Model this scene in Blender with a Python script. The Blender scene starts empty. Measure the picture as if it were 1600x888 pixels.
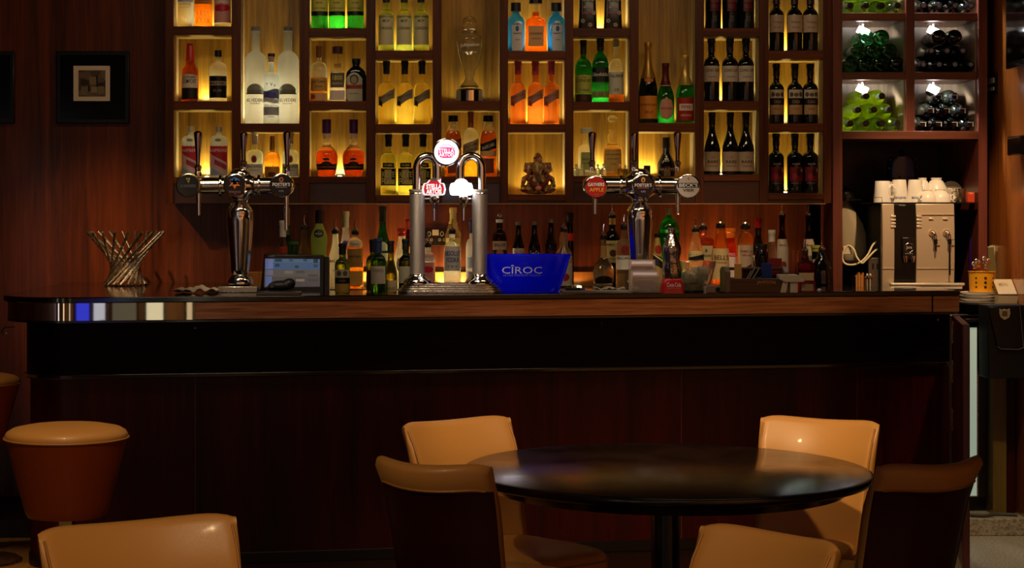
import bpy, bmesh, math, random
from mathutils import Vector, Matrix
random.seed(7)
SC = bpy.context.scene
COL = SC.collection
# ------------------------------------------------------------------ camera
F = 2930.0; CX = 660.0; HZ = 328.0; ZC = 1.54       # focal length (px), principal column, horizon row, eye height
cam_d = bpy.data.cameras.new('camera'); cam = bpy.data.objects.new('camera', cam_d); COL.objects.link(cam)
cam.location = (0, 0, ZC); cam.rotation_euler = (math.pi/2, 0, 0)
cam_d.sensor_width = 36; cam_d.lens = F/1600*36
cam_d.shift_x = (800-CX)/1600; cam_d.shift_y = -(444-HZ)/1600
cam_d.clip_start = 0.1; cam_d.clip_end = 60
SC.camera = cam
# ------------------------------------------------------------------ world + exposure
SC.view_settings.view_transform = 'Standard'; SC.view_settings.look = 'None'
SC.view_settings.exposure = 0.0; SC.view_settings.gamma = 1.0
try: SC.view_settings.use_curve_mapping = False
except Exception: pass
wd = bpy.data.worlds.new('bar_gloom'); SC.world = wd; wd.use_nodes = True
wd.node_tree.nodes['Background'].inputs[0].default_value = (1, .55, .3, 1)
wd.node_tree.nodes['Background'].inputs[1].default_value = 0.003
# ------------------------------------------------------------------ room lamps and added fill lights
def lamp(kind, name, loc, power, col, size=.1, aim=None, cone=60, blend=.6, sizey=None):
    l = bpy.data.lights.new(name, kind); l.energy = power; l.color = col
    if kind == 'AREA':
        l.size = size
        if sizey: l.shape = 'RECTANGLE'; l.size_y = sizey
    else: l.shadow_soft_size = size
    if kind == 'SPOT': l.spot_size = math.radians(cone); l.spot_blend = blend
    o = bpy.data.objects.new(name, l); COL.objects.link(o); o.location = loc
    if aim is not None: o.rotation_euler = (Vector(aim)-Vector(loc)).to_track_quat('-Z', 'Y').to_euler()
    return o
WARM = (1, .68, .35)
lamp('SPOT', 'downlight_table_back', (.35, 4.55, 2.9), 205, WARM, .05, (.75, 6.5, .6), 46, .7)
lamp('SPOT', 'downlight_table_right', (1.35, 4.7, 2.9), 95, WARM, .05, (1.35, 6.4, .6), 40, .8)
lamp('SPOT', 'downlight_front_right', (.35, 2.6, 2.9), 80, WARM, .05, (.8, 4.2, .6), 34, .8)
lamp('SPOT', 'downlight_front_left', (-.15, 2.7, 2.9), 90, WARM, .05, (-.7, 4.3, .6), 36, .8)
lamp('SPOT', 'downlight_stool', (-1.2, 5.6, 2.9), 75, WARM, .05, (-1.25, 6.5, .7), 46, .7)
lamp('SPOT', 'downlight_stool_front', (-.9, 3.6, 2.9), 42, WARM, .05, (-1.2, 6.3, .62), 14, .7)  # added spot that lifts the drum side from the front
lamp('SPOT', 'downlight_seat_left', (-1.3, 3.8, 2.9), 60, WARM, .04, (.45, 5.7, .5), 20, .6)
lamp('AREA', 'ceiling_lamp_room_end', (.5, -1.3, 3.2), 70, (1, .66, .36), 3.0, (.5, -2.5, .6), sizey=.4)  # added strip light washing the unseen end wall for metal to reflect
lamp('SPOT', 'downlight_side_wall', (-2.7, 7.5, 3.3), 250, (1, .55, .22), .04, (-1.42, 9.5, .92), 29, 1.0)
lamp('AREA', 'ceiling_lamp_over_counter', (-.6, 7.2, 3.3), 7, (1, .74, .45), 1.2, (-.6, 9.4, 1.3), sizey=.15)  # added overhead strip, gives highlights on chrome and bottle fronts
lamp('AREA', 'ceiling_lamp_over_taps', (1.3, 7.3, 3.3), 7, (1, .74, .45), 1.2, (1.3, 9.4, 1.3), sizey=.15)  # second added strip, for long highlights along the tap manifolds
for n_, x_, y_ in (('left', -.80, 8.42), ('middle', .12, 8.36), ('right', .98, 8.56)):
    lamp('SPOT', 'downlight_%s_taps' % n_, (x_-.5, y_-1.9, 3.0), 95, (1, .80, .58), .07, (x_, y_, 1.4), 17, .6)
lamp('SPOT', 'downlight_rod_bowl', (-2.0, 7.6, 3.0), 60, (1, .78, .5), .07, (-1.45, 9.16, 1.3), 15, .9)  # added spot brightening the chrome rods of the bowl
lamp('SPOT', 'downlight_back_bar', (1.4, 7.2, 3.2), 80, (1, .76, .5), .06, (1.45, 9.3, 1.25), 22, .9)
lamp('AREA', 'ceiling_lamp_room_side', (6.2, -1.3, 3.2), 190, (1, .62, .32), 6.0, (6.2, -2.5, .6), sizey=.4)  # added strip lighting the unseen wall that the copper band mirrors
lamp('SPOT', 'downlight_coffee', (2.35, 8.0, 3.1), 190, (1, .66, .36), .04, (2.5, 9.3, 1.35), 34, .7)
lamp('SPOT', 'downlight_service_floor', (2.7, 7.6, 2.9), 90, (1, .8, .5), .05, (2.7, 8.6, 0), 30, .8)
# ------------------------------------------------------------------ helpers
def hx(s):
    s = s.lstrip('#'); c = [int(s[i:i+2], 16)/255 for i in (0, 2, 4)]
    return tuple(x/12.92 if x <= .04045 else ((x+.055)/1.055)**2.4 for x in c)
def W(px, D, py=None):
    X = (px-CX)/F*D
    return X if py is None else (X, D, ZC+(HZ-py)/F*D)
def ZY(py, D): return ZC+(HZ-py)/F*D
class MB:
    def __init__(s): s.v = []; s.f = []; s.m = []
    def add(s, vs, fs, mi=0):
        n = len(s.v); s.v += [tuple(p) for p in vs]; s.f += [tuple(i+n for i in f) for f in fs]; s.m += [mi]*len(fs); return s
    def box(s, x0, x1, y0, y1, z0, z1, mi=0):
        return s.add([(x0,y0,z0),(x1,y0,z0),(x1,y1,z0),(x0,y1,z0),(x0,y0,z1),(x1,y0,z1),(x1,y1,z1),(x0,y1,z1)],
                     [(0,3,2,1),(4,5,6,7),(0,1,5,4),(1,2,6,5),(2,3,7,6),(3,0,4,7)], mi)
    def prism(s, poly, z0, z1, mi=0):
        n = len(poly)
        return s.add([(x,y,z0) for x,y in poly]+[(x,y,z1) for x,y in poly],
                     [tuple(range(n))[::-1], tuple(range(n,2*n))]+[(i,(i+1)%n,(i+1)%n+n,i+n) for i in range(n)], mi)
    def loft(s, rings, cap=True, mi=0, closed=False):
        n = len(rings[0]); vs = [p for r in rings for p in r]; fs = []
        R = len(rings)
        for k in range(R-1+(1 if closed else 0)):
            a = k*n; b = ((k+1) % R)*n
            fs += [(a+i, a+(i+1)%n, b+(i+1)%n, b+i) for i in range(n)]
        if cap and not closed: fs += [tuple(range(n))[::-1], tuple(range((R-1)*n, R*n))]
        return s.add(vs, fs, mi)
    def lathe(s, prof, n=24, c=(0,0,0), ax='z', mi=0, cap=True):
        rings = []
        for z, r in prof:
            ring = []
            for i in range(n):
                a = 2*math.pi*i/n; x = r*math.cos(a); y = r*math.sin(a)
                p = (x,y,z) if ax == 'z' else ((x,z,y) if ax == 'y' else (z,x,y))
                ring.append((p[0]+c[0], p[1]+c[1], p[2]+c[2]))
            rings.append(ring)
        return s.loft(rings, cap, mi)
    def tube(s, pts, r, n=8, closed=False, mi=0):
        P = [Vector(p) for p in pts]; N = len(P); rr = r if isinstance(r, (list, tuple)) else [r]*N
        up = None; rings = []
        for i in range(N):
            if closed: t = P[(i+1)%N]-P[i-1]
            else: t = P[min(i+1,N-1)]-P[max(i-1,0)]
            t.normalize()
            if up is None:
                up = Vector((0,0,1)) if abs(t.z) < .9 else Vector((1,0,0))
            sd = t.cross(up)
            if sd.length < 1e-6: up = Vector((0,1,0)); sd = t.cross(up)
            sd.normalize(); up = sd.cross(t).normalized()
            rings.append([tuple(P[i]+sd*rr[i]*math.cos(2*math.pi*k/n)+up*rr[i]*math.sin(2*math.pi*k/n)) for k in range(n)])
        return s.loft(rings, True, mi, closed)
    def ell(s, c, rx, ry=None, rz=None, n=14, rot=None):
        ry = ry or rx; rz = rz or rx; m = MB(); k = n//2+1
        m.lathe([(math.sin(t), max(math.cos(t), 1e-4)) for t in [(-.5+i/k)*math.pi for i in range(k+1)]], n)
        vs = [Vector((x*rx, y*ry, z*rz)) for x,y,z in m.v]
        if rot: 
            R = Matrix.Rotation(math.radians(rot[1]), 3, rot[0]); vs = [R@v for v in vs]
        return s.add([(v.x+c[0], v.y+c[1], v.z+c[2]) for v in vs], m.f)
    def xf(s, M):
        s.v = [tuple(M@Vector(p)) for p in s.v]; return s
    def build(s, name, mat, parent=None, bevel=0, angle=35, loc=None, smooth=True, seg=2):
        me = bpy.data.meshes.new(name); me.from_pydata(s.v, [], s.f)
        mats = mat if isinstance(mat, (list, tuple)) else [mat]
        for m in mats: me.materials.append(m)
        for p, mi in zip(me.polygons, s.m): p.material_index = mi
        bm = bmesh.new(); bm.from_mesh(me); bmesh.ops.recalc_face_normals(bm, faces=bm.faces); bm.to_mesh(me); bm.free()
        if smooth:
            me.polygons.foreach_set('use_smooth', [True]*len(me.polygons))
            me.set_sharp_from_angle(angle=math.radians(angle))
        o = bpy.data.objects.new(name, me); COL.objects.link(o)
        if parent is not None: o.parent = parent
        if loc: o.location = loc
        if bevel:
            b = o.modifiers.new('bevel', 'BEVEL'); b.width = bevel; b.segments = seg; b.limit_method = 'ANGLE'; b.harden_normals = False
        return o
def thing(name, label, cat, loc=(0,0,0), rz=0, group=None):
    o = bpy.data.objects.new(name, None); COL.objects.link(o); o.empty_display_size = .05
    o.location = loc; o.rotation_euler = (0,0,rz)
    return tag(o, label, cat, group)
def tag(o, label, cat, group=None):
    o['label'] = label; o['category'] = cat
    if group: o['group'] = group
    return o
def struct(o): o['kind'] = 'structure'; return o
def copy_tree(o, parent=None):
    c = o.copy(); COL.objects.link(c)
    if parent is not None: c.parent = parent
    for ch in list(o.children): copy_tree(ch, c)
    return c
def dup(o, loc, label, rz=None, group=None):
    c = copy_tree(o); c.location = loc; c['label'] = label
    if rz is not None: c.rotation_euler = (0,0,rz)
    if group: c['group'] = group
    return c
# ------------------------------------------------------------------ materials
_M = {}
def pm(col, rough=.5, metal=0, coat=0, spec=.5, emit=None, es=1, trans=0, ior=1.45, tl=0, alpha=1, name=None, bump=0, bscale=60):
    c = hx(col) if isinstance(col, str) else col
    key = (c, rough, metal, coat, spec, emit, es, trans, ior, tl, alpha, bump, bscale)
    if key in _M: return _M[key]
    m = bpy.data.materials.new(name or 'finish'); m.use_nodes = True; nt = m.node_tree; b = nt.nodes['Principled BSDF']
    b.inputs['Base Color'].default_value = (*c, 1); b.inputs['Roughness'].default_value = rough
    b.inputs['Metallic'].default_value = metal; b.inputs['Coat Weight'].default_value = coat; b.inputs['Coat Roughness'].default_value = .08
    b.inputs['Specular IOR Level'].default_value = spec; b.inputs['Transmission Weight'].default_value = trans; b.inputs['IOR'].default_value = ior
    b.inputs['Alpha'].default_value = alpha
    if emit:
        e = hx(emit) if isinstance(emit, str) else emit
        b.inputs['Emission Color'].default_value = (*e, 1); b.inputs['Emission Strength'].default_value = es
    # slight surface variation keeps every finish procedural
    nz = nt.nodes.new('ShaderNodeTexNoise'); nz.inputs['Scale'].default_value = bscale; tc = nt.nodes.new('ShaderNodeTexCoord')
    nt.links.new(tc.outputs['Object'], nz.inputs['Vector'])
    mr = nt.nodes.new('ShaderNodeMapRange'); mr.inputs['To Min'].default_value = max(rough*.85, 0); mr.inputs['To Max'].default_value = min(rough*1.15+.005, 1)
    nt.links.new(nz.outputs['Fac'], mr.inputs['Value']); nt.links.new(mr.outputs['Result'], b.inputs['Roughness'])
    if bump:
        bp = nt.nodes.new('ShaderNodeBump'); bp.inputs['Strength'].default_value = bump; bp.inputs['Distance'].default_value = .002
        nt.links.new(nz.outputs['Fac'], bp.inputs['Height']); nt.links.new(bp.outputs['Normal'], b.inputs['Normal'])
    if tl:
        t = nt.nodes.new('ShaderNodeBsdfTranslucent'); t.inputs[0].default_value = (*c, 1)
        mx = nt.nodes.new('ShaderNodeMixShader'); mx.inputs[0].default_value = tl
        nt.links.new(b.outputs[0], mx.inputs[1]); nt.links.new(t.outputs[0], mx.inputs[2])
        nt.links.new(mx.outputs[0], nt.nodes['Material Output'].inputs['Surface'])
    _M[key] = m; return m
def wood(c1, c2, rough=.35, coat=.3, scale=9, axis='z', name='wood', bump=.12, spec=.5):
    m = bpy.data.materials.new(name); m.use_nodes = True; nt = m.node_tree; b = nt.nodes['Principled BSDF']; L = nt.links
    tc = nt.nodes.new('ShaderNodeTexCoord'); mp = nt.nodes.new('ShaderNodeMapping')
    s = {'z': (1,1,.05), 'x': (.05,1,1), 'y': (1,.05,1)}[axis]
    mp.inputs['Scale'].default_value = s; L.new(tc.outputs['Object'], mp.inputs['Vector'])
    n1 = nt.nodes.new('ShaderNodeTexNoise'); n1.inputs['Scale'].default_value = scale*7; n1.inputs['Detail'].default_value = 8; n1.inputs['Roughness'].default_value = .65; n1.inputs['Distortion'].default_value = .4
    n2 = nt.nodes.new('ShaderNodeTexNoise'); n2.inputs['Scale'].default_value = scale*.8; n2.inputs['Detail'].default_value = 3; n2.inputs['Distortion'].default_value = 1.2
    L.new(mp.outputs[0], n1.inputs['Vector']); L.new(mp.outputs[0], n2.inputs['Vector'])
    ad = nt.nodes.new('ShaderNodeMath'); ad.operation = 'ADD'; L.new(n1.outputs['Fac'], ad.inputs[0]); L.new(n2.outputs['Fac'], ad.inputs[1])
    hv = nt.nodes.new('ShaderNodeMath'); hv.operation = 'MULTIPLY'; hv.inputs[1].default_value = .5; L.new(ad.outputs[0], hv.inputs[0])
    cr = nt.nodes.new('ShaderNodeValToRGB'); cr.color_ramp.elements[0].position = .36; cr.color_ramp.elements[1].position = .64
    cr.color_ramp.elements[0].color = (*hx(c1), 1); cr.color_ramp.elements[1].color = (*hx(c2), 1)
    L.new(hv.outputs[0], cr.inputs[0]); L.new(cr.outputs[0], b.inputs['Base Color'])
    b.inputs['Roughness'].default_value = rough; b.inputs['Coat Weight'].default_value = coat; b.inputs['Coat Roughness'].default_value = .12; b.inputs['Specular IOR Level'].default_value = spec
    bp = nt.nodes.new('ShaderNodeBump'); bp.inputs['Strength'].default_value = bump; bp.inputs['Distance'].default_value = .001
    L.new(n1.outputs['Fac'], bp.inputs['Height']); L.new(bp.outputs[0], b.inputs['Normal'])
    return m
M_panel = wood('#381506', '#7a3810', .38, .08, 7, name='mahogany_panelling', spec=.3)
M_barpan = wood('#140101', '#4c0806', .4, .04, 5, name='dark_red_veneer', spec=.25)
M_shelf = wood('#381505', '#7a3c12', .45, 0, 8, 'x', name='walnut_shelf_edge', spec=.25)
M_shelfv = wood('#341204', '#6a3210', .45, 0, 8, 'z', name='walnut_upright', spec=.25)
M_oak = wood('#6c480c', '#c69322', .5, 0, 9, name='oak_niche_lining')
M_oakx = wood('#9a7c34', '#cca858', .5, 0, 9, 'x', name='oak_niche_board')
M_gold = wood('#80501c', '#a8702c', .25, .4, 6, name='golden_panel')
M_black = pm('#050505', .25, coat=.3, name='black_lacquer')
M_blackm = pm('#070606', .6, name='matt_black')
M_chrome = pm('#efe8e0', .13, 1, name='polished_chrome')
M_steel = pm('#b9ae9c', .28, 1, name='brushed_steel')
M_frost = pm('#d8d0c6', .5, 1, bump=.6, bscale=420, name='beaded_steel')
M_stool = pm('#a84a14', .42, coat=.1, bump=.08, bscale=220, name='russet_leather')
M_leather = pm('#c48c4a', .42, coat=.05, bump=.08, bscale=220, name='tan_leather')
lamp('SPOT', 'downlight_far_stool', (-2.4, 7.5, 3.0), 30, WARM, .05, (-1.95, 8.2, .8), 18, .6)  # added spot to light the seat of the rear stool
lamp('SPOT', 'downlight_parquet', (-1.5, 6.4, 2.9), 60, WARM, .05, (-1.85, 7.9, 0), 20, .6)  # added spot to brighten the floor at lower left
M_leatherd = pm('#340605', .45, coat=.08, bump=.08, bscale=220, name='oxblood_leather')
M_pipe = pm('#a87434', .5, name='leather_piping')
M_darkwood = wood('#080403', '#180a06', .2, .6, 6, 'x', name='ebonised_wood')
M_white = pm('#e8e2d6', .35, name='white_ceramic')
M_cream = pm('#e9dfc4', .6, name='cream_paper')
M_gw = pm('#ffffff', .4, name='white_print')
# ------------------------------------------------------------------ lettering
_T = {}
def txt(s, bold=.012):
    if (s, bold) in _T: return _T[(s, bold)]
    cu = bpy.data.curves.new('lettering', 'FONT'); cu.body = s; cu.resolution_u = 2; cu.offset = bold
    ob = bpy.data.objects.new('lettering', cu); COL.objects.link(ob)
    dg = bpy.context.evaluated_depsgraph_get(); dg.update()
    me = bpy.data.meshes.new_from_object(ob.evaluated_get(dg))
    vs = [v.co.copy() for v in me.vertices]; fs = [tuple(p.vertices) for p in me.polygons]
    bpy.data.objects.remove(ob); bpy.data.curves.remove(cu); bpy.data.meshes.remove(me)
    x0 = min(v.x for v in vs); x1 = max(v.x for v in vs); y0 = min(v.y for v in vs); y1 = max(v.y for v in vs)
    vs = [((v.x-(x0+x1)/2)/(x1-x0), (v.y-(y0+y1)/2)/(y1-y0)) for v in vs]
    _T[(s, bold)] = (vs, fs); return _T[(s, bold)]
def flat_text(name, s, w, h, c, mat, parent, bold=.012, skew=0, M=None, arc=0):
    vs, fs = txt(s, bold)
    m = MB(); m.add([(c[0]+x*w, c[1], c[2]+y*h+skew*x*w-arc*(x*x)*w) for x, y in vs], fs)
    if M: m.xf(M)
    return m.build(name, mat, parent, smooth=False)
# ================================================================== SETTING
YW = 9.55; YS = 9.30; XR = 2.86
ZB = 1.15                                   # back bar working surface
ZT = 1.17                                   # counter top surface
def tile_mat():
    m = bpy.data.materials.new('pale_stone_tile'); m.use_nodes = True; nt = m.node_tree; b = nt.nodes['Principled BSDF']; L = nt.links
    tc = nt.nodes.new('ShaderNodeTexCoord'); n = nt.nodes.new('ShaderNodeTexNoise'); n.inputs['Scale'].default_value = 90; n.inputs['Detail'].default_value = 4
    L.new(tc.outputs['Object'], n.inputs['Vector']); cr = nt.nodes.new('ShaderNodeValToRGB')
    cr.color_ramp.elements[0].position = .35; cr.color_ramp.elements[1].position = .6
    cr.color_ramp.elements[0].color = (*hx('#8a7c66'), 1); cr.color_ramp.elements[1].color = (*hx('#c3b69c'), 1)
    L.new(n.outputs['Fac'], cr.inputs[0]); L.new(cr.outputs[0], b.inputs['Base Color']); b.inputs['Roughness'].default_value = .35
    return m
M_tile = tile_mat()
M_parq = wood('#8a5a22', '#d09a4c', .3, .3, 4, 'y', name='oak_parquet')
M_floor = wood('#1c0c06', '#3a1c0e', .35, .2, 4, 'x', name='dark_floorboards')
m = MB(); m.box(-1.55, 2.2, -2.5, 9.0, -.05, 0, 0); m.box(-5, -1.55, -2.5, 9.0, -.05, 0, 1); m.box(2.2, 12, -2.5, 9.0, -.05, 0, 2)
struct(m.build('floor', [M_floor, M_parq, M_tile], smooth=False))
m = MB(); m.box(-5, -1.70, 8.80, 10.1, 0, .08)
struct(m.build('trim_plinth', pm('#1a0a05', .5), smooth=False))
m = MB(); m.box(-1.70, XR, 8.85, 10.1, 0, .08)
struct(m.build('trim_kerb', M_tile, smooth=False, bevel=.004))
# rear wall: vertical mahogany panels with fine joints
m = MB(); m.box(-5, 1.98, YW, YW+.08, .08, 3.4)
struct(m.build('wall_back', M_panel, smooth=False))
m = MB(); m.box(1.98, 4.6, 10.0, 10.08, .08, 3.4); m.box(1.96, 1.98, YW, 10.08, .08, 3.4)
struct(m.build('wall_recess', wood('#1c0a05', '#34160b', .5, .05, 6, name='recess_veneer'), smooth=False))
m = MB(); m.box(XR, XR+.08, 8.2, 10.0, 0, 3.4)
struct(m.build('wall_right', wood('#8a4a18', '#b8692a', .22, .6, 3, name='glossy_cherry_panel', spec=.6), smooth=False))
m = MB(); m.box(-5.08, -5, -2.5, 10.1, 0, 3.4); struct(m.build('wall_left', M_panel, smooth=False))
m = MB(); m.box(-5, 12, -2.58, -2.5, 0, 3.4); struct(m.build('wall_front', pm('#9a7450', .8), smooth=False))
# added glowing strips behind the viewer, placed to streak the polished metal
for i, (x0, x1, c, s) in enumerate([(-4.6,-4.2,'#e8ecf4',1.6), (-2.9,-2.5,'#ffe6b8',1.2), (-1.2,-.9,'#fff0d0',.7), (-.24,-.06,'#4048ff',1.0), (.0,.16,'#e8ecff',.8), (.26,.60,'#c8b898',.22), (.74,.98,'#fff0c8',1.0), (1.32,1.40,'#ffe0b0',.8)]):
    m = MB(); m.box(x0, x1, -2.5, -2.46, .2, 2.3, 0)
    for a, b in ((x0-.03, x0), (x1, x1+.03)): m.box(a, b, -2.5, -2.44, .15, 2.35, 1)
    struct(m.build('window_%d' % (i+1), [pm('#111111', .1, emit=c, es=s), pm('#2a1408', .5)], smooth=False))
# ------------------------------------------------------------------ counter (plan runs slightly askew to the shelves)
A = Vector((-.983, 8.0)); Bp = Vector((2.467, 8.605)); du = (Bp-A).normalized(); nn = Vector((du.y, -du.x))
UE = (Bp-A).length
def CP(u, w=0): p = A+du*u-nn*w; return p.x, p.y          # w: distance behind the front edge
def CU(px, w=0):                                           # u along the counter that projects to column px
    lo, hi = -1.2, 5
    for _ in range(40):
        mi = (lo+hi)/2; x, y = CP(mi, w)
        if CX+x/y*F < px: lo = mi
        else: hi = mi
    return lo
R0 = .30
U1 = -.50
def counter_poly(o, uend, depth=.5, closed=True, seg=14, tail=9.54, ret=.84):
    """outline inset by o: front run, rounded left corner, left side back to the wall, then the inner edge"""
    pts = [CP(uend, o)]
    c = A+du*U1-nn*R0; r = R0-o
    a0 = math.atan2(nn.y, nn.x); a1 = -math.pi
    for i in range(seg+1):
        a = a0+(a1-a0)*i/seg; pts.append((c.x+r*math.cos(a), c.y+r*math.sin(a)))
    xl = c.x-r
    pts.append((xl, tail)); pts.append((xl+o+ret, tail))
    q = A-nn*depth; t = (xl+o+ret-q.x)/du.x; pts.append((xl+o+ret, q.y+du.y*t)); pts.append(CP(uend, depth))
    return pts
ct = thing('bar_counter', 'long dark bar counter with rounded left end and glossy black top carrying the beer taps', 'bar counter', (-.3, 8.4, 0))
OFF = Vector((.3, -8.4, 0))
def cbuild(mb, name, mat, bevel=0, **k): mb.xf(Matrix.Translation(OFF)); return mb.build(name, mat, ct, bevel=bevel, **k)
m = MB(); m.prism(counter_poly(0, UE), 1.145, ZT)
top = cbuild(m, 'counter_top', pm('#0b0504', .10, spec=.6, coat=.4, name='polished_black_top'), .004)
M_band = bpy.data.materials.new('lacquered_copper_band'); M_band.use_nodes = True
nt = M_band.node_tree; b = nt.nodes['Principled BSDF']; tc = nt.nodes.new('ShaderNodeTexCoord'); mp = nt.nodes.new('ShaderNodeMapping'); mp.inputs['Scale'].default_value = (.6, .6, 14)
nz = nt.nodes.new('ShaderNodeTexNoise'); nz.inputs['Scale'].default_value = 7; nz.inputs['Detail'].default_value = 7; nz.inputs['Distortion'].default_value = .6
nt.links.new(tc.outputs['Object'], mp.inputs['Vector']); nt.links.new(mp.outputs[0], nz.inputs['Vector'])
cr = nt.nodes.new('ShaderNodeValToRGB'); cr.color_ramp.elements[0].position = .3; cr.color_ramp.elements[1].position = .7
cr.color_ramp.elements[0].color = (*hx('#84604a'), 1); cr.color_ramp.elements[1].color = (*hx('#c49a7c'), 1)
nt.links.new(nz.outputs['Fac'], cr.inputs[0]); nt.links.new(cr.outputs[0], b.inputs['Base Color'])
b.inputs['Metallic'].default_value = .8; b.inputs['Roughness'].default_value = .28
# steel facing on the rounded end and first stretch, copper-brown beyond
def strip(mb, o, z0, z1, pts, th=.006, mi=0):
    """thin facing along a polyline given as list of (x,y); thickness to the inside"""
    P = [Vector(p) for p in pts]; inner = []
    for i, p in enumerate(P):
        t = (P[min(i+1, len(P)-1)]-P[max(i-1, 0)]).normalized(); nrm = Vector((t.y, -t.x)); inner.append(p+nrm*th)
    poly = [tuple(p) for p in P]+[tuple(p) for p in inner[::-1]]
    mb.prism(poly, z0, z1, mi)
ub = CU(305, .025)
body = counter_poly(.031, UE-.02)
m = MB(); m.prism(body, 1.068, 1.145); cbuild(m, 'counter_core', M_blackm)
cf = A+du*U1-nn*R0; a0 = math.atan2(nn.y, nn.x)
arc = [CP(ub, .025)]+[(cf.x+(R0-.025)*math.cos(a0+(-math.pi-a0)*i/18), cf.y+(R0-.025)*math.sin(a0+(-math.pi-a0)*i/18)) for i in range(19)]+[(cf.x-R0+.025, 9.5)]
m = MB(); strip(m, 0, 1.070, 1.144, arc, -.006); cbuild(m, 'steel_edge_band', pm('#cfc8bd', .02, 1), angle=50)
for k, (pa, pb) in enumerate([(305, 1456), (1458, 1499)]):
    m = MB(); ua, uc = CU(pa, .025), CU(pb, .025)
    m.prism([CP(ua, .025), CP(uc, .025), CP(uc, .031), CP(ua, .031)], 1.070, 1.144); cbuild(m, 'copper_edge_band', M_band, .0015)
m = MB(); strip(m, 0, 1.060, 1.069, [CP(UE-.02, .022)]+arc[1:], -.008); cbuild(m, 'edge_bead', pm('#1c0c06', .2, coat=.5))
ULP = CU(1484, .10)
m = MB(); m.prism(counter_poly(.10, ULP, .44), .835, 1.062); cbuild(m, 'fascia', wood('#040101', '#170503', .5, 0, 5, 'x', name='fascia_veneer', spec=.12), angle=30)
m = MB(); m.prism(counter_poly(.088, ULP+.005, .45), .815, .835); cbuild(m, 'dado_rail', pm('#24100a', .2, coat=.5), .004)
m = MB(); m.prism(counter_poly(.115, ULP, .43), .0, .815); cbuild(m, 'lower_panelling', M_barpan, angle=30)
for px in (305, 1065, 1340):
    u = CU(px, .11); m = MB(); m.prism([CP(u-.002, .1125), CP(u+.002, .1125), CP(u+.002, .12), CP(u-.002, .12)], .04, .812); cbuild(m, 'panel_joint', pm('#6a3218', .4))
for px in (305, 940, 1465):
    u = CU(px, .10); x, y = CP(u, .097); m = MB(); m.ell((x, y, 1.03), .006, n=8); cbuild(m, 'fixing_stud', M_steel)
m = MB(); m.prism(counter_poly(.108, ULP, .44), 0, .05); cbuild(m, 'kick_board', pm('#120705', .4), .003)
x, y = -1.79, 8.05
m = MB(); m.tube([(x+.04, y-.0, 1.035), (x, y-.015, 1.035), (x-.012, y-.02, 1.02), (x-.004, y-.02, 1.005), (x+.008, y-.015, 1.01)], .004); cbuild(m, 'bag_hook', M_chrome)
# open flap door at the right-hand end
D1 = (W(1487, 8.64), 8.64); D2 = (W(1504, 7.92), 7.92)
g = thing('counter_gate', 'tall red-brown gate panel standing open at the right end of the bar counter', 'gate', (D1[0], D1[1], 0))
v = Vector((D2[0]-D1[0], D2[1]-D1[1])); vn = Vector((v.y, -v.x)).normalized(); L = v.length
ang = math.atan2(v.y, v.x); Mr = Matrix.Rotation(ang, 4, 'Z'); 
m = MB(); m.box(0, L, 0, .03, .02, 1.055); m.xf(Mr); m.build('gate_panel', wood('#3a0f08', '#6a2414', .35, .2, 6, name='red_gate_veneer'), g, .003)
for zc in (.98, .80, .58, .30):
    m = MB(); m.box(.03, .045, -.004, .002, zc-.05, zc+.05); m.box(.045, .09, -.004, .002, zc+.035, zc+.05); m.box(.045, .08, -.004, .002, zc-.05, zc-.035)
    m.box(.06, .075, -.004, .002, zc-.008, zc+.008)
    m.xf(Mr); m.build('hinge', pm('#c49a6a', .3, 1), g)
# ------------------------------------------------------------------ back bar base
bb = thing('back_bar_unit', 'dark back bar base unit with a dark worktop under the bottle shelves', 'cabinet', (.3, 9.38, 0.08))
m = MB(); m.box(-1.25, 1.74, -.16, .165, ZB-.08-.03, ZB-.08); m.build('worktop', pm('#1a0d08', .15, coat=.5), bb, .003)
m = MB(); m.box(-1.24, 1.73, -.14, .165, 0, ZB-.11); m.build('cabinet_body', M_blackm, bb)
m = MB(); m.box(-1.24, 1.0, .14, .168, ZB-.08, ZB-.08+.075); m.build('lit_upstand', M_gold, bb, .002)
# ------------------------------------------------------------------ shelving
M_cream_oak = wood('#a08a58', '#cdb888', .5, 0, 9, name='pale_oak_lining')
colsx = [(271,362),(376,468),(483,572),(587,676),(690,781),(794,883),(896,984),(998,1087),(1100,1187),(1201,1287)]
X_ = lambda px: W(px, YS)
Z_ = lambda py: ZY(py, YS)
ODD = [(-90,41),(54.5,158),(171.5,277)]; 
rows = {0: ODD, 1: [(-30,193),(206,277)], 2: [(-90,44),(57,158),(171.5,276)], 3: [(-20,79),(92,194),(207,305)], 4: [(-60,158),(171.5,276)],
        5: [(-20,80),(93,194),(206.5,304)], 6: [(-90,44),(57,159),(172,275)], 7: [(-60,192),(206,276)], 8: [(-90,44),(57,158),(171,273)], 9: [(-20,79),(92,193),(206,302)]}
sh = thing('bottle_shelving', 'tall dark wooden shelving wall of lit oak-lined niches full of bottles behind the bar', 'shelving', (X_(258), YS, Z_(318)))
O = Vector(sh.location)
def sbox(name, mat, x0, x1, y0, y1, z0, z1, bevel=.0015):
    m = MB(); m.box(x0-O.x, x1-O.x, y0-O.y, y1-O.y, z0-O.z, z1-O.z); return m.build(name, mat, sh, bevel, smooth=False)
Zb, Zt = Z_(318), Z_(-110)
sbox('back_panel', M_oak, X_(262), X_(1300), YW-.02, YW-.002, Zb+.005, Zt, 0)
edges = [258]+[ (colsx[i][1], colsx[i+1][0]) for i in range(9)]
ups = [(258,271)]+[(colsx[i][1], colsx[i+1][0]) for i in range(9)]+[(1287,1300)]
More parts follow.
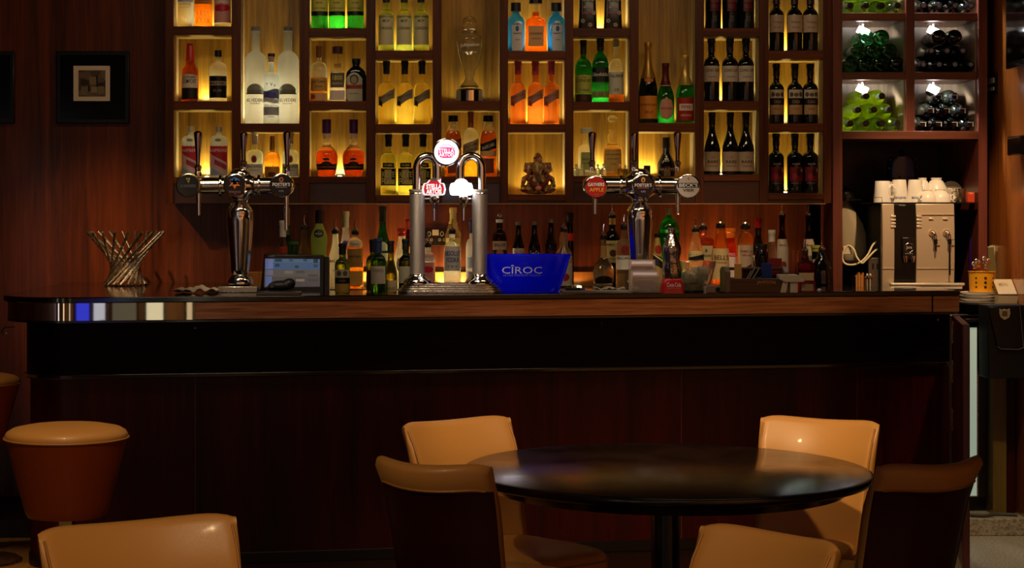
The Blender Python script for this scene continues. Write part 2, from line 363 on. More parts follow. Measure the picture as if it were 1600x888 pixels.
for a, b in ups:
    x0, x1 = X_(a), X_(b); sbox('upright', M_shelfv, x0, x1, YS, YS+.02, Zb, Zt)
    q = .0015
    if b-a > 0: sbox('upright_lining', M_cream_oak, x0+.004, x1-.004, YS+.018, YW-.02, Zb+.004, Zt, 0)
for ci, (a, b) in enumerate(colsx):
    x0, x1 = X_(a), X_(b); rs = rows[ci]
    for ri, (t, bt) in enumerate(rs):
        zt_ = Z_(rs[ri+1][0]) if ri+1 < len(rs) else Zb       # bottom of the board / rail beneath this niche
        zf = Z_(bt)
        if ri+1 < len(rs):
            sbox('shelf_board', M_oakx, x0, x1, YS+.015, YW-.02, zt_, zf-.0005, 0); sbox('shelf_edge', M_shelf, x0, x1, YS+.001, YS+.017, zt_+.0005, zf)
        else:
            th = .032
            sbox('shelf_board', M_oakx, x0, x1, YS+.015, YW-.02, zf-th, zf-.0005, 0); sbox('shelf_edge', M_shelf, x0, x1, YS+.001, YS+.017, zf-th, zf)
            if zf-th > Zb+.004: sbox('bottom_panel', wood('#2c0f06', '#4a1e0d', .35, .2, 7, 'x', name='lower_rail_veneer'), x0, x1, YS+.012, YS+.03, Zb, zf-th)
sbox('base_board', M_oakx, X_(262), X_(1300), YS+.03, YW-.02, Zb-.0, Zb+.012, 0)
sbox('light_lip', pm('#c09860', .5), X_(360), X_(1290), YS-.002, YS+.012, Zb-.004, Zb, 0)  # pale bead colour paints the light caught along the bottom edge
def nz_(ci, ri): return Z_(rows[ci][ri][1])
# little LED pucks at the back of the niches
M_led = pm('#ffffff', .3, emit='#f4ffe8', es=25)
_puck = None
def led(px, ci, ri, e=.30, D=9.485, col=(1, .92, .56), up=.02):
    e *= 6.0
    global _puck
    z = nz_(ci, ri); x = W(px, D)
    if _puck is None:
        _puck = tag(bpy.data.objects.new('shelf_spotlight', None), 'x', 'light', 'small spotlights set in the niche shelves'); COL.objects.link(_puck)
        m = MB(); m.lathe([(0,.013),(.004,.013),(.005,.011)], 16); m.build('bezel', M_steel, _puck)
        m = MB(); m.lathe([(.0051,.0095),(.0075,.007),(.008,.001)], 12); m.build('lens', M_led, _puck)
        o = _puck; o.location = (x, D, z)
    else: o = dup(_puck, (x, D, z), 'x')
    names = ['first','second','third','fourth','fifth','sixth','seventh','eighth','ninth','tenth']
    lv = {3: ['upper','middle','lower'], 2: ['upper','lower']}[len(rows[ci])][ri]
    o['label'] = 'small round spotlight in the %s niche of the %s shelf column from the left' % (lv, names[ci])
    lamp('SPOT', 'spotlight_glow', (x, D, z+.011), e, col, .008, (x, D, z+1), 168, .25)
    return o
LEDS = [(318,0,0,.45),(323,0,1,.35),(323,0,2,.40),(424,1,0,1.9,(1,.97,.85)),(424,1,1,.35),(528,2,0,.5),(526,2,1,.30),(531,2,2,.45),
        (631,3,0,.40),(632,3,1,.45),(634,3,2,.45),(735,4,0,.95),(736,4,1,.45),(837,5,0,.55,(1,.98,.92)),(838,5,1,.50),(842,5,2,.50),
        (938,6,0,.40),(938,6,1,.35),(937,6,2,.50),(1041,7,0,.28),(1012,7,1,.40),(1128,8,0,.35),(1126,8,1,.45),(1127,8,2,.45),
        (1227,9,0,.45),(1227,9,1,.50),(1227,9,2,.50)]
# ------------------------------------------------------------------ wine rack cabinet on the right
rk = thing('wine_rack_cabinet', 'tall red-brown cabinet at the right holding racks of lying wine bottles above the coffee machine', 'cabinet', (W(1300, YS), YS, .08))
O2 = Vector(rk.location)
M_rackw = wood('#4a1e12', '#74382a', .4, .15, 7, name='cabinet_upright'); M_rackx = wood('#4a2214', '#7a4028', .4, .15, 7, 'x', name='cabinet_shelf'); M_rackl = wood('#5a4632', '#8a7458', .5, 0, 8, name='rack_lining')
def rbox(name, mat, p0, p1, y0, y1, z0, z1, bevel=.002):
    m = MB(); m.box(X_(p0)-O2.x, X_(p1)-O2.x, y0-O2.y, y1-O2.y, z0-O2.z, z1-O2.z); return m.build(name, mat, rk, bevel, smooth=False)
rbox('stile', M_rackw, 1300, 1315, YS-.02, 9.99, .08, 2.95)
rbox('stile', M_rackw, 1527, 1541, YS-.02, 9.99, .08, 2.95)
rbox('mullion', M_rackw, 1415, 1429, YS-.005, 9.64, Z_(205), 2.95)
rbox('rack_back', M_rackl, 1315, 1527, 9.64, 9.66, Z_(205), 2.95, 0)
rbox('rack_shelf', M_rackx, 1315, 1527, YS-.015, 9.99, Z_(217.5), Z_(205))
for t, bt in ((112.5, 124.5), (20, 32.5), (-75, -62)):
    rbox('rack_shelf', M_rackx, 1315, 1415, YS, 9.64, Z_(bt), Z_(t)); rbox('rack_shelf', M_rackx, 1429, 1527, YS, 9.64, Z_(bt), Z_(t))
for a, b in ((1315, 1317), (1413.5, 1415), (1429, 1430.5), (1525.5, 1527)): rbox('side_lining', M_rackl, a, b, YS+.02, 9.64, Z_(204.5), 2.9, 0)
# worktop inside the cabinet and its continuation at the right
wt = thing('service_worktop', 'black worktop under the coffee machine running to the right wall', 'worktop', (2.4, 9.6, .08))
m = MB(); m.box(-.31, .235, -.4, .395, ZB-.12, ZB-.08-.0005); m.build('raised_top', M_black, wt, .003)
m = MB(); m.box(.24, .455, -.50, .395, .96, 1.00); m.build('lower_top', M_black, wt, .003)
m = MB(); m.box(-.31, .12, -.36, .395, .0, ZB-.12); m.build('carcass', M_blackm, wt)
# ================================================================== BOTTLES
def G(col, rough=.03, tl=.22): return pm(col, rough, trans=1, ior=1.42, tl=tl, name='tinted_glass')
def P(col, rough=.45, metal=0): return pm(col, rough, metal, name='print_finish')
DARKG = pm('#0a0c07', .06, spec=.6, coat=.3, name='near_black_glass')
def rings_for(sh, H, R, nr):
    """(z, r) outline; sh = (style, z1, z2) with shoulder between z1*H and z2*H"""
    st, a, b = sh
    pr = [(0, R*.86), (.004, R*.97), (.01, R)]
    N = 7
    for i in range(N+1):
        t = i/N; z = (a+(b-a)*t)*H
        if st == 'round': r = nr+(R-nr)*math.sqrt(max(1-t**2, 0)) if t < 1 else nr
        elif st == 'slope': q = t*t*(3-2*t); r = R+(nr-R)*q
        elif st == 'bordeaux':
            r = nr+(R-nr)*(math.sqrt(1-(t/.75)**2)*.86+.14*(1-t/.75) if t < .75 else 0); r = max(r, nr+(R-nr)*.14*(1-t)*2)
        elif st == 'line': r = R+(nr-R)*t
        elif st == 'bulge': r = nr+(R-nr)*(math.cos(t*math.pi/2)**.6)
        pr.append((z, r))
    pr += [(H*.93, nr*.98), (H*.94, nr*1.12), (H*.985, nr*1.12), (H, nr*.95)]
    return pr
class Surf:
    def __init__(s, pr, ry=1, n=2): s.pr = pr; s.ry = ry; s.n = n
    def r(s, z):
        p = s.pr
        for (a, ra), (b, rb) in zip(p, p[1:]):
            if a <= z <= b and b > a: return ra+(rb-ra)*(z-a)/(b-a)
        return p[-1][1]
    def shape(s, z):
        r = s.r(z); R = max(q[1] for q in s.pr); k = min(max((r/R-.45)/.4, 0), 1)      # necks are round, bodies may be flat
        return r, r*(1+(s.ry-1)*k), 2+(s.n-2)*k
    def pt(s, x, z, off=0):
        rx, ry, n = s.shape(z)
        if n < 2.3:
            a = max(min(x/rx, 1.5), -1.5); return (math.sin(a)*(rx+off), -math.cos(a)*(ry+off), z)
        q = min(abs(x)/rx, .985); return (math.copysign(q*(rx+off), x), -(ry*(1-q**n)**(1/n)+off), z)
    def ring(s, z, N=28):
        rx, ry, n = s.shape(z); out = []
        for i in range(N):
            a = 2*math.pi*i/N; c, d = math.cos(a), math.sin(a)
            out.append((math.copysign(abs(c)**(2/n), c)*rx, math.copysign(abs(d)**(2/n), d)*ry, z))
        return out
def bottle(name, H, R, sh=('bordeaux', .62, .76), nr=.0145, glass=DARKG, liquid=None, lvl=.8, cap=None, capz=.86, capr=1.1,
           labels=(), texts=(), ry=1, n=2, pr=None, spout=False, label='', cat='bottle', group=None, loc=(0,0,0), rz=0, seg=28, stopper=None):
    root = thing(name, label, cat, loc, rz, group)
    if spout: Hb = H-.055
    else: Hb = H
    ks = 1
    if pr: ks = R/max(r for _, r in pr); prof = [(z*Hb, r*ks) for z, r in pr]; nr = prof[-1][1]
    else: nr = nr*1.22; prof = rings_for(sh, Hb, R, nr)
    S = Surf(prof, ry, n)
    if liquid and lvl:
        zl = lvl*Hb; zs = sorted(set([z for z, _ in prof]+[zl, zl+.0005])); 
    else: zs = [z for z, _ in prof]; zl = -1
    m = MB(); m.loft([S.ring(z, seg) for z in zs])
    if liquid:
        k = 0; rs = len(zs)
        m.m = []
        for q in range(rs-1): m.m += [1 if (zs[q]+zs[q+1])/2 < zl else 0]*seg
        m.m += [1, 0]
        m.build('glass_body', [glass, liquid], root, angle=50)
    else: m.build('glass_body', glass, root, angle=50)
    if cap:
        z0 = capz*Hb; m = MB(); N = 18; q = [(z0, S.r(z0)*1.0+.0006), (z0+.001, S.r(z0)*capr+.0006)]
        if capz < .93 and capr < 1.2: q += [(z, S.r(z)*capr+.0006) for z, _ in prof if z > z0+.002 and z < Hb-.002]
        q += [(Hb+.0004, (S.r(Hb*.97)*capr if capr < 1.2 else nr*capr)), (Hb+.0018, nr*capr*.85)]
        m.lathe(q, 20); m.build('cap', cap, root, angle=40)
    if stopper:
        m = MB(); m.lathe([(Hb-.002, .006)]+[(Hb+z*stopper[1], r*stopper[2]*ks) for z, r in stopper[3]], 18); m.build('stopper', stopper[0], root)
    if spout:
        m = MB(); m.lathe([(Hb-.004, nr*1.18), (Hb+.004, nr*1.25), (Hb+.006, nr*.8), (Hb+.012, nr*.7), (Hb+.014, .005), (Hb+.02, .0042)], 14)
        m.tube([(0,0,Hb+.018), (0,0,Hb+.035), (.003,0,Hb+.054)], [.0042, .0032, .0026], 8); m.build('pour_spout', M_chrome, root)
        m = MB(); m.lathe([(Hb-.02, nr*1.2), (Hb-.006, nr*1.24), (Hb-.003, nr*1.1)], 14); m.build('spout_collar', M_blackm, root)
    parts = []
    for k, lb in enumerate(labels):
        z0, z1, w, col = lb[0]*Hb, lb[1]*Hb, lb[2]*R, lb[3]; opt = lb[4] if len(lb) > 4 else {}
        NU, NV = 14, 8; vs = []; fs = []; off = .0005+.0003*k
        for j in range(NV+1):
            v = j/NV
            for i in range(NU+1):
                u = -1+2*i/NU; vv = -1+2*v
                uu = u
                zz = z0+(z1-z0)*v
                if opt.get('oval'): uu = u*math.sqrt(max(1-vv*vv, 0)); 
                if opt.get('arch'): zz = z0+(z1-z0)*v*(1-opt['arch']*u*u)
                if opt.get('taper'): uu = u*(1+opt['taper']*(v-.5))
                zz += opt.get('skew', 0)*uu*w + opt.get('wave', 0)*math.sin(uu*3)*w
                x = uu*w+opt.get('dx', 0)*R
                vs.append(S.pt(x, zz, off))
        fs = [(j*(NU+1)+i, j*(NU+1)+i+1, (j+1)*(NU+1)+i+1, (j+1)*(NU+1)+i) for j in range(NV) for i in range(NU)]
        m = MB(); m.add(vs, fs); o = m.build('label', P(col) if isinstance(col, str) else col, root, angle=80); parts.append(o)
    for t in texts:
        s, zc, w, h, col = t[:5]; sk = t[5] if len(t) > 5 else 0; dx = t[6] if len(t) > 6 else 0
        vs, fs = txt(s); w = w*R; m = MB()
        m.add([S.pt(x*w+dx*R, zc*Hb+y*h*Hb+sk*x*w, .0017) for x, y in vs], fs)
        m.build('label_text', P(col) if isinstance(col, str) else col, parts[0] if parts else root, smooth=False)
    return root
DN = 9.42
def nh(top, zb, D=DN): return ZY(top, D)-zb
def nr_(w, D=DN): return w/2/F*D
def place(px, zb, D=DN): return (W(px, D), D, zb)
def triple(pxs, ci, ri, names, D=DN, **kw):
    """three (or two) of a kind in one niche; names: the label of each"""
    zb = nz_(ci, ri); pr0 = None
    for px, nm in zip(pxs, names):
        if pr0 is None: pr0 = bottle(loc=place(px, zb, D), label=nm, **kw)
        else: dup(pr0, place(px, zb, D), nm)
def single(px, top, w, ci, ri, name, label, D=DN, **kw):
    zb = nz_(ci, ri); return bottle(name, nh(top, zb, D), nr_(w, D), loc=place(px, zb, D), label=label, **kw)
Cg = G('#eef2ea'); Amb = G('#d0601a'); AmbD = G('#a8380c'); Gold = G('#f0b040'); Grn = G('#5fc04a'); GrnD = G('#2c8a3a'); YG = G('#d8e060'); 
Frost = pm('#eef2e6', .38, trans=.35, ior=1.3, tl=.55, name='frosted_glass')
BK = P('#0b0a0a', .4); RD = P('#b02418'); GD = P('#c89a48', .35, .7); SV = P('#c8c4bc', .35, .6); WHT = P('#ece6da', .5)
L3 = ['left', 'middle', 'right']
def L(desc, tail): return ['%s of the three %s %s' % (p, desc, tail) for p in ('leftmost', 'middle one', 'rightmost')]
# ---- column 1
kw = dict(sh=('round', .70, .80), nr=.014, capz=.9, cat='bottle')
single(290, -24, 26, 0, 0, 'vodka_bottle', 'clear glass bottle with blue lettering at the left of the top left niche', glass=Cg, cap=SV, labels=[(.80*.74, .66, 1.2, '#dfe4f4')],
       texts=[('ABSOLUT', .62, 1.7, .05, '#2040b0'), ('VODKA', .545, 1.5, .05, '#2040b0'), ('Country of Sweden', .46, 1.4, .03, '#303a60')], **kw)
single(318, -20, 27, 0, 0, 'vodka_bottle', 'glowing orange cut glass bottle in the middle of the top left niche', glass=G('#ff9a28'), cap=GD, n=3, ry=.9,
       labels=[(.58, .70, 1.0, '#e08a2a')], texts=[('ORANGE', .67, 1.4, .05, '#5a2408'), ('VODKA', .60, 1.3, .045, '#5a2408'), ('XXXX', .35, 1.6, .15, '#ffc060'), ('XXXX', .18, 1.6, .15, '#ffc060')], **kw)
single(348, -24, 27, 0, 0, 'vodka_bottle', 'clear bottle with pink and red label at the right of the top left niche', glass=Cg, cap=SV,
       labels=[(.50, .70, 1.25, '#f4b8b0'), (.12, .54, 1.25, '#e8a8a0'), (.36, .55, 1.0, '#d02838', {'oval': 1})], texts=[('ABSOLUT', .66, 1.9, .05, '#c01828'), ('RASPBERRI', .59, 1.9, .05, '#ffffff')], **kw)
zb = nz_(0, 1)
single(297, 68, 27, 0, 1, 'liqueur_bottle', 'amber liqueur bottle with red cone cap beside a clear bottle with black label', glass=Amb, pr=[(0,.0195*1.0),(.02,.0205),(.5,.0205),(.56,.0195),(.62,.013),(.70,.0095),(.86,.0088),(.98,.006),(1,.005)],
       cap=P('#c02a10', .3), capz=.7, capr=1.15, labels=[(.05, .26, 1.15, '#160c0a'), (.24, .47, 1.1, '#e8dcc4', {'arch': .12})], texts=[('SOUTHERN', .42, 1.7, .045, '#2a1008'), ('COMFORT', .35, 1.8, .07, '#2a1008')])
single(341, 79, 28, 0, 1, 'rum_bottle', 'clear spirit bottle with black cap and black banner label in the upper left niche', glass=Cg, sh=('round', .62, .78), nr=.011, cap=BK, capz=.88, capr=1.35,
       labels=[(.08, .50, 1.3, '#0c0a0a'), (.32, .40, 1.2, '#b9a894')], texts=[('MAHIKI', .36, 2.0, .055, '#120c0a'), ('RUM', .22, .9, .05, '#8a7c6c')])
ab = dict(glass=Frost, sh=('round', .70, .83), nr=.0125, cap=SV, capz=.9, capr=1.25,
       labels=[(.04, .30, 1.35, '#9fb4e0'), (.22, .62, 1.35, '#d83040'), (.12, .38, 1.2, '#e8c8cc', {'skew': -.5}), (.2, .30, .7, '#b84858', {'skew': -.5, 'dx': .3}), (.70, .76, .35, '#8088a0', {'oval': 1})],
       texts=[('ABSOLUT', .64, 2.2, .065, '#f4f0f0'), ('RASPBERRI', .53, 2.2, .06, '#fae8e8')])
z = nz_(0, 2); a = bottle('vodka_bottle', nh(198, z), nr_(28), loc=place(298, z), label='red and white vodka bottle behind the left beer tap handle', group='red labelled vodka bottles in the lower left niche', **ab)
dup(a, place(342, z), 'red and white vodka bottle standing clear of the tap handle in the lower left niche')
# ---- column 2
z = nz_(1, 0)
bel = dict(glass=Frost, pr=[(0,.046),(.01,.0505),(.68,.0505),(.72,.047),(.755,.036),(.775,.0235),(.79,.0195),(.97,.0195),(.975,.0215),(.995,.0215),(1,.019)],
   texts=[('BELVEDERE', .255, 1.75, .035, '#3a3a44'), ('VODKA', .22, .9, .016, '#5a5a66'), ('IIIIIIIIIIIII', .345, 1.45, .04, '#55554c')],
   labels=[(.33, .43, .85, '#8c8c80', {'arch': .55}), (.318, .33, .95, '#55554c')])
a = bottle('vodka_bottle', nh(48, z), nr_(34), loc=place(399.5, z, 9.43), label='giant frosted vodka bottle at the left of the tall second niche', group='giant frosted vodka bottles', stopper=(pm('#9aa2b4', .15, trans=.5), .0001, 1, [(0,.0205),(200,.0205),(210,.018)]), **bel)
m = MB(); m.lathe([(nh(48,z)*.80,.0075),(nh(48,z)*.985,.0085)], 12); 
dup(a, place(450, z, 9.43), 'giant frosted vodka bottle at the right of the tall second niche')
b_ = bottle('vodka_bottle', nh(84, z, 9.36), nr_(25, 9.36), loc=place(424, z, 9.36), label='slim frosted vodka bottle with flying geese between the two giant bottles', glass=Frost, sh=('round', .62, .74), nr=.0115, cap=P('#2a2438'), capz=.955, capr=1.15,
   labels=[(.12, .24, 1.3, '#b4b8c4'), (.34, .48, 1.3, '#7480a8', {'wave': .12}), (.36, .46, .7, '#5458a8', {'oval': 1}), (.30, .36, 1.1, '#d0d4dc', {'wave': -.1}), (.88, .95, 1.0, '#c8a070')],
   texts=[('GREY GOOSE', .26, 1.9, .028, '#40424c'), ('VODKA', .10, .8, .02, '#30323c'), ('v  V v', .56, 1.2, .05, '#3a3c44', -.2)])
bac = dict(glass=G('#e6f2dc'), sh=('round', .50, .62), nr=.0115, cap=WHT, capz=.74, capr=1.15,
   labels=[(.02, .30, 1.3, '#e4e6da'), (.31, .50, .36, '#e8e0d0', {'oval': 1}), (.33, .48, .29, '#8a1c14', {'oval': 1})], texts=[('BACARDI', .245, 2.0, .055, '#1c1a18'), ('SUPERIOR', .16, 1.2, .02, '#5a5850')])
z = nz_(1, 1); a = bottle('rum_bottle', nh(207, z), nr_(26), loc=place(398, z), label='white rum bottle with red bat disc left of the golden rum', **bac)
dup(a, place(454, z), 'white rum bottle with red bat disc behind the third tap handle')
single(425.5, 213, 25, 1, 1, 'rum_bottle', 'golden spiced rum bottle between two white rum bottles', glass=Gold, sh=('round', .42, .62), nr=.0095, cap=P('#b08030', .3, .5), capz=.66, capr=1.2,
   labels=[(.0, .26, 1.15, '#c88a30'), (.02, .14, .5, '#6a3010', {'oval': 1})], texts=[('Captain Morgan', .27, 1.9, .06, '#4a2410')])
# ---- column 3
jb = dict(glass=G('#38b84a'), sh=('bordeaux', .74, .84), nr=.013, cap=P('#2a5a1c'), labels=[(.30, .78, 1.35, '#c8cc58'), (.24, .31, 1.35, '#12140c')], texts=[('J&B', .55, .9, .10, '#8a2a18'), ('RARE', .45, .8, .03, '#8a2a18'), ('SCOTCH WHISKY', .36, 1.6, .02, '#4a4a20')])
triple([499.5, 526.5, 555.5], 2, 0, L('green yellow-labelled whisky bottles', 'above the square tequila bottle'), name='whisky_bottle', H=.30, R=nr_(26), group='green yellow-labelled whisky bottles', **jb)
single(498.5, 72, 27, 2, 1, 'tequila_bottle', 'gold tequila bottle with slim clear neck left of the square tequila bottle', glass=Cg, liquid=Gold, lvl=.44, sh=('round', .56, .72), nr=.0105, cap=P('#7a4a2a', .3), capz=.8,
   labels=[(.20, .42, 1.25, '#c89a4a'), (.03, .16, 1.25, '#d8a878'), (.05, .14, .3, '#a83a14', {'oval': 1, 'dx': -.7})], texts=[('Jose Cuervo', .36, 1.7, .06, '#3a2a10'), ('Gold', .28, .8, .04, '#3a2a10')])
single(527.5, 84, 27, 2, 1, 'tequila_bottle', 'square shouldered tequila bottle with large brown stopper between two bottles', glass=G('#d8d0c0'), n=4, ry=.8, pr=[(0,.0195),(.03,.0205),(.55,.0175),(.64,.0165),(.68,.012),(.70,.0085),(.80,.0085)],
   stopper=(P('#3a1810', .4), .03, 1, [(0,.010),(.0,.0125),(1.1,.013),(1.2,.012)]),
   labels=[(.30, .60, .78, '#5a5038'), (.04, .24, .85, '#e8d8cc')], texts=[('1800', .50, 1.1, .10, '#d8d060'), ('RESERVA', .38, 1.2, .05, '#c8b890')])
single(556.5, 92, 32, 2, 1, 'liqueur_bottle', 'squat dark herbal liqueur bottle with arched label right of the square tequila bottle', glass=pm('#0c160e', .08, coat=.3), n=4, ry=.6, pr=[(0,.0235),(.03,.025),(.60,.025),(.70,.0225),(.77,.016),(.82,.0095),(.86,.0085),(.93,.0095),(.99,.0095),(1,.008)],
   cap=P('#14180f', .4), capz=.87, labels=[(.02, .68, .80, '#c8c8b0', {'arch': .22, 'dx': -.18}), (.40, .64, .42, '#2a3424', {'oval': 1, 'dx': -.18}), (.30, .40, .80, '#b84a28', {'dx': -.18}), (.42, .60, .30, '#a89870', {'oval': 1, 'dx': -.18})],
   texts=[('Jägermeister', .35, 1.3, .06, '#1a1410', 0, -.18), ('KRÄUTERLIKÖR', .2, .9, .03, '#6a2a18', 0, -.18)])
cv = dict(pr=[(0,.018),(.02,.020),(.10,.0225),(.25,.0255),(.36,.0262),(.43,.024),(.49,.018),(.53,.012),(.58,.0085),(.66,.0075),(.95,.0082),(1,.0078)], glass=Cg, liquid=G('#c8500e', .03, .05), lvl=.46,
   cap=P('#4a1c58', .3, .3), capz=.76, capr=1.35, labels=[(.12, .22, 1.25, '#200c08'), (.20, .27, .5, '#3a160c', {'arch': .6}), (.28, .33, .3, '#3a160c', {'oval': 1}), (.66, .76, 1.6*.4, '#d8b898')], texts=[('COURVOISIER', .17, 1.8, .025, '#c89a68')])
z = nz_(2, 2)
cv['pr'] = [(a_, b_ *1.0) for a_, b_ in cv['pr']]
a = bottle('cognac_bottle', nh(187, z), nr_(35), loc=place(510.5, z), label='round bellied cognac bottle with purple cap at the left of its niche', **cv)
dup(a, place(552.5, z), 'round bellied cognac bottle with purple cap at the right of its niche')
# ---- column 4
wn = dict(sh=('bordeaux', .58, .74), nr=.0135)
triple([603.5, 631.5, 658], 3, 0, L('cream-labelled green wine bottles', 'at the top of the fourth column'), name='wine_bottle', H=.30, R=nr_(25), glass=G('#c8d870'), cap=P('#14120c'), capz=.84,
   labels=[(.12, .62, 1.15, '#cfc9a0')], texts=[('MOP', .52, .8, .05, '#3a3620'), ('CASSAS', .40, 1.6, .05, '#3a3010')], group='cream labelled white wine bottles', **wn)
sw = dict(sh=('bordeaux', .56, .70), nr=.0125, capz=.80)
triple([604, 632.5, 659.5], 3, 1, L('silver-labelled yellow wine bottles', 'left of the glass trophy'), name='wine_bottle', H=nh(96, nz_(3,1)), R=nr_(26), glass=G('#f2dc70'), cap=P('#1a100c'),
   labels=[(.36, .50, 1.25, '#8a8068', {'skew': .35, 'wave': .1}), (.30, .38, .3, '#3a2418', {'dx': -.8, 'skew': -.5})], texts=[('PINOT GRIGIO', .45, 1.7, .03, '#4a4030', .35)], group='silver wave labelled wine bottles', **sw)
triple([607, 634, 661], 3, 2, L('yellow wine bottles with black block labels', 'beside the tap'), name='wine_bottle', H=nh(210, nz_(3,2)), R=nr_(25), glass=G('#e4e070'), cap=P('#14100c'), capz=.80,
   labels=[(.16, .44, 1.25, '#0e0c08'), (.45, .53, .75, '#16120c'), (.26, .42, .45, '#b0a060', {'dx': -.05}), (.18, .26, .7, '#a89858', {'dx': .2})], texts=[('RETE', .34, 1.7, .09, '#d8c878'), ('Rea', .23, 1.8, .10, '#e0d080'), ('FIUME', .49, 1.0, .03, '#c8b878')], sh=('bordeaux', .60, .72), nr=.0125, group='black block labelled wine bottles')
# ---- column 5: crystal trophy and three whiskies
z = nz_(4, 0); t = thing('glass_trophy', 'tall crystal trophy with ball finial on a dark and silver plinth', 'trophy', (W(733.5, DN), DN, z)); k = DN/F
def pz(y): return (158-y)*k
m = MB(); pts = [(134,29),(131,27),(128,22),(125,17),(122,15),(117,14),(115,18),(110,16),(104,24),(95,31),(80,38),(66,40.5),(59,41),(56,39),(53,31),(50,22),(47,23),(45,16)]
m.lathe([(pz(158-0)+(158-y*1.0-0)*0+ (158-y)*k, w*k*.5) for y, w in pts], 32, cap=False); oc = m.build('crystal_cup', pm('#fcfcf8', .01, trans=1, ior=1.5, tl=.05), t, angle=60); sm_ = oc.modifiers.new('wall', 'SOLIDIFY'); sm_.thickness = .005; sm_.offset = -1
m = MB(); m.ell((0,0,pz(36)), 13*k, n=20); m.build('crystal_ball', G('#f4f4ee', .01, .03), t)
m = MB(); m.lathe([(0,.068),(.003,.071),(.060,.071),(.066,.066),(.070,.052)], 32); m.xf(Matrix.Scale(.98, 4)); m.build('plinth', pm('#1c1410', .12, coat=.6), t)
for a_ in (-55, 0, 55):
    m = MB(); vs = []; 
    for i in range(9):
        q = math.radians(a_-16+4*i); 
        for zz in (.006, .058): vs.append((math.sin(q)*.0712, -math.cos(q)*.0712, zz))
    m.add(vs, [(2*i, 2*i+2, 2*i+3, 2*i+1) for i in range(8)]); m.build('plaque', M_chrome if a_ == 0 else SV, t)
vs, fs = txt('Johnston'); m = MB(); m.add([(math.sin(x*1.6)*41*k*.5*1.01, -math.cos(x*1.6)*41*k*.5*1.015, pz(70)+y*.022+.006*x) for x, y in vs], fs); m.build('engraved_script', P('#f4f0e8', .3), t, smooth=False)
m = MB(); m.add([(math.sin(x*1.1)*40*k*.5*1.02, -math.cos(x*1.1)*40*k*.5*1.02, pz(81)+y*.006) for x, y in txt('COCKTAILS OF THE YEAR')[0]], txt('COCKTAILS OF THE YEAR')[1]); m.build('engraved_line', P('#f4f0e8', .3), t, smooth=False)
m = MB(); m.ell((0,0,.012), .014, .01, .012); o = m.build('glass_pebble', G('#f0f0e8'), None, loc=(W(763, DN), DN, z)); tag(o, 'small clear glass ornament at the right foot of the crystal trophy', 'ornament')
jw = dict(glass=Cg, liquid=G('#e07a20'), n=3.5, ry=.9, sh=('line', .78, .86), nr=.0105, lvl=.76, cap=BK, capz=.90, capr=1.3)
z = nz_(4, 1)
JW = [(0,.019),(.01,.020),(.62,.020),(.74,.0165),(.84,.0105),(.88,.0095),(1,.0095)]
for px, col, tx, nm in [(708, '#6a2418', 'RED LABEL', 'amber square whisky bottle half hidden behind the round beer sign'), (763, '#120e0c', 'BLACK LABEL', 'amber square whisky bottle with slanting black label')]:
    bottle('whisky_bottle', nh(181, z), nr_(26), loc=place(px, z), label=nm, glass=Cg, liquid=G('#e08030'), lvl=.74, n=3.5, ry=.95, pr=JW, cap=BK, capz=.9, capr=1.25,
       labels=[(.42, .58, .96, col, {'skew': .38}), (.06, .30, .6, '#7a3010'), (.34, .42, .95, '#d8a868')], texts=[(tx, .50, 1.5, .05, '#d8c8a8', .38)])
bottle('whisky_bottle', nh(175, z), nr_(26), loc=place(735.5, z), label='pale gold whisky bottle with slanting tan label between two amber square bottles', glass=Cg, liquid=G('#f0c040'), lvl=.26, sh=('round', .60, .76), nr=.010, cap=P('#a05a28', .35, .3), capz=.76, capr=1.15,
   labels=[(.36, .54, 1.2, '#a08860', {'skew': .38})], texts=[('GOLD LABEL', .48, 1.8, .045, '#4a3818', .38), ('RESERVE', .41, 1.3, .04, '#4a3818', .38)])
# ---- column 6
z = nz_(5, 0)
bs = dict(glass=G('#3ca8f8'), n=5, ry=.75, pr=[(0,.0195),(.01,.0215),(.62,.0215),(.70,.0175),(.76,.011),(.80,.0085),(1,.0085)], cap=P('#1c2024'), capz=.83, capr=1.5,
   labels=[(.04, .62, .62, '#d4dce0', {'dx': .12, 'arch': .15}), (.42, .54, .2, '#2a62a8', {'oval': 1, 'dx': .12})], texts=[('BOMBAY', .57, .9, .035, '#20406a', 0, .12), ('Sapphire', .385, .95, .045, '#20406a', 0, .12), ('GIN', .26, .5, .03, '#5a6a78', 0, .12)])
a = bottle('gin_bottle', nh(5, z), nr_(27), loc=place(806, z), label='bright blue square gin bottle left of the amaretto bottle', **bs)
dup(a, place(869, z), 'bright blue square gin bottle right of the amaretto bottle')
single(837, 6, 34, 5, 0, 'amaretto_bottle', 'orange amaretto flask with square black stopper between blue gin bottles', D=9.39, glass=G('#ff8418'), n=5, ry=.6, pr=[(0,.0225),(.02,.0265),(.12,.027),(.55,.0235),(.60,.0245),(.67,.0235),(.71,.016),(.74,.0085),(.83,.0085)],
   stopper=(P('#1a1210', .35), .028, 1, [(0,.0105),(.0,.0165),(1.2,.0165),(1.25,.015)]), labels=[(.12, .54, .70, '#d8a468')], texts=[('DISARONNO', .38, 1.15, .05, '#7a4a1c'), ('ORIGINALE', .28, .8, .03, '#7a4a1c')])
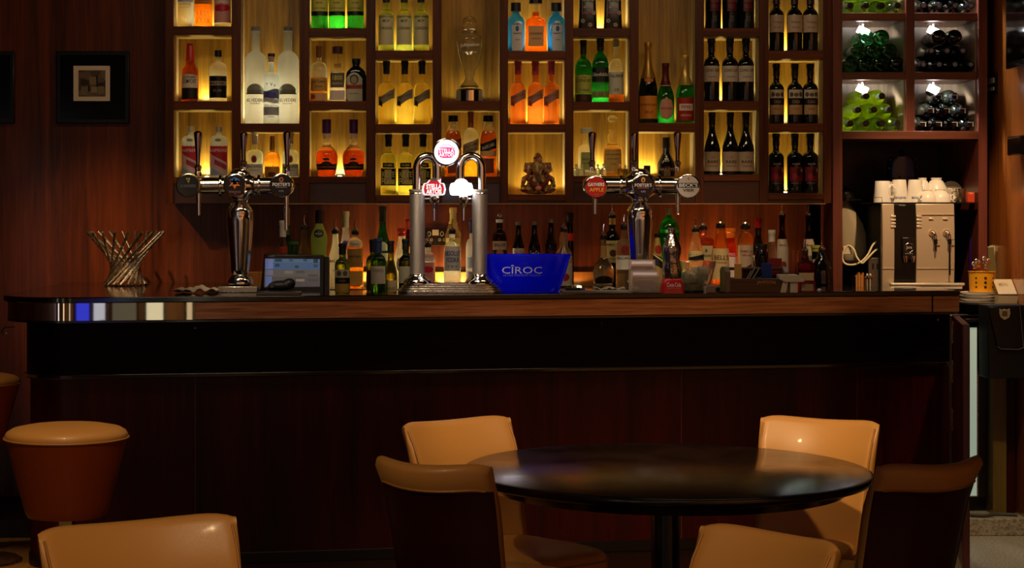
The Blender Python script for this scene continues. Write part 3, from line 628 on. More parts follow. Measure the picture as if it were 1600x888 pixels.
triple([809.5, 836.5, 861.5], 5, 1, L('pink-capped rosé wine bottles', 'below the blue gin bottles'), name='wine_bottle', H=nh(96, nz_(5,1)), R=nr_(24.5), glass=G('#f49a50'), cap=P('#a8384a'),
   labels=[(.36, .50, 1.25, '#a87868', {'skew': .35, 'wave': .1}), (.30, .37, .3, '#a84838', {'dx': -.8, 'skew': -.5})], texts=[('PINOT ROSE', .45, 1.6, .03, '#6a4438', .35)], group='pink capped rosé bottles', **sw)
# ---- column 7
z = nz_(6, 0)
pk = thing('wine_pouch', 'dark floral rosé pouch at the left of the niche above the three malts', 'pouch', place(918, z), 0, 'dark floral rosé pouches')
m = MB(); prf = [(0,.046,.03),(.01,.047,.032),(.06,.045,.03),(.18,.040,.025),(.24,.036,.006),(.26,.036,.003)]
m.loft([[(math.copysign(abs(math.cos(a_))**.4, math.cos(a_))*x, math.copysign(abs(math.sin(a_))**.6, math.sin(a_))*y, zz) for a_ in [2*math.pi*i/20 for i in range(20)]] for zz, x, y in prf]); m.build('pouch_body', P('#1c1210', .25), pk, angle=60)
for (tx, tz, tw, th_, c) in [('ROSÉ', .115, .045, .016, '#c8b0a0'), ('***', .150, .06, .02, '#b0a8a0'), ('~ ~', .085, .05, .012, '#c8305a')]:
    flat_text('pouch_print', tx, tw, th_, (0, -.034, tz), P(c), pk)
for q in ((.028,-.0335,.085),(-.026,-.0335,.045),(.01,-.0335,.025)):
    m = MB()
    for i in range(5):
        a_ = i*2*math.pi/5; m.ell((q[0]+.007*math.cos(a_), q[1], q[2]+.007*math.sin(a_)), .005, .0012, .005, n=8)
    m.build('flower_print', P('#a89c90'), pk)
dup(pk, place(957.5, z), 'dark floral rosé pouch at the right of the niche above the three malts')
single(911.5, 63, 27, 6, 1, 'whisky_bottle', 'bright green malt whisky bottle with pale green label at the left of its niche', glass=G('#2c9a40'), sh=('bulge', .54, .72), nr=.0115, cap=P('#16261a'), capz=.78,
   labels=[(.14, .44, 1.2, '#b8bc50'), (.0, .13, 1.2, '#4a2c1c')], texts=[('THE', .40, .5, .03, '#4a5020'), ('GLENLIVET', .35, 1.9, .045, '#4a5020'), ('12 YEARS', .2, 1.2, .03, '#4a5020')])
single(938, 61, 26, 6, 1, 'whisky_bottle', 'dark green malt whisky bottle with black cap in the middle of its niche', glass=G('#1c7a38'), sh=('bulge', .56, .78), nr=.0125, cap=BK, capz=.82, capr=1.15, n=3,
   labels=[(.32, .56, 1.2, '#0c140e', {'arch': .15}), (.08, .18, 1.2, '#8a9048')], texts=[('Glenfiddich', .44, 2.1, .055, '#d8dccc'), ('12', .13, .4, .06, '#3a4018')])
single(962.5, 62, 25, 6, 1, 'whisky_bottle', 'clear malt whisky bottle with cream label at the right of its niche', glass=Cg, liquid=G('#b86a20'), lvl=.30, sh=('bulge', .52, .72), nr=.010, cap=P('#c8ba90'), capz=.88, capr=1.3,
   labels=[(.13, .48, 1.2, '#c8c8ae')], texts=[('TALISKER', .42, 1.9, .045, '#2a3438'), ('10', .2, .5, .05, '#3a4448')])
z = nz_(6, 2)
single(916.5, 209, 27, 6, 2, 'tequila_bottle', 'clear square tequila bottle with cork stopper behind the red tap handle', glass=G('#f0f4e4'), n=5, ry=.9, pr=[(0,.0195),(.01,.0210),(.62,.0210),(.70,.018),(.75,.009),(.86,.0085)], stopper=(P('#d0ccb8', .3), .022, 1, [(0,.010),(0,.014),(1.2,.014),(1.3,.013)]),
   labels=[(.14, .56, .72, '#a8b060')], texts=[('PATRÓN', .40, 1.1, .06, '#3a4020'), ('SILVER', .3, .8, .03, '#3a4020')])
single(957, 191, 29, 6, 2, 'whisky_bottle', 'golden single malt bottle with glass ball stopper right of the square tequila bottle', glass=G('#f4e0a0'), liquid=G('#f2c060'), lvl=.55, sh=('round', .48, .60), nr=.0115,
   pr=[(0,.021),(.01,.023),(.46,.023),(.53,.020),(.58,.013),(.66,.0105),(.72,.013),(.78,.011),(.80,.0085),(.86,.0085)],
   stopper=(G('#f4ecc8'), .028, 1, [(0,.008),(.2,.011),(.6,.013),(1.0,.011),(1.2,.004)]), labels=[(.08, .50, 1.2, '#d8b058')], texts=[('THE DALMORE', .40, 1.9, .03, '#5a4018'), ('SINGLE MALT', .32, 1.4, .025, '#5a4018'), ('15', .22, .4, .03, '#5a4018')])
mini = None
for px, top, c, nm in [(901, 257, '#e8efe4', 'tiny clear miniature bottle at the left end of the malt niche'), (909.5, 258, '#dfe8e0', 'tiny clear miniature bottle before the square tequila bottle'), (934, 257, '#dfeedd', 'tiny clear miniature bottle left of the shelf spotlight'),
                    (943, 256, '#e8efe4', 'tiny clear miniature bottle at the foot of the single malt'), (969, 257, '#e0c850', 'tiny yellow miniature bottle right of the single malt'), (977, 258, '#b0b0a0', 'tiny grey miniature bottle at the right end of the malt niche')]:
    bottle('miniature_bottle', nh(top, z, 9.345), nr_(9, 9.345), loc=place(px, z, 9.345), label=nm, group='miniature bottles in the malt niche', glass=G(c), sh=('round', .5, .7), nr=.0035, cap=SV, capz=.82, capr=1.3, seg=14)
# ---- column 8 champagne
CH = ('slope', .40, .80)
z = nz_(7, 0)
def champ(px, top, w, name, label, glass, foil, lab, tx, D=DN, fz=.66, lo=.06, **k):
    b = bottle('champagne_bottle', nh(top, z, D), nr_(w, D), loc=place(px, z, D), label=label, glass=glass, sh=CH, nr=.0125, cap=foil, capz=fz, labels=lab, texts=tx, **k); return b
champ(1012.5, 67, 30, '', 'tall black champagne bottle with orange label and gold neck foil', G('#0c1c10', .05, .02), GD, [(.06, .34, 1.15, '#e8942c'), (.50, .58, .5, '#c87a20', {'oval': 1})], [('VEUVE CLICQUOT', .23, 2.0, .03, '#6a3a10'), ('BRUT', .14, .8, .03, '#6a3a10')], fz=.56)
champ(1040, 99, 27, '', 'shorter green champagne bottle with round pink label between two taller ones', G('#1c6a30'), P('#5a1a14', .35, .3), [(.06, .44, .85, '#d8987c', {'oval': 1}), (.62, .70, .9, '#c88a60')], [('LAURENT-PERRIER', .25, 1.5, .03, '#8a4a3a')], fz=.64)
champ(1070.5, 87, 29, '', 'green champagne bottle with gold neck foil and red label', G('#249040'), P('#d0ac58', .3, .6), [(.04, .38, 1.15, '#a82018'), (.19, .29, .8, '#e8dcc8'), (.56, .63, .45, '#3a2c18', {'oval': 1})], [('PIPER', .24, 1.0, .05, '#a82018'), ('HEIDSIECK', .12, 1.2, .03, '#e8c8a0')], fz=.56)
single(1041, 215, 29, 7, 1, 'cream_liqueur_bottle', 'dark brown cream liqueur bottle with arched label behind the central tap', glass=pm('#140e0a', .15, coat=.2), pr=[(0,.019),(.01,.0215),(.22,.0235),(.34,.0225),(.48,.016),(.60,.0095),(.98,.0085),(1,.007)], cap=BK, capz=.72, n=2.2, ry=.8,
   labels=[(.0, .17, .8, '#6a5a40', {'arch': .6})], texts=[('BAILEYS', .19, 1.6, .07, '#c08a48'), ('B', .43, .5, .09, '#d8cdb4')])
m = MB(); m.box(-.016,.016,-.012,.012,0,.056); o = m.build('small_box', P('#2a1a12'), None, .001, loc=place(1011, nz_(7,1), 9.37)); tag(o, 'small dark brown box beside the cream liqueur bottle', 'box')
# ---- column 9
rw = dict(glass=DARKG, cap=P('#1c1c30', .35), capz=.80, capr=1.1)
triple([1114, 1141, 1166], 8, 0, L('dark wine bottles with red flame print', 'above the navy-capped ones'), name='wine_bottle', H=.31, R=nr_(25), sh=('bordeaux', .62, .76), nr=.0135,
   labels=[(.30, .72, .62, '#4a0c14', {'dx': .1}), (.05, .28, .35, '#16120f', {'dx': .1})], texts=[('HAZE', .5, .9, .10, '#a04048', 0, .1), ('RED', .38, .9, .06, '#902834', 0, .1), ('XOX', .18, .5, .10, '#6a6a68', 0, .1)], group='red flame wine bottles', **rw)
triple([1111.5, 1140.5, 1165.5], 8, 1, L('navy-capped red wine bottles', 'with broad cream labels'), name='wine_bottle', H=nh(61, nz_(8,1)), R=nr_(25), sh=('bordeaux', .60, .74), nr=.0135,
   labels=[(.32, .57, 1.3, '#cdbfaa')], texts=[('CONO SUR', .50, 1.9, .05, '#3a2c28'), ('merlot', .40, 1.0, .03, '#6a5a50')], group='navy capped red wine bottles', **rw)
triple([1112.5, 1141, 1165.5], 8, 2, L('sloping-shouldered wine bottles', 'with large tan labels'), name='wine_bottle', H=nh(176, nz_(8,2)), R=nr_(26), sh=('slope', .38, .76), nr=.0125,
   labels=[(.06, .37, 1.25, '#c0a88c')], texts=[('THE', .28, .4, .02, '#6a4a34'), ('RARE', .21, 1.3, .045, '#4a2a1a'), ('VINEYARDS', .14, 1.2, .02, '#6a4a34')], group='tan labelled burgundy bottles', glass=DARKG, cap=P('#140a0c', .35), capz=.80)
# ---- column 10
triple([1213, 1241.5, 1266], 9, 0, L('dark wine bottles with square buff labels', 'nearest the wine racks'), name='wine_bottle', H=.30, R=nr_(24), sh=('bordeaux', .62, .76), nr=.0135,
   labels=[(.33, .62, 1.25, '#c4ac94')], texts=[('Trivento', .50, 1.3, .04, '#7a5a44'), ('MALBEC', .41, 1.0, .02, '#7a5a44')], group='buff labelled red wine bottles', glass=DARKG, cap=P('#2a0c1c', .35), capz=.80)
triple([1213, 1242, 1266], 9, 1, L('dark wine bottles with two-part picture labels', 'nearest the racks'), name='wine_bottle', H=nh(100, nz_(9,1)), R=nr_(24), sh=('bordeaux', .58, .72), nr=.0130,
   labels=[(.16, .32, 1.05, '#c09a68'), (.32, .42, 1.2, '#14100e'), (.43, .57, 1.05, '#cfc4b0'), (.45, .53, .25, '#5a4a40', {'oval': 1, 'dx': -.6}), (.45, .52, .3, '#6a5648', {'oval': 1}), (.45, .53, .25, '#5a4a40', {'oval': 1, 'dx': .6})], texts=[('CASA', .37, 1.0, .05, '#a89878'), ('RIOJA', .25, .9, .03, '#7a4a28')], group='picture labelled red wine bottles', glass=DARKG, cap=P('#160c0c', .35), capz=.80)
triple([1212.5, 1242, 1266], 9, 2, L('black wine bottles with crimson labels', 'in the lowest right niche'), name='wine_bottle', H=nh(209, nz_(9,2)), R=nr_(25), sh=('bordeaux', .60, .72), nr=.0130,
   labels=[(.20, .44, .95, '#7a1420', {'dx': .1}), (.36, .41, .15, '#b0a8a8', {'dx': .75}), (.22, .34, .3, '#b02434', {'oval': 1, 'dx': -.2}), (.28, .42, .3, '#3a0a10', {'oval': 1, 'dx': .3})], texts=[('HAZE', .49, .9, .03, '#c0b8b0'), ('RED', .17, 1.2, .015, '#a09890')], group='crimson patterned wine bottles', glass=DARKG, cap=P('#120c0c', .35), capz=.80)
for a_ in LEDS: led(*a_[:3], e=a_[3], **({'col': a_[4]} if len(a_) > 4 else {}))
# ---- lying bottles in the racks
rp = nr_(24.6, 9.32)
def rackb(mat, lab, mode, group, cats='bottle'):
    r = thing('wine_bottle', lab, cats, (0,0,0), 0, group)
    S = rings_for(('bordeaux', .60, .74), .29, rp*.98, .0145)
    m = MB()
    if mode == 'butt':
        m.lathe([(.0, .006), (.012, rp*.55), (.002, rp*.8)]+[(z, q) for z, q in S[1:]], 26, ax='y'); m.build('glass_body', mat, r, angle=45)
    else:
        m.lathe([(.29-z, q) for z, q in S][::-1], 26, ax='y'); m.build('glass_body', mat, r, angle=45)
        m = MB(); m.lathe([(-.001, .010), (-.0015, .0145), (.0, .0165), (.055, .0165), (.056, .0150)], 18, ax='y'); m.build('cap', P('#101010', .3) if mode == 'neck' else P('#0c0c10', .3), r)
        if mode == 'disc': m = MB(); m.lathe([(-.0035, .001), (-.0032, .011), (-.0015, .011)], 16, ax='y'); m.build('capsule_disc', P('#8a8aa0', .35, .4), r)
        if mode == 'mark': m = MB(); m.box(-.016, .014, -.004, -.0017, .004, .007); m.box(.008, .012, -.004, -.0017, -.016, .006); m.build('capsule_mark', P('#d8d8dc'), r)
    return r
DR = 9.33
def pyramid(px0, ybase, zs, rowsn, mat, mode, group, desc, dx=0, lastmode=None):
    pr = {}; ordn = ['first', 'second', 'third', 'fourth']; rown = ['bottom', 'second', 'third', 'top']
    step = 2*rp*1.005
    for rI, cnt in enumerate(rowsn):
        for k in range(cnt):
            x = W(px0, DR)+rp+k*step+rI*step/2; zz = zs+rp+rI*step*.866
            lab = '%s, %s row, %s from left' % (desc, rown[rI], ordn[k])
            md = lastmode if (lastmode and rI == len(rowsn)-1) else mode
            if md not in pr: pr[md] = rackb(mat, lab, md, group); pr[md].location = (x, DR, zz)
            else: dup(pr[md], (x, DR, zz), lab)
zr = [Z_(20), Z_(112.5), Z_(205)]
pyramid(1316.5, 0, zr[0]+.0005, [4, 3], G('#b8d848'), 'neck', 'green bottles lying in the top left rack', 'pale green bottle lying in the top left rack')
pyramid(1316.5, 0, zr[1]+.0005, [4, 3, 2], G('#3a8a48', .04, .05), 'butt', 'dark green bottles lying butt end out in the left rack', 'dark green bottle lying butt end out')
pyramid(1316.5, 0, zr[2]+.0005, [4, 3, 2], G('#d0e83c', .03, .4), 'neck', 'yellow-green bottles lying in the lower left rack', 'yellow-green bottle lying neck out')
pyramid(1430.5, 0, zr[0]+.0005, [4, 3], DARKG, 'disc', 'dark bottles lying in the top right rack', 'dark bottle lying in the top right rack')
pyramid(1430.5, 0, zr[1]+.0005, [4, 3, 2], DARKG, 'disc', 'dark bottles lying in the middle right rack', 'dark bottle lying in the middle right rack', lastmode='butt')
pyramid(1430.5, 0, zr[2]+.0005, [4, 3, 2], DARKG, 'mark', 'black bottles lying in the lower right rack', 'black bottle lying in the lower right rack')
# rack lamps
for i, (px, py, lv, c) in enumerate([(1348,47,'middle left','#eaf2ff'),(1458,47,'middle right','#eaf2ff'),(1347,138,'lower left','#f4fbe8'),(1458,138,'lower right','#eaf2ff'),(1348,-46,'top left','#eaf2ff'),(1458,-46,'top right','#eaf2ff')]):
    D = 9.40; x = W(px, D); zt = Z_({0:32.5,1:32.5,2:124.5,3:124.5,4:-62,5:-62}[i])
    t = thing('rack_lamp', 'small white rack light under the shelf of the %s wine rack' % lv, 'light', (x, D, zt), 0, 'rack lights')
    m = MB(); m.box(-.004,.004,-.004,.004,-.030,0); m.box(-.035,.035,-.02,.02,-.006,-.0005); m.build('bracket', M_steel, t)
    m = MB(); m.box(-.028,.028,-.004,.004,-.020,.020); m.xf(Matrix.Translation((0,-.004,-.042)) @ Matrix.Rotation(math.radians(-24), 4, 'X') @ Matrix.Rotation(math.radians(28), 4, 'Y')); m.build('lens', pm('#ffffff', .3, emit=c, es=9), t, .002)
    lamp('SPOT', 'rack_lamp_glow', (x, D-.045, zt-.030), 14, (.92, .96, 1), .02, (x, D+.25, zt-.5), 150, .3)
# ================================================================== BOTTLES ON THE BACK BAR
def low(px, top, w, name, label, D=9.40, zb=ZB, **k):
    return bottle(name, ZY(top, D)-zb, w/2/F*D, loc=(W(px, D), D, zb), label=label, **k)
low(442, 345, 15, 'vodka_bottle', 'slim bottle with red label and white cap behind the screen, nearest its left corner', D=9.30, glass=Cg, sh=('line', .6, .7), nr=.012, cap=WHT, capz=.76, labels=[(.52, .62, 1.1, '#a83418')])
low(448, 325, 13, 'wine_bottle', 'tall thin bottle with pale cap under the longer tap spout', D=9.46, glass=G('#6a8a5a'), nr=.011, sh=('slope', .55, .7), cap=P('#b8b0a0'), capz=.78, labels=[(.66, .74, 1.0, '#1c6a34')])
low(459, 378, 15, 'bitters_bottle', 'small bright green bottle just above the till screen', D=9.33, glass=G('#30b050'), nr=.016, sh=('round', .8, .9), cap=P('#1c6a30'), capz=.94)
low(475, 336, 23, 'syrup_bottle', 'clear bell shaped bottle with metal pourer above the till screen', D=9.38, glass=G('#e8dcc8'), pr=[(0,.0345),(.3,.0345),(.48,.031),(.60,.022),(.72,.0145),(1,.013)], spout=True, labels=[(.30, .46, .9, '#c8a888', {'oval': 1})])
low(498.5, 329, 26, 'melon_liqueur_bottle', 'tall pale green frosted bottle with black round neck label', D=9.42, glass=pm('#b8cc78', .4, trans=.35, ior=1.3, tl=.5), pr=[(0,.024),(.02,.026),(.35,.030),(.60,.036),(.66,.036),(.72,.030),(.80,.018),(.86,.0145),(1,.0145)], cap=BK, capz=.83, labels=[(.645, .76, .62, '#141810', {'oval': 1})], texts=[('MIDORI', .70, .8, .02, '#b8c0a0')])
low(524, 342, 22, 'coconut_rum_bottle', 'opaque white rum bottle with pourer glowing beside the till screen', D=9.40, glass=pm('#f4f0e0', .35, trans=.2, tl=.6), sh=('slope', .42, .84), nr=.0125, spout=True, texts=[('MALIBU', .46, 1.7, .05, '#1c1814'), ('ORIGINAL', .3, .8, .02, '#5a4a3a')])
low(540, 331, 17, 'vodka_bottle', 'tall clear bottle with silver cap and violet round label', D=9.47, glass=Cg, sh=('slope', .48, .78), nr=.0125, cap=SV, capz=.79, labels=[(.50, .62, .62, '#4a48b0', {'oval': 1})])
low(555, 343, 26, 'tequila_bottle', 'amber tequila bottle with pourer and buff label standing behind the small green wine bottle', D=9.36, glass=Cg, liquid=G('#f0a030'), lvl=.72, sh=('round', .66, .88), nr=.0125, spout=True, labels=[(.36, .68, 1.15, '#a8803c'), (.70, .84, .8, '#d8c8a0', {'oval': 1}), (.06, .30, 1.1, '#d8a04c')], texts=[('TEQUILA', .76, 1.0, .04, '#3a3a6a'), ('Jose Cuervo', .55, 1.6, .06, '#3a2810')])
low(598, 322, 24, 'vermouth_bottle', 'tall emerald green bottle behind the small wine bottles', D=9.44, glass=G('#1c7a40'), sh=('slope', .46, .78), nr=.0135, cap=P('#12160f'), capz=.80, labels=[(.02, .42, 1.1, '#d8dcc8'), (.45, .56, .7, '#c8d0b0', {'arch': .4})], texts=[('EXTRA DRY', .3, 1.6, .05, '#2a3a20')])
low(628, 357, 26, 'coconut_rum_bottle', 'white bottle with red cap and round brown badge partly behind the tap column', D=9.38, glass=pm('#f4f0e0', .35, trans=.2, tl=.6), sh=('slope', .42, .84), nr=.0145, cap=P('#b82a1c', .35), capz=.87, labels=[(.26, .52, .7, '#8a7a6c', {'oval': 1}), (.29, .49, .55, '#d8d0c0', {'oval': 1})], texts=[('HOB', .39, .9, .08, '#5a3a30')])
low(638, 343, 12, 'liqueur_bottle', 'thin dark red bottle close behind the left tap column', D=9.48, glass=G('#6a1c10'), nr=.010, cap=P('#8a2010'), capz=.85, labels=[(.5,.6,1,'#c8a020')])
z5 = ZB
abv = dict(sh=('round', .60, .80), nr=.0125, capr=1.2)
low(668.5, 363, 23, 'vodka_bottle', 'small clear bottle with pink raspberry label between the tap columns', D=9.34, glass=Frost, spout=True, labels=[(.06, .58, 1.3, '#e8988c'), (.34, .50, .8, '#e02c34', {'oval': 1}), (.60, .80, 1.2, '#e8c8c0')], texts=[('ABSOLUT', .72, 1.9, .06, '#c84850'), ('RASPBERRI', .64, 1.9, .05, '#ffffff')], **abv)
low(708, 325, 25, 'liqueur_bottle', 'tall cream coloured bottle behind the clear vodka bottle', D=9.46, glass=G('#f0e8b0', .1), sh=('line', .66, .84), nr=.0125, cap=P('#d8cc98', .45), capz=.80, labels=[(.20, .62, 1.1, '#c8bc70'), (.3, .5, .5, '#a89840', {'oval': 1})])
low(706.5, 342, 26, 'vodka_bottle', 'clear vodka bottle with blue lettering and pourer between the tap columns', D=9.32, glass=Cg, spout=True, labels=[(.30, .72, 1.25, '#e8e4dc')], texts=[('ABSOLUT', .60, 2.2, .085, '#1c3a90'), ('VODKA', .49, 1.7, .08, '#1c3a90'), ('* * *', .38, 1.2, .03, '#7a7a80')], **abv)
low(738, 343, 20, 'vodka_bottle', 'white frosted bottle with blue cap partly behind the right tap column', D=9.38, glass=pm('#f0f0f4', .35, trans=.2, tl=.5), sh=('round', .58, .72), nr=.0115, cap=P('#1c2a5a'), capz=.80, labels=[(.30, .46, 1.1, '#b0b8d8', {'wave': .15}), (.12, .24, 1.1, '#c8ccdc')], texts=[('GREY', .22, 1.0, .04, '#8088b0')])
low(780.5, 322, 24, 'rum_bottle', 'dark spiced rum bottle with illustrated label left behind the blue tub', D=9.36, glass=G('#4a1c10'), spout=True, sh=('round', .62, .82), nr=.0125, labels=[(.30, .66, 1.1, '#1c1210'), (.54, .66, 1.1, '#c8a890'), (.32, .56, .55, '#b87a48', {'oval': 1}), (.92, .97, .9, '#e8e0d0')], texts=[('SAILOR', .61, 1.6, .045, '#2a1c14'), ('RUM', .34, .9, .04, '#8a6a9a')])
ck = dict(glass=pm('#120806', .06, spec=.7, coat=.3), pr=[(0,.025),(.03,.029),(.18,.030),(.32,.0265),(.40,.0275),(.56,.030),(.62,.029),(.72,.020),(.82,.0135),(.96,.0125),(.97,.0145),(1,.0135)])
for px, top, tx, tc_, nm in [(810, 347, 'Coca-Cola', '#c04038', 'small dark cola bottle with white label, leftmost behind the blue tub'), (835, 347, 'Coca-Cola', '#e8e4e0', 'small dark cola bottle with white script on black, behind the middle of the blue tub'), (861, 343, 'Cherry', '#8a1c2c', 'small dark cola bottle with faint red print behind the tub lettering end')]:
    low(px, top, 19, 'cola_bottle', nm, D=9.40, cap=P('#8a8078', .35, .5), capz=.95, labels=[(.42, .60, 1.25, {'#c04038': '#c8bcb0'}.get(tc_, '#14100e'))], texts=[(tx, .52, 1.7, .09, tc_)], group='cola bottles behind the blue tub', **ck)
low(890, 332, 13, 'liqueur_bottle', 'tall dark bottle with bright red seal behind the right end of the blue tub', D=9.47, glass=G('#140c0c'), nr=.0135, sh=('slope', .5, .8), cap=P('#1c1412'), capz=.86, labels=[(.62, .72, 1.3, '#c82018')])
low(881, 339, 27, 'liqueur_bottle', 'white shouldered bottle with pourer at the right end of the blue tub', D=9.30, glass=G('#e8e4d4', .1), spout=True, pr=[(0,.036),(.50,.036),(.60,.033),(.68,.018),(.74,.016),(.80,.019),(.88,.016),(1,.012)], labels=[(.05, .42, 1.2, '#d8d0bc'), (.12, .26, .6, '#b83420', {'oval': 1}), (.46, .54, 1.2, '#b0b070')])
low(943, 350, 34, 'cognac_bottle', 'clear round bellied bottle with tall neck and gold band in front of the green whiskey', D=9.18+.12, glass=G('#c8c0b0'), pr=[(0,.036),(.02,.040),(.14,.048),(.28,.052),(.36,.050),(.45,.040),(.52,.024),(.60,.016),(.78,.0135),(1,.0125)], spout=True, labels=[(.10, .24, .9, '#2a1c14', {'arch': .4}), (.37, .44, .3, '#2a2018', {'oval': 1}), (.58, .80, 1*.33, '#c89a58')])
low(956.5, 318, 27, 'whiskey_bottle', 'tall dark green whiskey bottle with cream label beneath the tap arm', D=9.44, glass=G('#1a3a1c'), sh=('bulge', .56, .78), nr=.0135, spout=True, labels=[(.34, .64, 1.2, '#c8b878'), (.86, .96, .45, '#c8a058'), (.42, .52, .4, '#5a3a20', {'oval': 1})], texts=[('JAMESON', .58, 1.9, .045, '#2a2410'), ('IRISH WHISKEY', .39, 1.6, .025, '#4a4020')])
low(975, 335, 26, 'rum_bottle', 'clear white rum bottle with red bat disc beside the chrome tap column', D=9.34, glass=Cg, sh=('round', .66, .78), nr=.012, spout=True, labels=[(.30, .84*.62, 1.2, '#d8d4c4'), (.54, .68, .45, '#8a1c18', {'oval': 1})], texts=[('BACARDI', .48, 2.0, .045, '#2a2420')])
low(1045.5, 327, 33, 'gin_bottle', 'bright green rounded gin bottle with silver cap behind the cola bottle statuette', D=9.40, glass=G('#20c84a', .04, .2), pr=[(0,.036),(.05,.040),(.64,.052),(.72,.052),(.80,.046),(.86,.034),(.90,.017),(.93,.014),(1,.014)], n=2.2, cap=P('#b0b08c', .35, .4), capz=.925, labels=[(.56, .66, 1.1, '#1c8a3c'), (.52, .60, .35, '#c8c8a8', {'dx': .6}), (.70, .74, 1.1, '#80e090')], texts=[('Tanqueray', .61, 1.3, .05, '#c8e0b0')])
m = MB(); D = 9.36
lk = bottle('liqueur_bottle', .27, .034, loc=(W(1027, D), D, ZB), label='tilted looking gold bottle with red seal between the tap column and the green gin', glass=pm('#c8a850', .35, .3), sh=('line', .35, .95), nr=.010, cap=BK, capz=.93, labels=[(.62, .80, .5, '#a82018', {'oval': 1, 'dx': .1}), (.40, .60, .8, '#14100c', {'skew': -.5}), (.55, .58, .9, '#e8d8a0', {'skew': -.7})])
low(1087, 339, 25, 'whisky_bottle', 'clear whisky bottle with slanting black label and pourer behind the ice bucket', D=9.32, glass=G('#f4dca8'), sh=('line', .56, .88), nr=.0125, spout=True, n=3, labels=[(.30, .62, 1.0, '#d8c080'), (.34, .54, .95, '#14100c', {'skew': .2})], texts=[('BLACK LABEL', .45, 1.5, .04, '#8a8070', .2)])
low(1099, 336, 32, 'bourbon_bottle', 'broad square amber bourbon bottle with cream label right behind a slanting black label', D=9.42, glass=G('#a8401c'), n=5, ry=.8, pr=[(0,.050),(.76,.050),(.79,.048),(.84,.022),(.86,.0165),(1,.0155)], spout=True, labels=[(.30, .68, .78, '#c8b888')], texts=[('13', .60, .5, .05, '#2a2018'), ('No. 1 BOND', .52, 1.3, .035, '#2a2018')])
low(1126, 333, 26, 'whisky_bottle', 'amber whisky bottle with large cream label and pourer right of the ice bucket', D=9.34, glass=G('#f0b050'), sh=('slope', .54, .94), nr=.0155, spout=True, labels=[(.14, .62, 1.25, '#e8c888'), (.22, .34, .3, '#b88848', {'oval': 1})], texts=[("BELL'S", .48, 1.9, .075, '#5a2814'), ('ORIGINAL', .40, 1.2, .02, '#5a2814')])
low(1142, 357, 17, 'aperitif_bottle', 'orange capped bottle with white neck paper behind the amber whisky', D=9.44, glass=G('#e85018'), nr=.016, sh=('round', .60, .74), cap=P('#e87820', .35), capz=.84, labels=[(.1, .52, 1.3, '#f0e8d8')], texts=[('APEROL', .56, 1.6, .05, '#d8d0e8')])
low(1164.5, 334, 25, 'whiskey_bottle', 'amber whiskey bottle with pale label and pourer left of the black coffee liqueur', D=9.36, glass=G('#e8a850'), sh=('round', .68, .88), nr=.0165, spout=True, labels=[(.10, .68, 1.2, '#c8a888'), (.12, .34, .7, '#4a3020', {'skew': .5})], texts=[('FAMOUS', .58, 1.5, .04, '#8a3020'), ('GROUSE', .52, 1.2, .03, '#8a3020')])
low(1184.5, 341, 20, 'coffee_liqueur_bottle', 'black coffee liqueur bottle with red cap and white script', D=9.44, glass=pm('#0a0706', .1, coat=.4), sh=('slope', .50, .78), nr=.0125, cap=P('#a01420', .35), capz=.86, labels=[], texts=[('Tia Maria', .42, 1.9, .08, '#e8e0d4')])
low(1206, 360, 16, 'syrup_bottle', 'small clear bottle with white cap behind the wooden caddy', D=9.40, glass=Cg, nr=.0125, sh=('slope', .5, .8), cap=P('#d8d0c0'), capz=.80, labels=[(.3, .5, 1.0, '#a8a090')])
for px, nm, rd in [(1222, 'dark wine bottle with tall white label and black pourer behind the wooden caddy', '#8a3020'), (1263.5, 'dark wine bottle with tall white label and black pourer by the cabinet side', '#a8784a')]:
    low(px, 318, 21, 'wine_bottle', nm, D=9.44, glass=G('#5a2018'), sh=('slope', .48, .80), nr=.0115, spout=True, labels=[(.18, .66, 1.05, '#cdbca0'), (.26, .36, .5, rd, {'oval': 1})], texts=[('Merlot', .58, 1.0, .03, '#6a4a34')], group='white labelled wine bottles with pourers')
low(1275, 384, 13, 'bitters_bottle', 'small dark bottle with green cap at the right end of the bottle row', D=9.34, glass=G('#1c1410'), nr=.017, sh=('round', .72, .82), cap=P('#a0a038'), capz=.86, labels=[(.40, .68, 1.1, '#c8c0b0')])
low(1258, 373, 27, 'rum_bottle', 'red square bottle with buff label and tall pourer behind the white dispenser', D=9.22, glass=G('#b03024'), n=4, ry=.9, pr=[(0,.042),(.60,.042),(.68,.036),(.74,.020),(.90,.0135),(1,.0125)], spout=True, labels=[(.12, .42, .85, '#b8a078')])
low(1284, 371, 30, 'decanter', 'low black decanter with silver pourer at the right end of the bottle row', D=9.22, glass=pm('#0c0a0a', .08, coat=.4), pr=[(0,.044),(.4,.046),(.62,.042),(.78,.026),(.9,.016),(1,.014)], spout=True)
low(1243, 392, 9, 'syrup_bottle', 'small reddish glass jar just left of the tall white labelled bottle by the cabinet', D=9.26, glass=G('#c87a60'), nr=.012, sh=('round', .8, .9))
low(1190, 382, 22, 'syrup_bottle', 'dark squat jar behind the straws in the wooden caddy', D=9.22, glass=G('#2a1a14'), nr=.02, sh=('round', .7, .85), cap=BK, capz=.88)
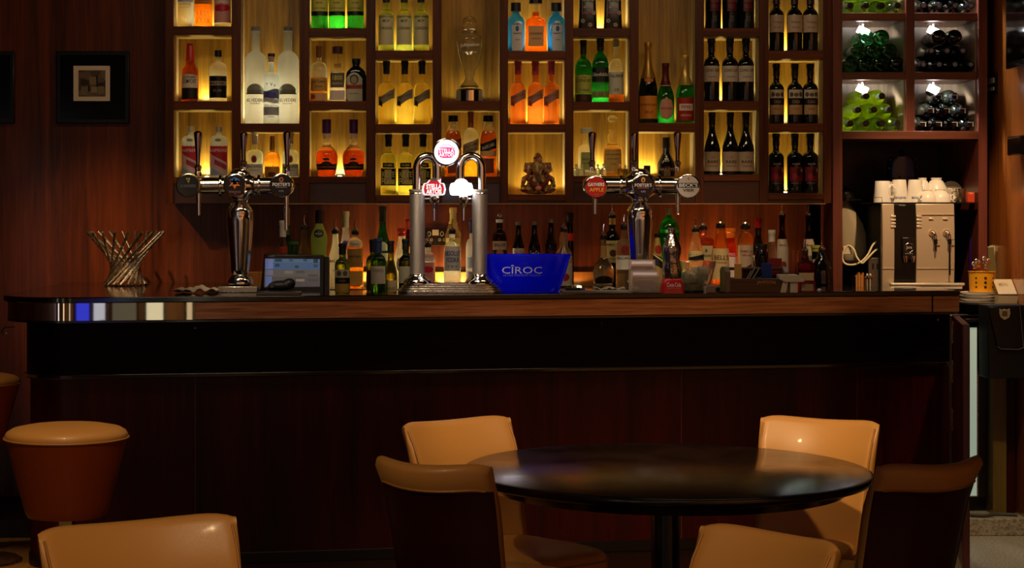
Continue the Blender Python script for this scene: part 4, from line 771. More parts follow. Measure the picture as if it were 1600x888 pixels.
# glow lights along the back bar
UPW = {546: 'behind the amber tequila bottle', 576: 'right of the amber tequila bottle', 615: 'behind the slim yellow wine bottle', 690: 'between raspberry and clear vodka', 722: 'right of the clear vodka bottle', 1070: 'behind the red-based cola figure', 1112: 'left of the large cream-labelled whisky', 1150: 'left of the pale-labelled amber whiskey', 905: 'just right of the blue tub', 815: 'behind the middle of the blue tub'}
for px, e, c in [(546,.9,(1,.82,.45)),(576,.8,(1,.72,.25)),(615,.7,(1,.8,.3)),(690,.75,(1,.66,.28)),(722,.6,(1,.7,.35)),(1070,.55,(1,.66,.3)),(1112,.9,(1,.62,.25)),(1150,.6,(1,.62,.3)),(905,.10,(1,.5,.18)),(815,.08,(1,.45,.15))]:
    D = 9.455; m = MB(); m.lathe([(0,.012),(.004,.012),(.006,.008),(.0065,.001)], 14); x = W(px, D)
    e *= 3; o = m.build('back_bar_spotlight', pm('#fff0d0', .3, emit='#ffd890', es=8), None, loc=(x, 9.455, ZB+.0005))
    tag(o, 'small amber spotlight on the back bar top '+UPW[px], 'light', 'amber spotlights on the back bar top')
    lamp('SPOT', 'back_bar_glow', (x, 9.455, ZB+.012), e*1.9, c, .01, (x, 9.465, ZB+1), 166, .25)
# plug socket on the wall
t = thing('wall_socket', 'brass double plug socket on the wall between the tap columns', 'socket', (W(680.5, YW), YW, ZY(370, YW)))
k = YW/F
m = MB(); m.box(-18*k,18*k,-.008,0,-14*k,14*k); m.build('face_plate', pm('#3a2c1e', .35, .8), t, .002)
m = MB(); m.box(-5*k,5*k,-.011,-.0078,2*k,11*k); m.build('switch', P('#c8b8a0'), t)
for sx in (-10, 10):
    m = MB(); m.tube([(sx*k+2.4*k*math.cos(a_), -.009, 4.5*k+3.4*k*math.sin(a_)) for a_ in [i*math.pi/6 for i in range(12)]], .0012, 5, True)
    for q in (-3.5, 3.5): m.tube([(sx*k+q*k+1.8*k*math.cos(a_), -.009, -5*k+1.8*k*math.sin(a_)) for a_ in [i*math.pi/5 for i in range(10)]], .0012, 5, True)
    m.build('outlet', P('#d8ccb8'), t)
# ================================================================== DEITY STATUETTE
z = nz_(5, 2); t = thing('deity_statuette', 'small seated elephant-headed deity figure alone in its lit niche', 'statuette', (W(840.5, DN), DN, z)); k = DN/F
def el(m, x, y, rx, rz, d=0, ry=None, rot=None): m.ell((x*k, d, (304-y)*k), rx*k, (ry or min(rx, rz))*k, rz*k, 12, rot)
m = MB(); m.ell((0,0,.0135), .080, .03, .012, 16)
el(m, 0, 285, 18, 17); el(m, 0, 262, 11, 12, -.012); el(m, -11, 262, 8, 9, -.006, 3); el(m, 11, 262, 8, 9, -.006, 3)       # body, head, ears
el(m, 0, 249, 8, 8); el(m, 0, 243, 5, 5); el(m, -15, 296, 13, 7, -.02, 8); el(m, 15, 296, 13, 7, -.02, 8)                     # crown, crossed knees
for s_ in (-1, 1):
    m.tube([(s_*12*k, -.01, 30*k), (s_*22*k, -.015, 24*k), (s_*24*k, -.02, 14*k), (s_*17*k, -.03, 12*k)], [5*k, 4.5*k, 4*k, 3.5*k], 10)
    m.tube([(s_*11*k, .0, 34*k), (s_*20*k, .0, 38*k), (s_*17*k, -.005, 50*k)], [4.5*k, 4*k, 3.5*k], 10)
m.tube([(0, -.030, 42*k), (-1*k, -.044, 32*k), (2*k, -.048, 22*k), (8*k, -.046, 19*k)], [6*k, 5*k, 3.6*k, 2.6*k], 10)
def bronze():
    mt = bpy.data.materials.new('painted_bronze'); mt.use_nodes = True; nt = mt.node_tree; b = nt.nodes['Principled BSDF']; tc = nt.nodes.new('ShaderNodeTexCoord')
    v = nt.nodes.new('ShaderNodeTexVoronoi'); v.inputs['Scale'].default_value = 70; nt.links.new(tc.outputs['Object'], v.inputs['Vector'])
    sp = nt.nodes.new('ShaderNodeSeparateColor'); nt.links.new(v.outputs['Color'], sp.inputs[0]); cr = nt.nodes.new('ShaderNodeValToRGB'); cr.color_ramp.interpolation = 'CONSTANT'
    cr.color_ramp.elements[0].color = (*hx('#7a5838'), 1); cr.color_ramp.elements[1].position = .5; cr.color_ramp.elements[1].color = (*hx('#b89058'), 1)
    for p_, c_ in ((.72, '#7a2018'), (.85, '#a8885c')): e = cr.color_ramp.elements.new(p_); e.color = (*hx(c_), 1)
    nt.links.new(sp.outputs[0], cr.inputs[0]); nt.links.new(cr.outputs[0], b.inputs['Base Color']); b.inputs['Roughness'].default_value = .3; b.inputs['Metallic'].default_value = .3
    bp = nt.nodes.new('ShaderNodeBump'); bp.inputs['Distance'].default_value = .003; nt.links.new(v.outputs['Distance'], bp.inputs['Height']); nt.links.new(bp.outputs[0], b.inputs['Normal']); return mt
o = m.build('figure', bronze(), t); r = o.modifiers.new('remesh', 'REMESH'); r.mode = 'VOXEL'; r.voxel_size = .0022; r.use_smooth_shade = True
m = MB()
for s_ in (-1, 1): m.tube([(s_*12*k, -.022, 36*k), (s_*18*k, -.028, 26*k), (s_*8*k, -.052, 14*k), (0, -.056, 10*k)], 2.6*k, 8)
m.build('garland', P('#7a1c24', .4), t); m = MB(); m.ell((0, -.058, 10*k), 5*k, 3*k, 4*k); m.build('pendant', P('#d88a68', .4), t)
# ================================================================== BEER TAPS
def badge(parent, x, z, y, r, face, ring=M_chrome, lines=(), emit=0):
    t = MB(); t.lathe([(-.014, r*1.0), (-.012, r*1.06), (0, r*1.06), (.012, r*.9)], 32, ax='y', c=(x, y, z)); b = t.build('badge', ring, parent, angle=40)
    m = MB(); m.lathe([(-.0155, .0005), (-.0155, r*.93), (-.0130, r*.95)], 32, ax='y', c=(x, y, z), cap=False)
    m.build('badge_face', pm(face, .25, coat=.5, emit=face if emit else None, es=emit or 1), b)
    for (s, dx, dz, w, h, c) in lines:
        flat_text('badge_lettering', s, w*r, h*r, (x+dx*r, y-.0168, z+dz*r), pm(c, .4, emit=c if emit else None, es=emit*.8 or 1), b, .02)
    return b
def blob(parent, pts, x, z, y, r, c, name='badge_emblem'):
    m = MB(); n = len(pts); m.add([(x+px*r, y-.0166, z+pz*r) for px, pz in pts], [tuple(range(n))]); return m.build(name, pm(c, .4), parent, smooth=False)
def handle(parent, x, z0, z1, y, k):
    m = MB(); m.lathe([(z0, 5*k), (z0+6*k, 5.5*k), (z0+7*k, 4*k), (z0+12*k, 5.5*k), (z0+15*k, 6*k), (z0+17*k, 3.5*k)], 18, c=(x, y, 0)); m.build('handle_collar', M_chrome, parent)
    h = z1-z0-17*k; b = z0+17*k
    m = MB(); m.lathe([(b, 3.2*k), (b+h*.3, 3.6*k), (b+h*.85, 6.3*k), (b+h*.95, 6.2*k), (b+h, 3*k), (b+h+.0005, .001)], 18, c=(x, y, 0))
    m.build('tap_handle', pm('#9a8a86', .07, 1), parent)
def spout(parent, x, z0, z1, y, k):
    m = MB(); m.lathe([(z1, 2.0*k), (z1+.001, 3.0*k), ((z0+z1)/2, 3.6*k), (z0, 4.6*k)], 16, c=(x, y, 0)); m.build('spout', M_chrome, parent)
def t_tower(cx, D, zbase, name_label, discs, handles, spouts, block=None, shift=0):
    k = D/F; t = thing('beer_tap_tower', name_label, 'beer tap', (W(cx, D), D, zbase)); zz = lambda y: ZY(y, D)-zbase; q = lambda px: (px-cx)*k
    yb = 458
    if block:
        m = MB(); m.box(q(block[0]), q(block[1]), -.055, .055, 0, zz(447)); m.build('base_block', M_steel, t, .003)
    zb0 = zz(447) if block else 0
    # bottom bulb, tapered column, shoulder dome, neck ring
    prof = [(zb0, 15), (zz(444), 20), (zz(438), 20.5), (zz(433), 17), (zz(429), 12.5), (zz(426), 13.5), (zz(422), 14)]
    prof += [(zz(345), 20.5), (zz(338), 21), (zz(333), 20), (zz(330), 21), (zz(324), 17.5), (zz(319), 12.5), (zz(316), 11), (zz(314), 12.5), (zz(311), 12.5), (zz(308), 11)]
    m = MB(); N = 36
    m.loft([[(r*k*(1+.035*math.cos(a_*9)*(1 if 345 <= (ZC-(z_+zbase))*F/D+HZ <= 424 else 0))*math.cos(a_), r*k*(1+.035*math.cos(a_*9)*(1 if 345 <= (ZC-(z_+zbase))*F/D+HZ <= 424 else 0))*math.sin(a_), z_) for a_ in [2*math.pi*i/72 for i in range(72)]] for z_, r in prof])
    m.build('column', M_chrome, t, angle=50)
    xl, xr = q(discs[0][0])-10*k, q(discs[-1][0])+10*k; zc = zz(290)
    m = MB(); m.lathe([(xl-9*k, 2*k), (xl-7*k, 9*k), (xl-2*k, 13*k), (xl+4*k, 15*k), (xl+10*k, 15*k), (xl+11*k, 13*k)]+[(xr-11*k, 13*k), (xr-10*k, 15*k), (xr-4*k, 15*k), (xr+2*k, 13*k), (xr+7*k, 9*k), (xr+9*k, 2*k)], 28, ax='x', c=(0, 0, zc)); m.build('manifold', M_chrome, t, angle=40)
    m = MB(); m.ell((0, 0, zc), 31*k, 20*k, 21*k, 28); m.lathe([(zc+17*k, 16*k), (zc+21*k, 15*k), (zc+25*k, 11*k), (zc+27*k, 4*k)], 28); m.lathe([(zc-26*k, 9*k), (zc-20*k, 13*k), (zc-12*k, 24*k)], 28); m.build('manifold_hub', M_chrome, t, angle=50)
    for s_ in (-1, 1):
        m = MB(); m.lathe([(s_*30*k-2*k, 17*k), (s_*30*k, 17.6*k), (s_*30*k+2*k, 17*k)], 28, ax='x', c=(0,0,zc)); m.build('clamp_ring', M_chrome, t)
    for (px, py, r, face, ring, lines, em) in discs:
        m = MB(); m.lathe([(-.052, 8*k), (-.03, 7*k), (0, 7*k)], 18, ax='y', c=(q(px), 0, zz(py))); m.build('badge_stem', M_chrome, t)
        b = badge(t, q(px), zz(py), -.060, r*k, face, ring, lines)
        for pts, c in em: blob(b, pts, q(px), zz(py), -.060, r*k, c)
    for (px, y0, y1) in handles: handle(t, q(px), zz(y0), zz(y1), -.012, k)
    for (px, y0, y1) in spouts: spout(t, q(px), zz(y0), zz(y1), -.035, k)
    return t
GR = pm('#b09a6a', .25, 1)
star = [(-.1,.55),(.05,.25),(.45,.35),(.25,.05),(.5,-.2),(.15,-.2),(0,-.5),(-.2,-.15),(-.55,-.25),(-.3,.05),(-.5,.35),(-.2,.25)]
t_tower(375, 8.42, ZT, 'chrome T-shaped beer tap tower with black badges at the left of the counter',
  [(297, 290, 18, '#07080a', GR, [('GUINNESS', 0, -.05, 1.35, .24, '#5a5a5c')], [([(-.18,.62),(.2,.62),(.05,.2)], '#c8a868'), ([(-.08,.55),(.1,.55),(.03,.32)], '#07080a')]),
   (369.5, 290, 17, '#140a12', M_chrome, [('SYMONDS', 0, -.6, 1.1, .2, '#8a5a48')], [([(x*1.0, z_*1.0+.15) for x, z_ in star], '#d87828'), ([(-.45,.5),(0,.75),(.4,.55),(.35,.25),(-.1,.3),(-.4,.2)], '#3a6aa8'), ([(-.1,.5),(.25,.1),(-.2,.05)], '#c83020'), ([(-.05,-.75),(.12,-.75),(.05,-.9)], '#a82838')]),
   (441.5, 290, 17.5, '#0c080c', M_chrome, [("FOSTER'S", 0, .08, 1.55, .30, '#e8e0e0'), ('AUSTRALIAN ICE', 0, -.17, 1.0, .1, '#a89aa0'), ('4.0%', 0, -.5, .45, .18, '#7a7078')], [([(.2*math.cos(a_), .5+.22*math.sin(a_)) for a_ in [i*math.pi/8 for i in range(16)]], '#c87848'), ([(.08*math.cos(a_), .5+.12*math.sin(a_)) for a_ in [i*math.pi/6 for i in range(12)]], '#3a1010')])],
  [(310, 275, 205), (381, 268, 206), (449, 275, 205)], [(312, 302, 337), (448.5, 302, 360)], block=(342, 404))
t_tower(999.5, 8.56, ZT, 'chrome T-shaped beer tap tower with red, blue and silver badges right of the blue tub',
  [(929, 293, 17, '#b01c18', M_chrome, [('GAYMERS', 0, .25, 1.5, .32, '#f0e4e0'), ('APPLE', .05, -.22, 1.3, .34, '#e8a030'), ('CIDER', 0, -.65, .5, .1, '#8a6a30')], []),
   (1002, 291, 17, '#120c1c', M_chrome, [("FOSTER'S", 0, .08, 1.55, .30, '#e8e0e0'), ('AUSTRALIAN ICE', 0, -.17, 1.0, .1, '#c87868'), ('4.0%', 0, -.5, .45, .18, '#9a90a8')], [([(.2*math.cos(a_), .55+.24*math.sin(a_)) for a_ in [i*math.pi/8 for i in range(16)]], '#e8a048'), ([(.08*math.cos(a_), .52+.13*math.sin(a_)) for a_ in [i*math.pi/6 for i in range(12)]], '#3a1010')]),
   (1072, 292, 18, '#cfc4b4', M_chrome, [("BECK'S", 0, .12, 1.6, .30, '#f0f0f0'), ('VIER', 0, -.32, 1.0, .24, '#1c1c20'), ('4', 0, .68, .2, .28, '#b86a5a')], [])],
  [(925, 268, 206), (990.5, 268, 207), (1058, 268, 206)], [(928.5, 305, 335), (1057.5, 302, 335)])
# dark bar behind the silver badge's name
tw = [o for o in bpy.data.objects if o.name.startswith('beer_tap_tower')][-1]
bk = [c for c in tw.children if c.name.startswith('badge') and not c.name.startswith('badge_stem')][-1]
k = 8.56/F; m = MB(); x0 = (1072-999.5)*k; zc = ZY(292, 8.56)-ZT; m.box(x0-16.6*k, x0+16.6*k, -.0764, -.0756, zc-1.6*k, zc+5.6*k); m.build('badge_band', P('#141416'), bk, smooth=False)
# ---- double swan-neck tap
D = 8.36; k = D/F; cx = 703
t = thing('beer_tap_arch', 'double swan-neck chrome beer tap with a glowing round sign on top', 'beer tap', (W(cx, D), D, ZT)); zz = lambda y: ZY(y, D)-ZT; q = lambda px: (px-cx)*k
m = MB()
for i, (w0, y0, y1) in enumerate([(82, 458.4, 453.5), (79, 453.5, 450), (76, 450, 446.5), (72, 446.5, 443)]):
    n = 14; hw = w0*k; rr = 22*k; dy = rr
    poly = [(hw-rr+rr*math.cos(a_), rr*math.sin(a_)) for a_ in [(-.5+i_/n)*math.pi for i_ in range(n+1)]]+[(-hw+rr+rr*math.cos(a_), rr*math.sin(a_)) for a_ in [(.5+i_/n)*math.pi for i_ in range(n+1)]]
    s_ = hw/(82*k); poly = [(x, y*(1-.07*i)) for x, y in poly]
    m.prism(poly, max(zz(y0), 0), zz(y1))
m.build('stepped_base', M_steel, t, .002, angle=30)
for cxx in (652, 749.5):
    m = MB(); m.lathe([(zz(443.2), 22*k), (zz(441), 22*k), (zz(437), 20*k), (zz(433), 14.5*k), (zz(430), 13*k), (zz(428), 12*k)], 28, c=(q(cxx), 0, 0)); m.build('base_flange', M_chrome, t)
    m = MB(); m.lathe([(zz(429), 11.5*k), (zz(300), 12.0*k), (zz(299), 12.8*k), (zz(296.5), 12.8*k), (zz(296), 11*k)], 28, c=(q(cxx), 0, 0)); m.build('column', M_frost, t)
    m = MB(); m.lathe([(zz(303), 12.4*k), (zz(302.5), 12.9*k), (zz(301.5), 12.4*k)], 28, c=(q(cxx), 0, 0)); m.build('collar_ring', M_chrome, t)
for x0, x1, s_ in ((651.5, 684, 1), (752.5, 719, -1)):
    pts = [(q(x0), 0, zz(298)), (q(x0), 0, zz(262))]
    cxm = (x0+x1)/2; R_ = abs(x1-x0)/2
    for i in range(1, 12):
        a_ = math.pi*(1-i/12); pts.append((q(cxm+s_*R_*math.cos(a_)), 0, zz(262)+R_*k*1.1*math.sin(a_)))
    pts += [(q(x1), 0, zz(262)), (q(x1), 0, zz(284))]
    m = MB(); m.tube(pts, 6.6*k, 16); m.build('swan_neck', M_chrome, t, angle=60)
    m = MB(); m.lathe([(zz(302), 6*k), (zz(306), 8*k), (zz(312), 8.5*k), (zz(318), 6*k), (zz(323), 3.5*k), (zz(326), 2.2*k)], 20, c=(q(x1-s_*5), 0, 0)); m.lathe([(zz(345), 1.6*k), (zz(325), 2.2*k)], 10, c=(q(x1-s_*5), 0, 0)); m.build('tap_body', M_chrome, t)
    xb = x1-s_*5; m = MB(); m.tube([(q(xb-s_*6), 0, zz(311)), (q(x0+s_*12), 0, zz(311))], [2.4*k, 1.6*k], 10); m.build('tap_lever', M_chrome, t)
    # shaped badge
    sh_ = [(-17,-11),(-18.5,-3),(-17,4),(-15.5,6.5),(-11,7),(-8,11),(-3,13.5),(3,13.5),(8,11),(11,7),(15.5,6.5),(17,4),(18.5,-3),(17,-11),(14,-12.5),(-14,-12.5)]
    def badge2(scale, y0, y1, mat, nm, par): 
        m = MB(); n = len(sh_); P0 = [(q(xbc)+x*k*scale, z_*k*scale+zz(293)) for x, z_ in sh_]
        m.add([(x, y0, z_) for x, z_ in P0]+[(x, y1, z_) for x, z_ in P0], [tuple(range(n)), tuple(range(2*n-1, n-1, -1))]+[(i, (i+1) % n, (i+1) % n+n, i+n) for i in range(n)]); return m.build(nm, mat, par, .0015, smooth=False)
    xbc = 678 if s_ == 1 else 720.5
    lit = s_ == -1
    bb_ = badge2(1, -.034, -.012, pm('#ffffff', .3, emit='#f4f0ff', es=4 if lit else .7), 'clip_badge', t)
    if lit: lamp('POINT', 'badge_glow', (W(720.5, D), D-.09, ZY(293, D)), .12, (.9, .9, 1), .04)
    if not lit: badge2(.86, -.0352, -.033, pm('#b8202c', .3, emit='#b8202c', es=.6), 'badge_field', bb_)
    cW = '#ffffff'; eC = pm(cW, .4, emit=cW, es=.9) if not lit else pm('#f0dcdc', .4, emit='#f0dcdc', es=6)
    flat_text('badge_lettering', 'STELLA', 24*k, 7.5*k, (q(xbc), -.0358, zz(291.5)), eC, bb_, .03, arc=.10)
    flat_text('badge_lettering', 'ARTOIS', 24*k, 7.5*k, (q(xbc), -.0358, zz(299.5)), eC, bb_, .03, arc=.06)
    if not lit: m = MB(); m.add([(q(xbc)+x*k, -.0360, zz(283)+z_*k) for x, z_ in [(-7,0),(-5,3),(0,5),(5,3),(7,0),(3,1),(0,-1),(-3,1)]], [tuple(range(8))]); m.build('badge_emblem', P('#5a5a68'), bb_, smooth=False)
r = 20*k; bd = badge(t, q(697.5), zz(238), -.012, r*1.02, '#f8f4ff', M_chrome, [('STELLA', 0, .10, 1.15, .32, '#ffffff'), ('ARTOIS', 0, -.20, 1.15, .30, '#ffffff')], emit=.9)
for c in bd.children:
    if c.name.startswith('badge_lettering'): c.location.y -= .0010
m = MB(); n = 24; m.add([(q(697.5)+r*.66*(abs(math.cos(a_))**.6)*math.copysign(1, math.cos(a_)), -.0281, zz(239)+r*.42*(abs(math.sin(a_))**.8)*math.copysign(1, math.sin(a_))) for a_ in [2*math.pi*i/n for i in range(n)]], [tuple(range(n))]); m.build('badge_field', pm('#c02860', .4, emit='#c02868', es=1.1), bd, smooth=False)
m = MB()
for s_ in (-1, 1): m.tube([(q(697.5)+s_*r*.7, -.0285, zz(233)), (q(697.5)+s_*r*.4, -.0285, zz(230)), (q(697.5)+s_*r*.15, -.0285, zz(226)), (q(697.5), -.0285, zz(228))], .0014, 6)
m.build('badge_scroll', pm('#8a6a98', .4, emit='#7a5a90', es=.8), bd)
m = MB(); m.tube([(q(684), 0, zz(258)), (q(686), 0, zz(250))], 4*k); m.tube([(q(716), 0, zz(258)), (q(711), 0, zz(250))], 4*k); m.lathe([(zz(262), 1.5*k), (zz(256), 3*k)], 12, c=(q(697.5), 0, 0)); m.build('sign_bracket', M_chrome, t)
lamp('POINT', 'sign_glow', (W(697.5, D), D-.1, ZY(238, D)), .12, (.95, .85, 1), .05)
# ================================================================== ON THE COUNTER
def onc(px, D): return (W(px, D), D, ZT)
# twisted wire bowl
D = 9.16; k = D/F; t = thing('rod_bowl', 'sculptural bowl of twisted chrome rods on the left end of the counter', 'bowl', onc(196, D))
m = MB(); m.lathe([(.0, .001), (.0005, .085), (.004, .086), (.004, .001)], 28, cap=False); m.build('base_ring', M_chrome, t)
N = 18; hgt = 84*k; tw_ = math.radians(118)
for i in range(N):
    a0_ = 2*math.pi*i/N+.1; a1_ = a0_+tw_; r0, r1 = 33*k, 60*k
    m = MB(); p0 = (r0*math.cos(a0_), r0*math.sin(a0_), .006); p1 = (r1*math.cos(a1_), r1*math.sin(a1_), hgt)
    m.tube([p0, tuple(p0[j]+(p1[j]-p0[j])*.5 for j in range(3)), p1], 2.3*k, 10); m.build('rod', pm('#e0d4c2', .27, 1, name='satin_chrome'), t)
# bar towel left of the first tap
D = 8.36
t = thing('bar_towel', 'crumpled pale bar towel lying left of the first beer tap', 'towel', onc(307, D)); m = MB(); NX, NY = 26, 12; k = D/F
random.seed(3)
vs = []
for j in range(NY+1):
    for i in range(NX+1):
        x = (-33+68*i/NX)*k; y = -.07+.15*j/NY; z = .009+.004*math.sin(i*.9+j*.7)+.006*math.sin(i*.35-j*.8)+.003*random.random()
        if 12 < i < 18: z += .012*math.sin((i-12)/6*math.pi)
        vs.append((x+.006*math.sin(j*1.3), y, max(z, .002)))
m.add(vs, [(j*(NX+1)+i, j*(NX+1)+i+1, (j+1)*(NX+1)+i+1, (j+1)*(NX+1)+i) for j in range(NY) for i in range(NX)])
o = m.build('cloth', pm('#b0a088', .8), t, angle=60); s_ = o.modifiers.new('thick', 'SOLIDIFY'); s_.thickness = .004
# till screen
D = 8.62; k = D/F; t = thing('till_screen', 'black framed touch screen till facing the room beside the first beer tap', 'till', onc(460, D)); q = lambda px: (px-460)*k; zz = lambda y: ZY(y, D)-ZT
m = MB(); pts = [(q(407), zz(455)), (q(506), zz(455)), (q(507), zz(399)), (q(413), zz(397.5))]
def slab(mb, P, y0, y1): n = len(P); mb.add([(x, y0, z) for x, z in P]+[(x, y1, z) for x, z in P], [tuple(range(n)), tuple(range(2*n-1, n-1, -1))]+[(i, (i+1) % n, (i+1) % n+n, i+n) for i in range(n)]); return mb
slab(m, pts, -.010, .03); m.build('housing', pm('#1c1814', .35), t, .003)
m = MB(); slab(m, [(q(506), zz(455)), (q(514), zz(457)), (q(514), zz(402)), (q(507), zz(401))], .0, .09); m.build('side_module', pm('#181410', .4), t, .002)
def screenmat():
    mt = bpy.data.materials.new('lit_till_display'); mt.use_nodes = True; nt = mt.node_tree; b = nt.nodes['Principled BSDF']; L = nt.links
    tc = nt.nodes.new('ShaderNodeTexCoord'); sx = nt.nodes.new('ShaderNodeSeparateXYZ'); L.new(tc.outputs['Object'], sx.inputs[0])
    cr = nt.nodes.new('ShaderNodeValToRGB'); mr = nt.nodes.new('ShaderNodeMapRange'); mr.inputs['From Min'].default_value = zz(448); mr.inputs['From Max'].default_value = zz(404)
    L.new(sx.outputs['Z'], mr.inputs['Value']); L.new(mr.outputs[0], cr.inputs[0]); cr.color_ramp.interpolation = 'CONSTANT'
    cr.color_ramp.elements[0].color = (*hx('#5c5450'), 1); cr.color_ramp.elements[1].position = .60; cr.color_ramp.elements[1].color = (*hx('#50688c'), 1)
    e = cr.color_ramp.elements.new(.35); e.color = (*hx('#6a6058'), 1); e = cr.color_ramp.elements.new(.85); e.color = (*hx('#5c748c'), 1)
    L.new(cr.outputs[0], b.inputs['Emission Color']); b.inputs['Emission Strength'].default_value = .5; b.inputs['Base Color'].default_value = (.02,.02,.02,1); b.inputs['Roughness'].default_value = .15
    return mt
m = MB(); slab(m, [(q(413), zz(449)), (q(500), zz(448)), (q(500), zz(405)), (q(415), zz(404))], -.0115, -.009); scr = m.build('display', screenmat(), t, smooth=False)
for (x0, x1, y0, y1, c) in [(414.5,427,405,420,'#6a74a8'),(414.5,425,432,447,'#5a6a98'),(415,427,422,430,'#6a6a84'),(430,441,404.5,409,'#2c3c54'),(452,458,405,408.5,'#3a4a5c'),(474,480,405,408.5,'#3a4a5c'),(490,497,405,411,'#2c3848'),(430,437,412,417,'#2c3c54'),(461,467,415,419,'#3a3c40'),(490,497,413,418,'#3c4858'),(445,458,423,428,'#70685c'),(463,476,423,427,'#4c4844'),(463,476,436,440,'#807468'),(482,497,429,432,'#4a4642'),(482,497,436,440,'#4a4642'),(447,458,436,440,'#787068')]:
    m = MB(); m.box(q(x0), q(x1), -.0122, -.0116, zz(y1), zz(y0)); m.build('screen_tile', pm(c, .3, emit=c, es=.45), scr, smooth=False)
flat_text('maker_lettering', 'SHARP', 11*k, 1.8*k, (q(424), -.0112, zz(400.3)), P('#a09890'), t)
o = MB(); D = 8.36; k = D/F
t = thing('leather_pouch', 'small black crumpled leather pouch lying in front of the till screen', 'pouch', onc(440, D))
m = MB(); m.ell((0, 0, .022), 21*k, .035, 9*k*.9, 18); m.ell((12*k, 0, .032), 10*k, .03, 8*k, 14); m.ell((-14*k, .0, .014), 9*k, .03, 5*k, 12)
b_ = m.build('pouch_body', pm('#0c0a0a', .5, bump=.3, bscale=60), t); r = b_.modifiers.new('remesh', 'REMESH'); r.mode = 'VOXEL'; r.voxel_size = .004; r.use_smooth_shade = True
m = MB(); m.box(-.098,.092,-.055,.10,0,.008); m.box(-.094,.088,-.05,.096,.008,.010); o = m.build('drip_mat', pm('#6a6258', .3, .7), None, .002, loc=onc(436, 8.27)); o.location.y = 8.22; o.location.x = W(437, 8.22)
tag(o, 'thin grey steel bar mat on the counter edge under the black pouch', 'bar mat')
for o_ in bpy.data.objects:
    if o_.name == 'leather_pouch': o_.location.z = ZT+.0102
# small wine bottles on the counter
def cnt(px, top, w, label, D=8.36, **k): return bottle('wine_bottle', ZY(top, D)-ZT, w/2/F*D, loc=onc(px, D), label=label, **k)
cnt(535, 381, 24, 'small yellow-green wine bottle with picture label in front of the till side', D=8.30, glass=G('#b8cc30'), nr=.0115, sh=('bordeaux', .56, .74), cap=P('#14140c'), capz=.78, labels=[(.02, .20, 1.1, '#b89848'), (.20, .32, 1.2, '#12100c'), (.32, .48, 1.1, '#bcb8a0'), (.35, .46, .3, '#5a5844', {'oval': 1, 'dx': -.4}), (.35, .46, .3, '#5a5844', {'oval': 1, 'dx': .4})], texts=[('CASA', .26, .9, .03, '#8a8468')])
cnt(583, 375, 22, 'small pale green wine bottle half hidden behind the blue capped one', D=8.48, glass=G('#a8bc20'), nr=.0115, sh=('bordeaux', .58, .74), cap=P('#0c0e0a'), capz=.76, labels=[(.02, .42, 1.1, '#3a1410')])
cnt(591, 373, 24, 'small green wine bottle with blue cap and pale label on the counter', D=8.30, glass=G('#4a9a38'), nr=.0115, sh=('bordeaux', .58, .74), cap=P('#1c3058'), capz=.74, labels=[(.18, .50, 1.15, '#b8b0a0')], texts=[('OXO', .42, 1.4, .06, '#6a6458')])
cnt(610.5, 377, 20, 'small slim yellow wine bottle with tan label right of the blue capped bottle', D=8.38, glass=G('#d8cc20'), nr=.0105, sh=('slope', .34, .70), cap=P('#14120c'), capz=.78, labels=[(.02, .24, 1.1, '#a09068')], texts=[('RIVE', .08, 1.2, .05, '#4a4430')])
cnt(634, 374, 22, 'small dark green wine bottle with grey label touching the left tap column', D=8.50, glass=G('#4a5a20'), nr=.0115, sh=('bordeaux', .56, .72), cap=P('#12140e'), capz=.80, labels=[(.16, .48, 1.15, '#8a8470')])
m = MB(); m.lathe([(0,.019),(.001,.0205),(.03,.0205),(.032,.019)], 24); o = m.build('small_pot', pm('#1c1614', .3, .3), None, loc=(W(681, 9.2), 9.24, ZB)); tag(o, 'small black round pot between the tap columns behind the counter', 'pot')  # plain black disc, taken for a loose bottle cap
# blue tub
D = 8.50; k = D/F; t = thing('ice_tub', 'glossy electric blue ice tub with white lettering behind the counter edge', 'ice bucket', onc(820, D)); q = lambda px: (px-820)*k; zz = lambda y: ZY(y, D)-ZT
def tubring(hw, hd, z, n=44, e=5): return [(math.copysign(abs(math.cos(a_))**(2/e), math.cos(a_))*hw, math.copysign(abs(math.sin(a_))**(2/e), math.sin(a_))*hd, z) for a_ in [2*math.pi*i/n for i in range(n)]]
h = zz(397.5); cxs = 0
prof = [(0, 53, .072), (.004, 55.5, .075), (h*.5, 65, .088), (h-.004, 73.5, .10), (h, 73.5, .10), (h, 71, .097), (h*.5, 62, .084), (.010, 52, .068)]
m = MB(); m.loft([[(x+(820-820)*k-2*k*(1 if True else 0), y, z_) for x, y, z_ in tubring(w_*k, d_, z_)] for z_, w_, d_ in prof])
m.build('tub_shell', pm('#0a14e8', .12, coat=.5, tl=.25, emit='#0410d0', es=.12, name='glowing_blue_plastic'), t, angle=50)  # slight emission stands in for back bar light through the tub
def tubface(z): return -(.075+(.10-.075)*z/h)
for s_, yc, w_, h_ in [('CÎROC', 420, 62, 13.5), ('ULTRA PREMIUM VODKA', 429.3, 58, 3.4)]:
    vs, fs = txt(s_, .0 if w_ > 60 else .0); m = MB(); m.add([(x*w_*k-6*k, tubface(zz(yc)+y*h_*k)-.0022, zz(yc)+y*h_*k) for x, y in vs], fs); m.build('lettering', pm('#d8dcf8' if w_ > 60 else '#7884e0', .4), t, smooth=False)
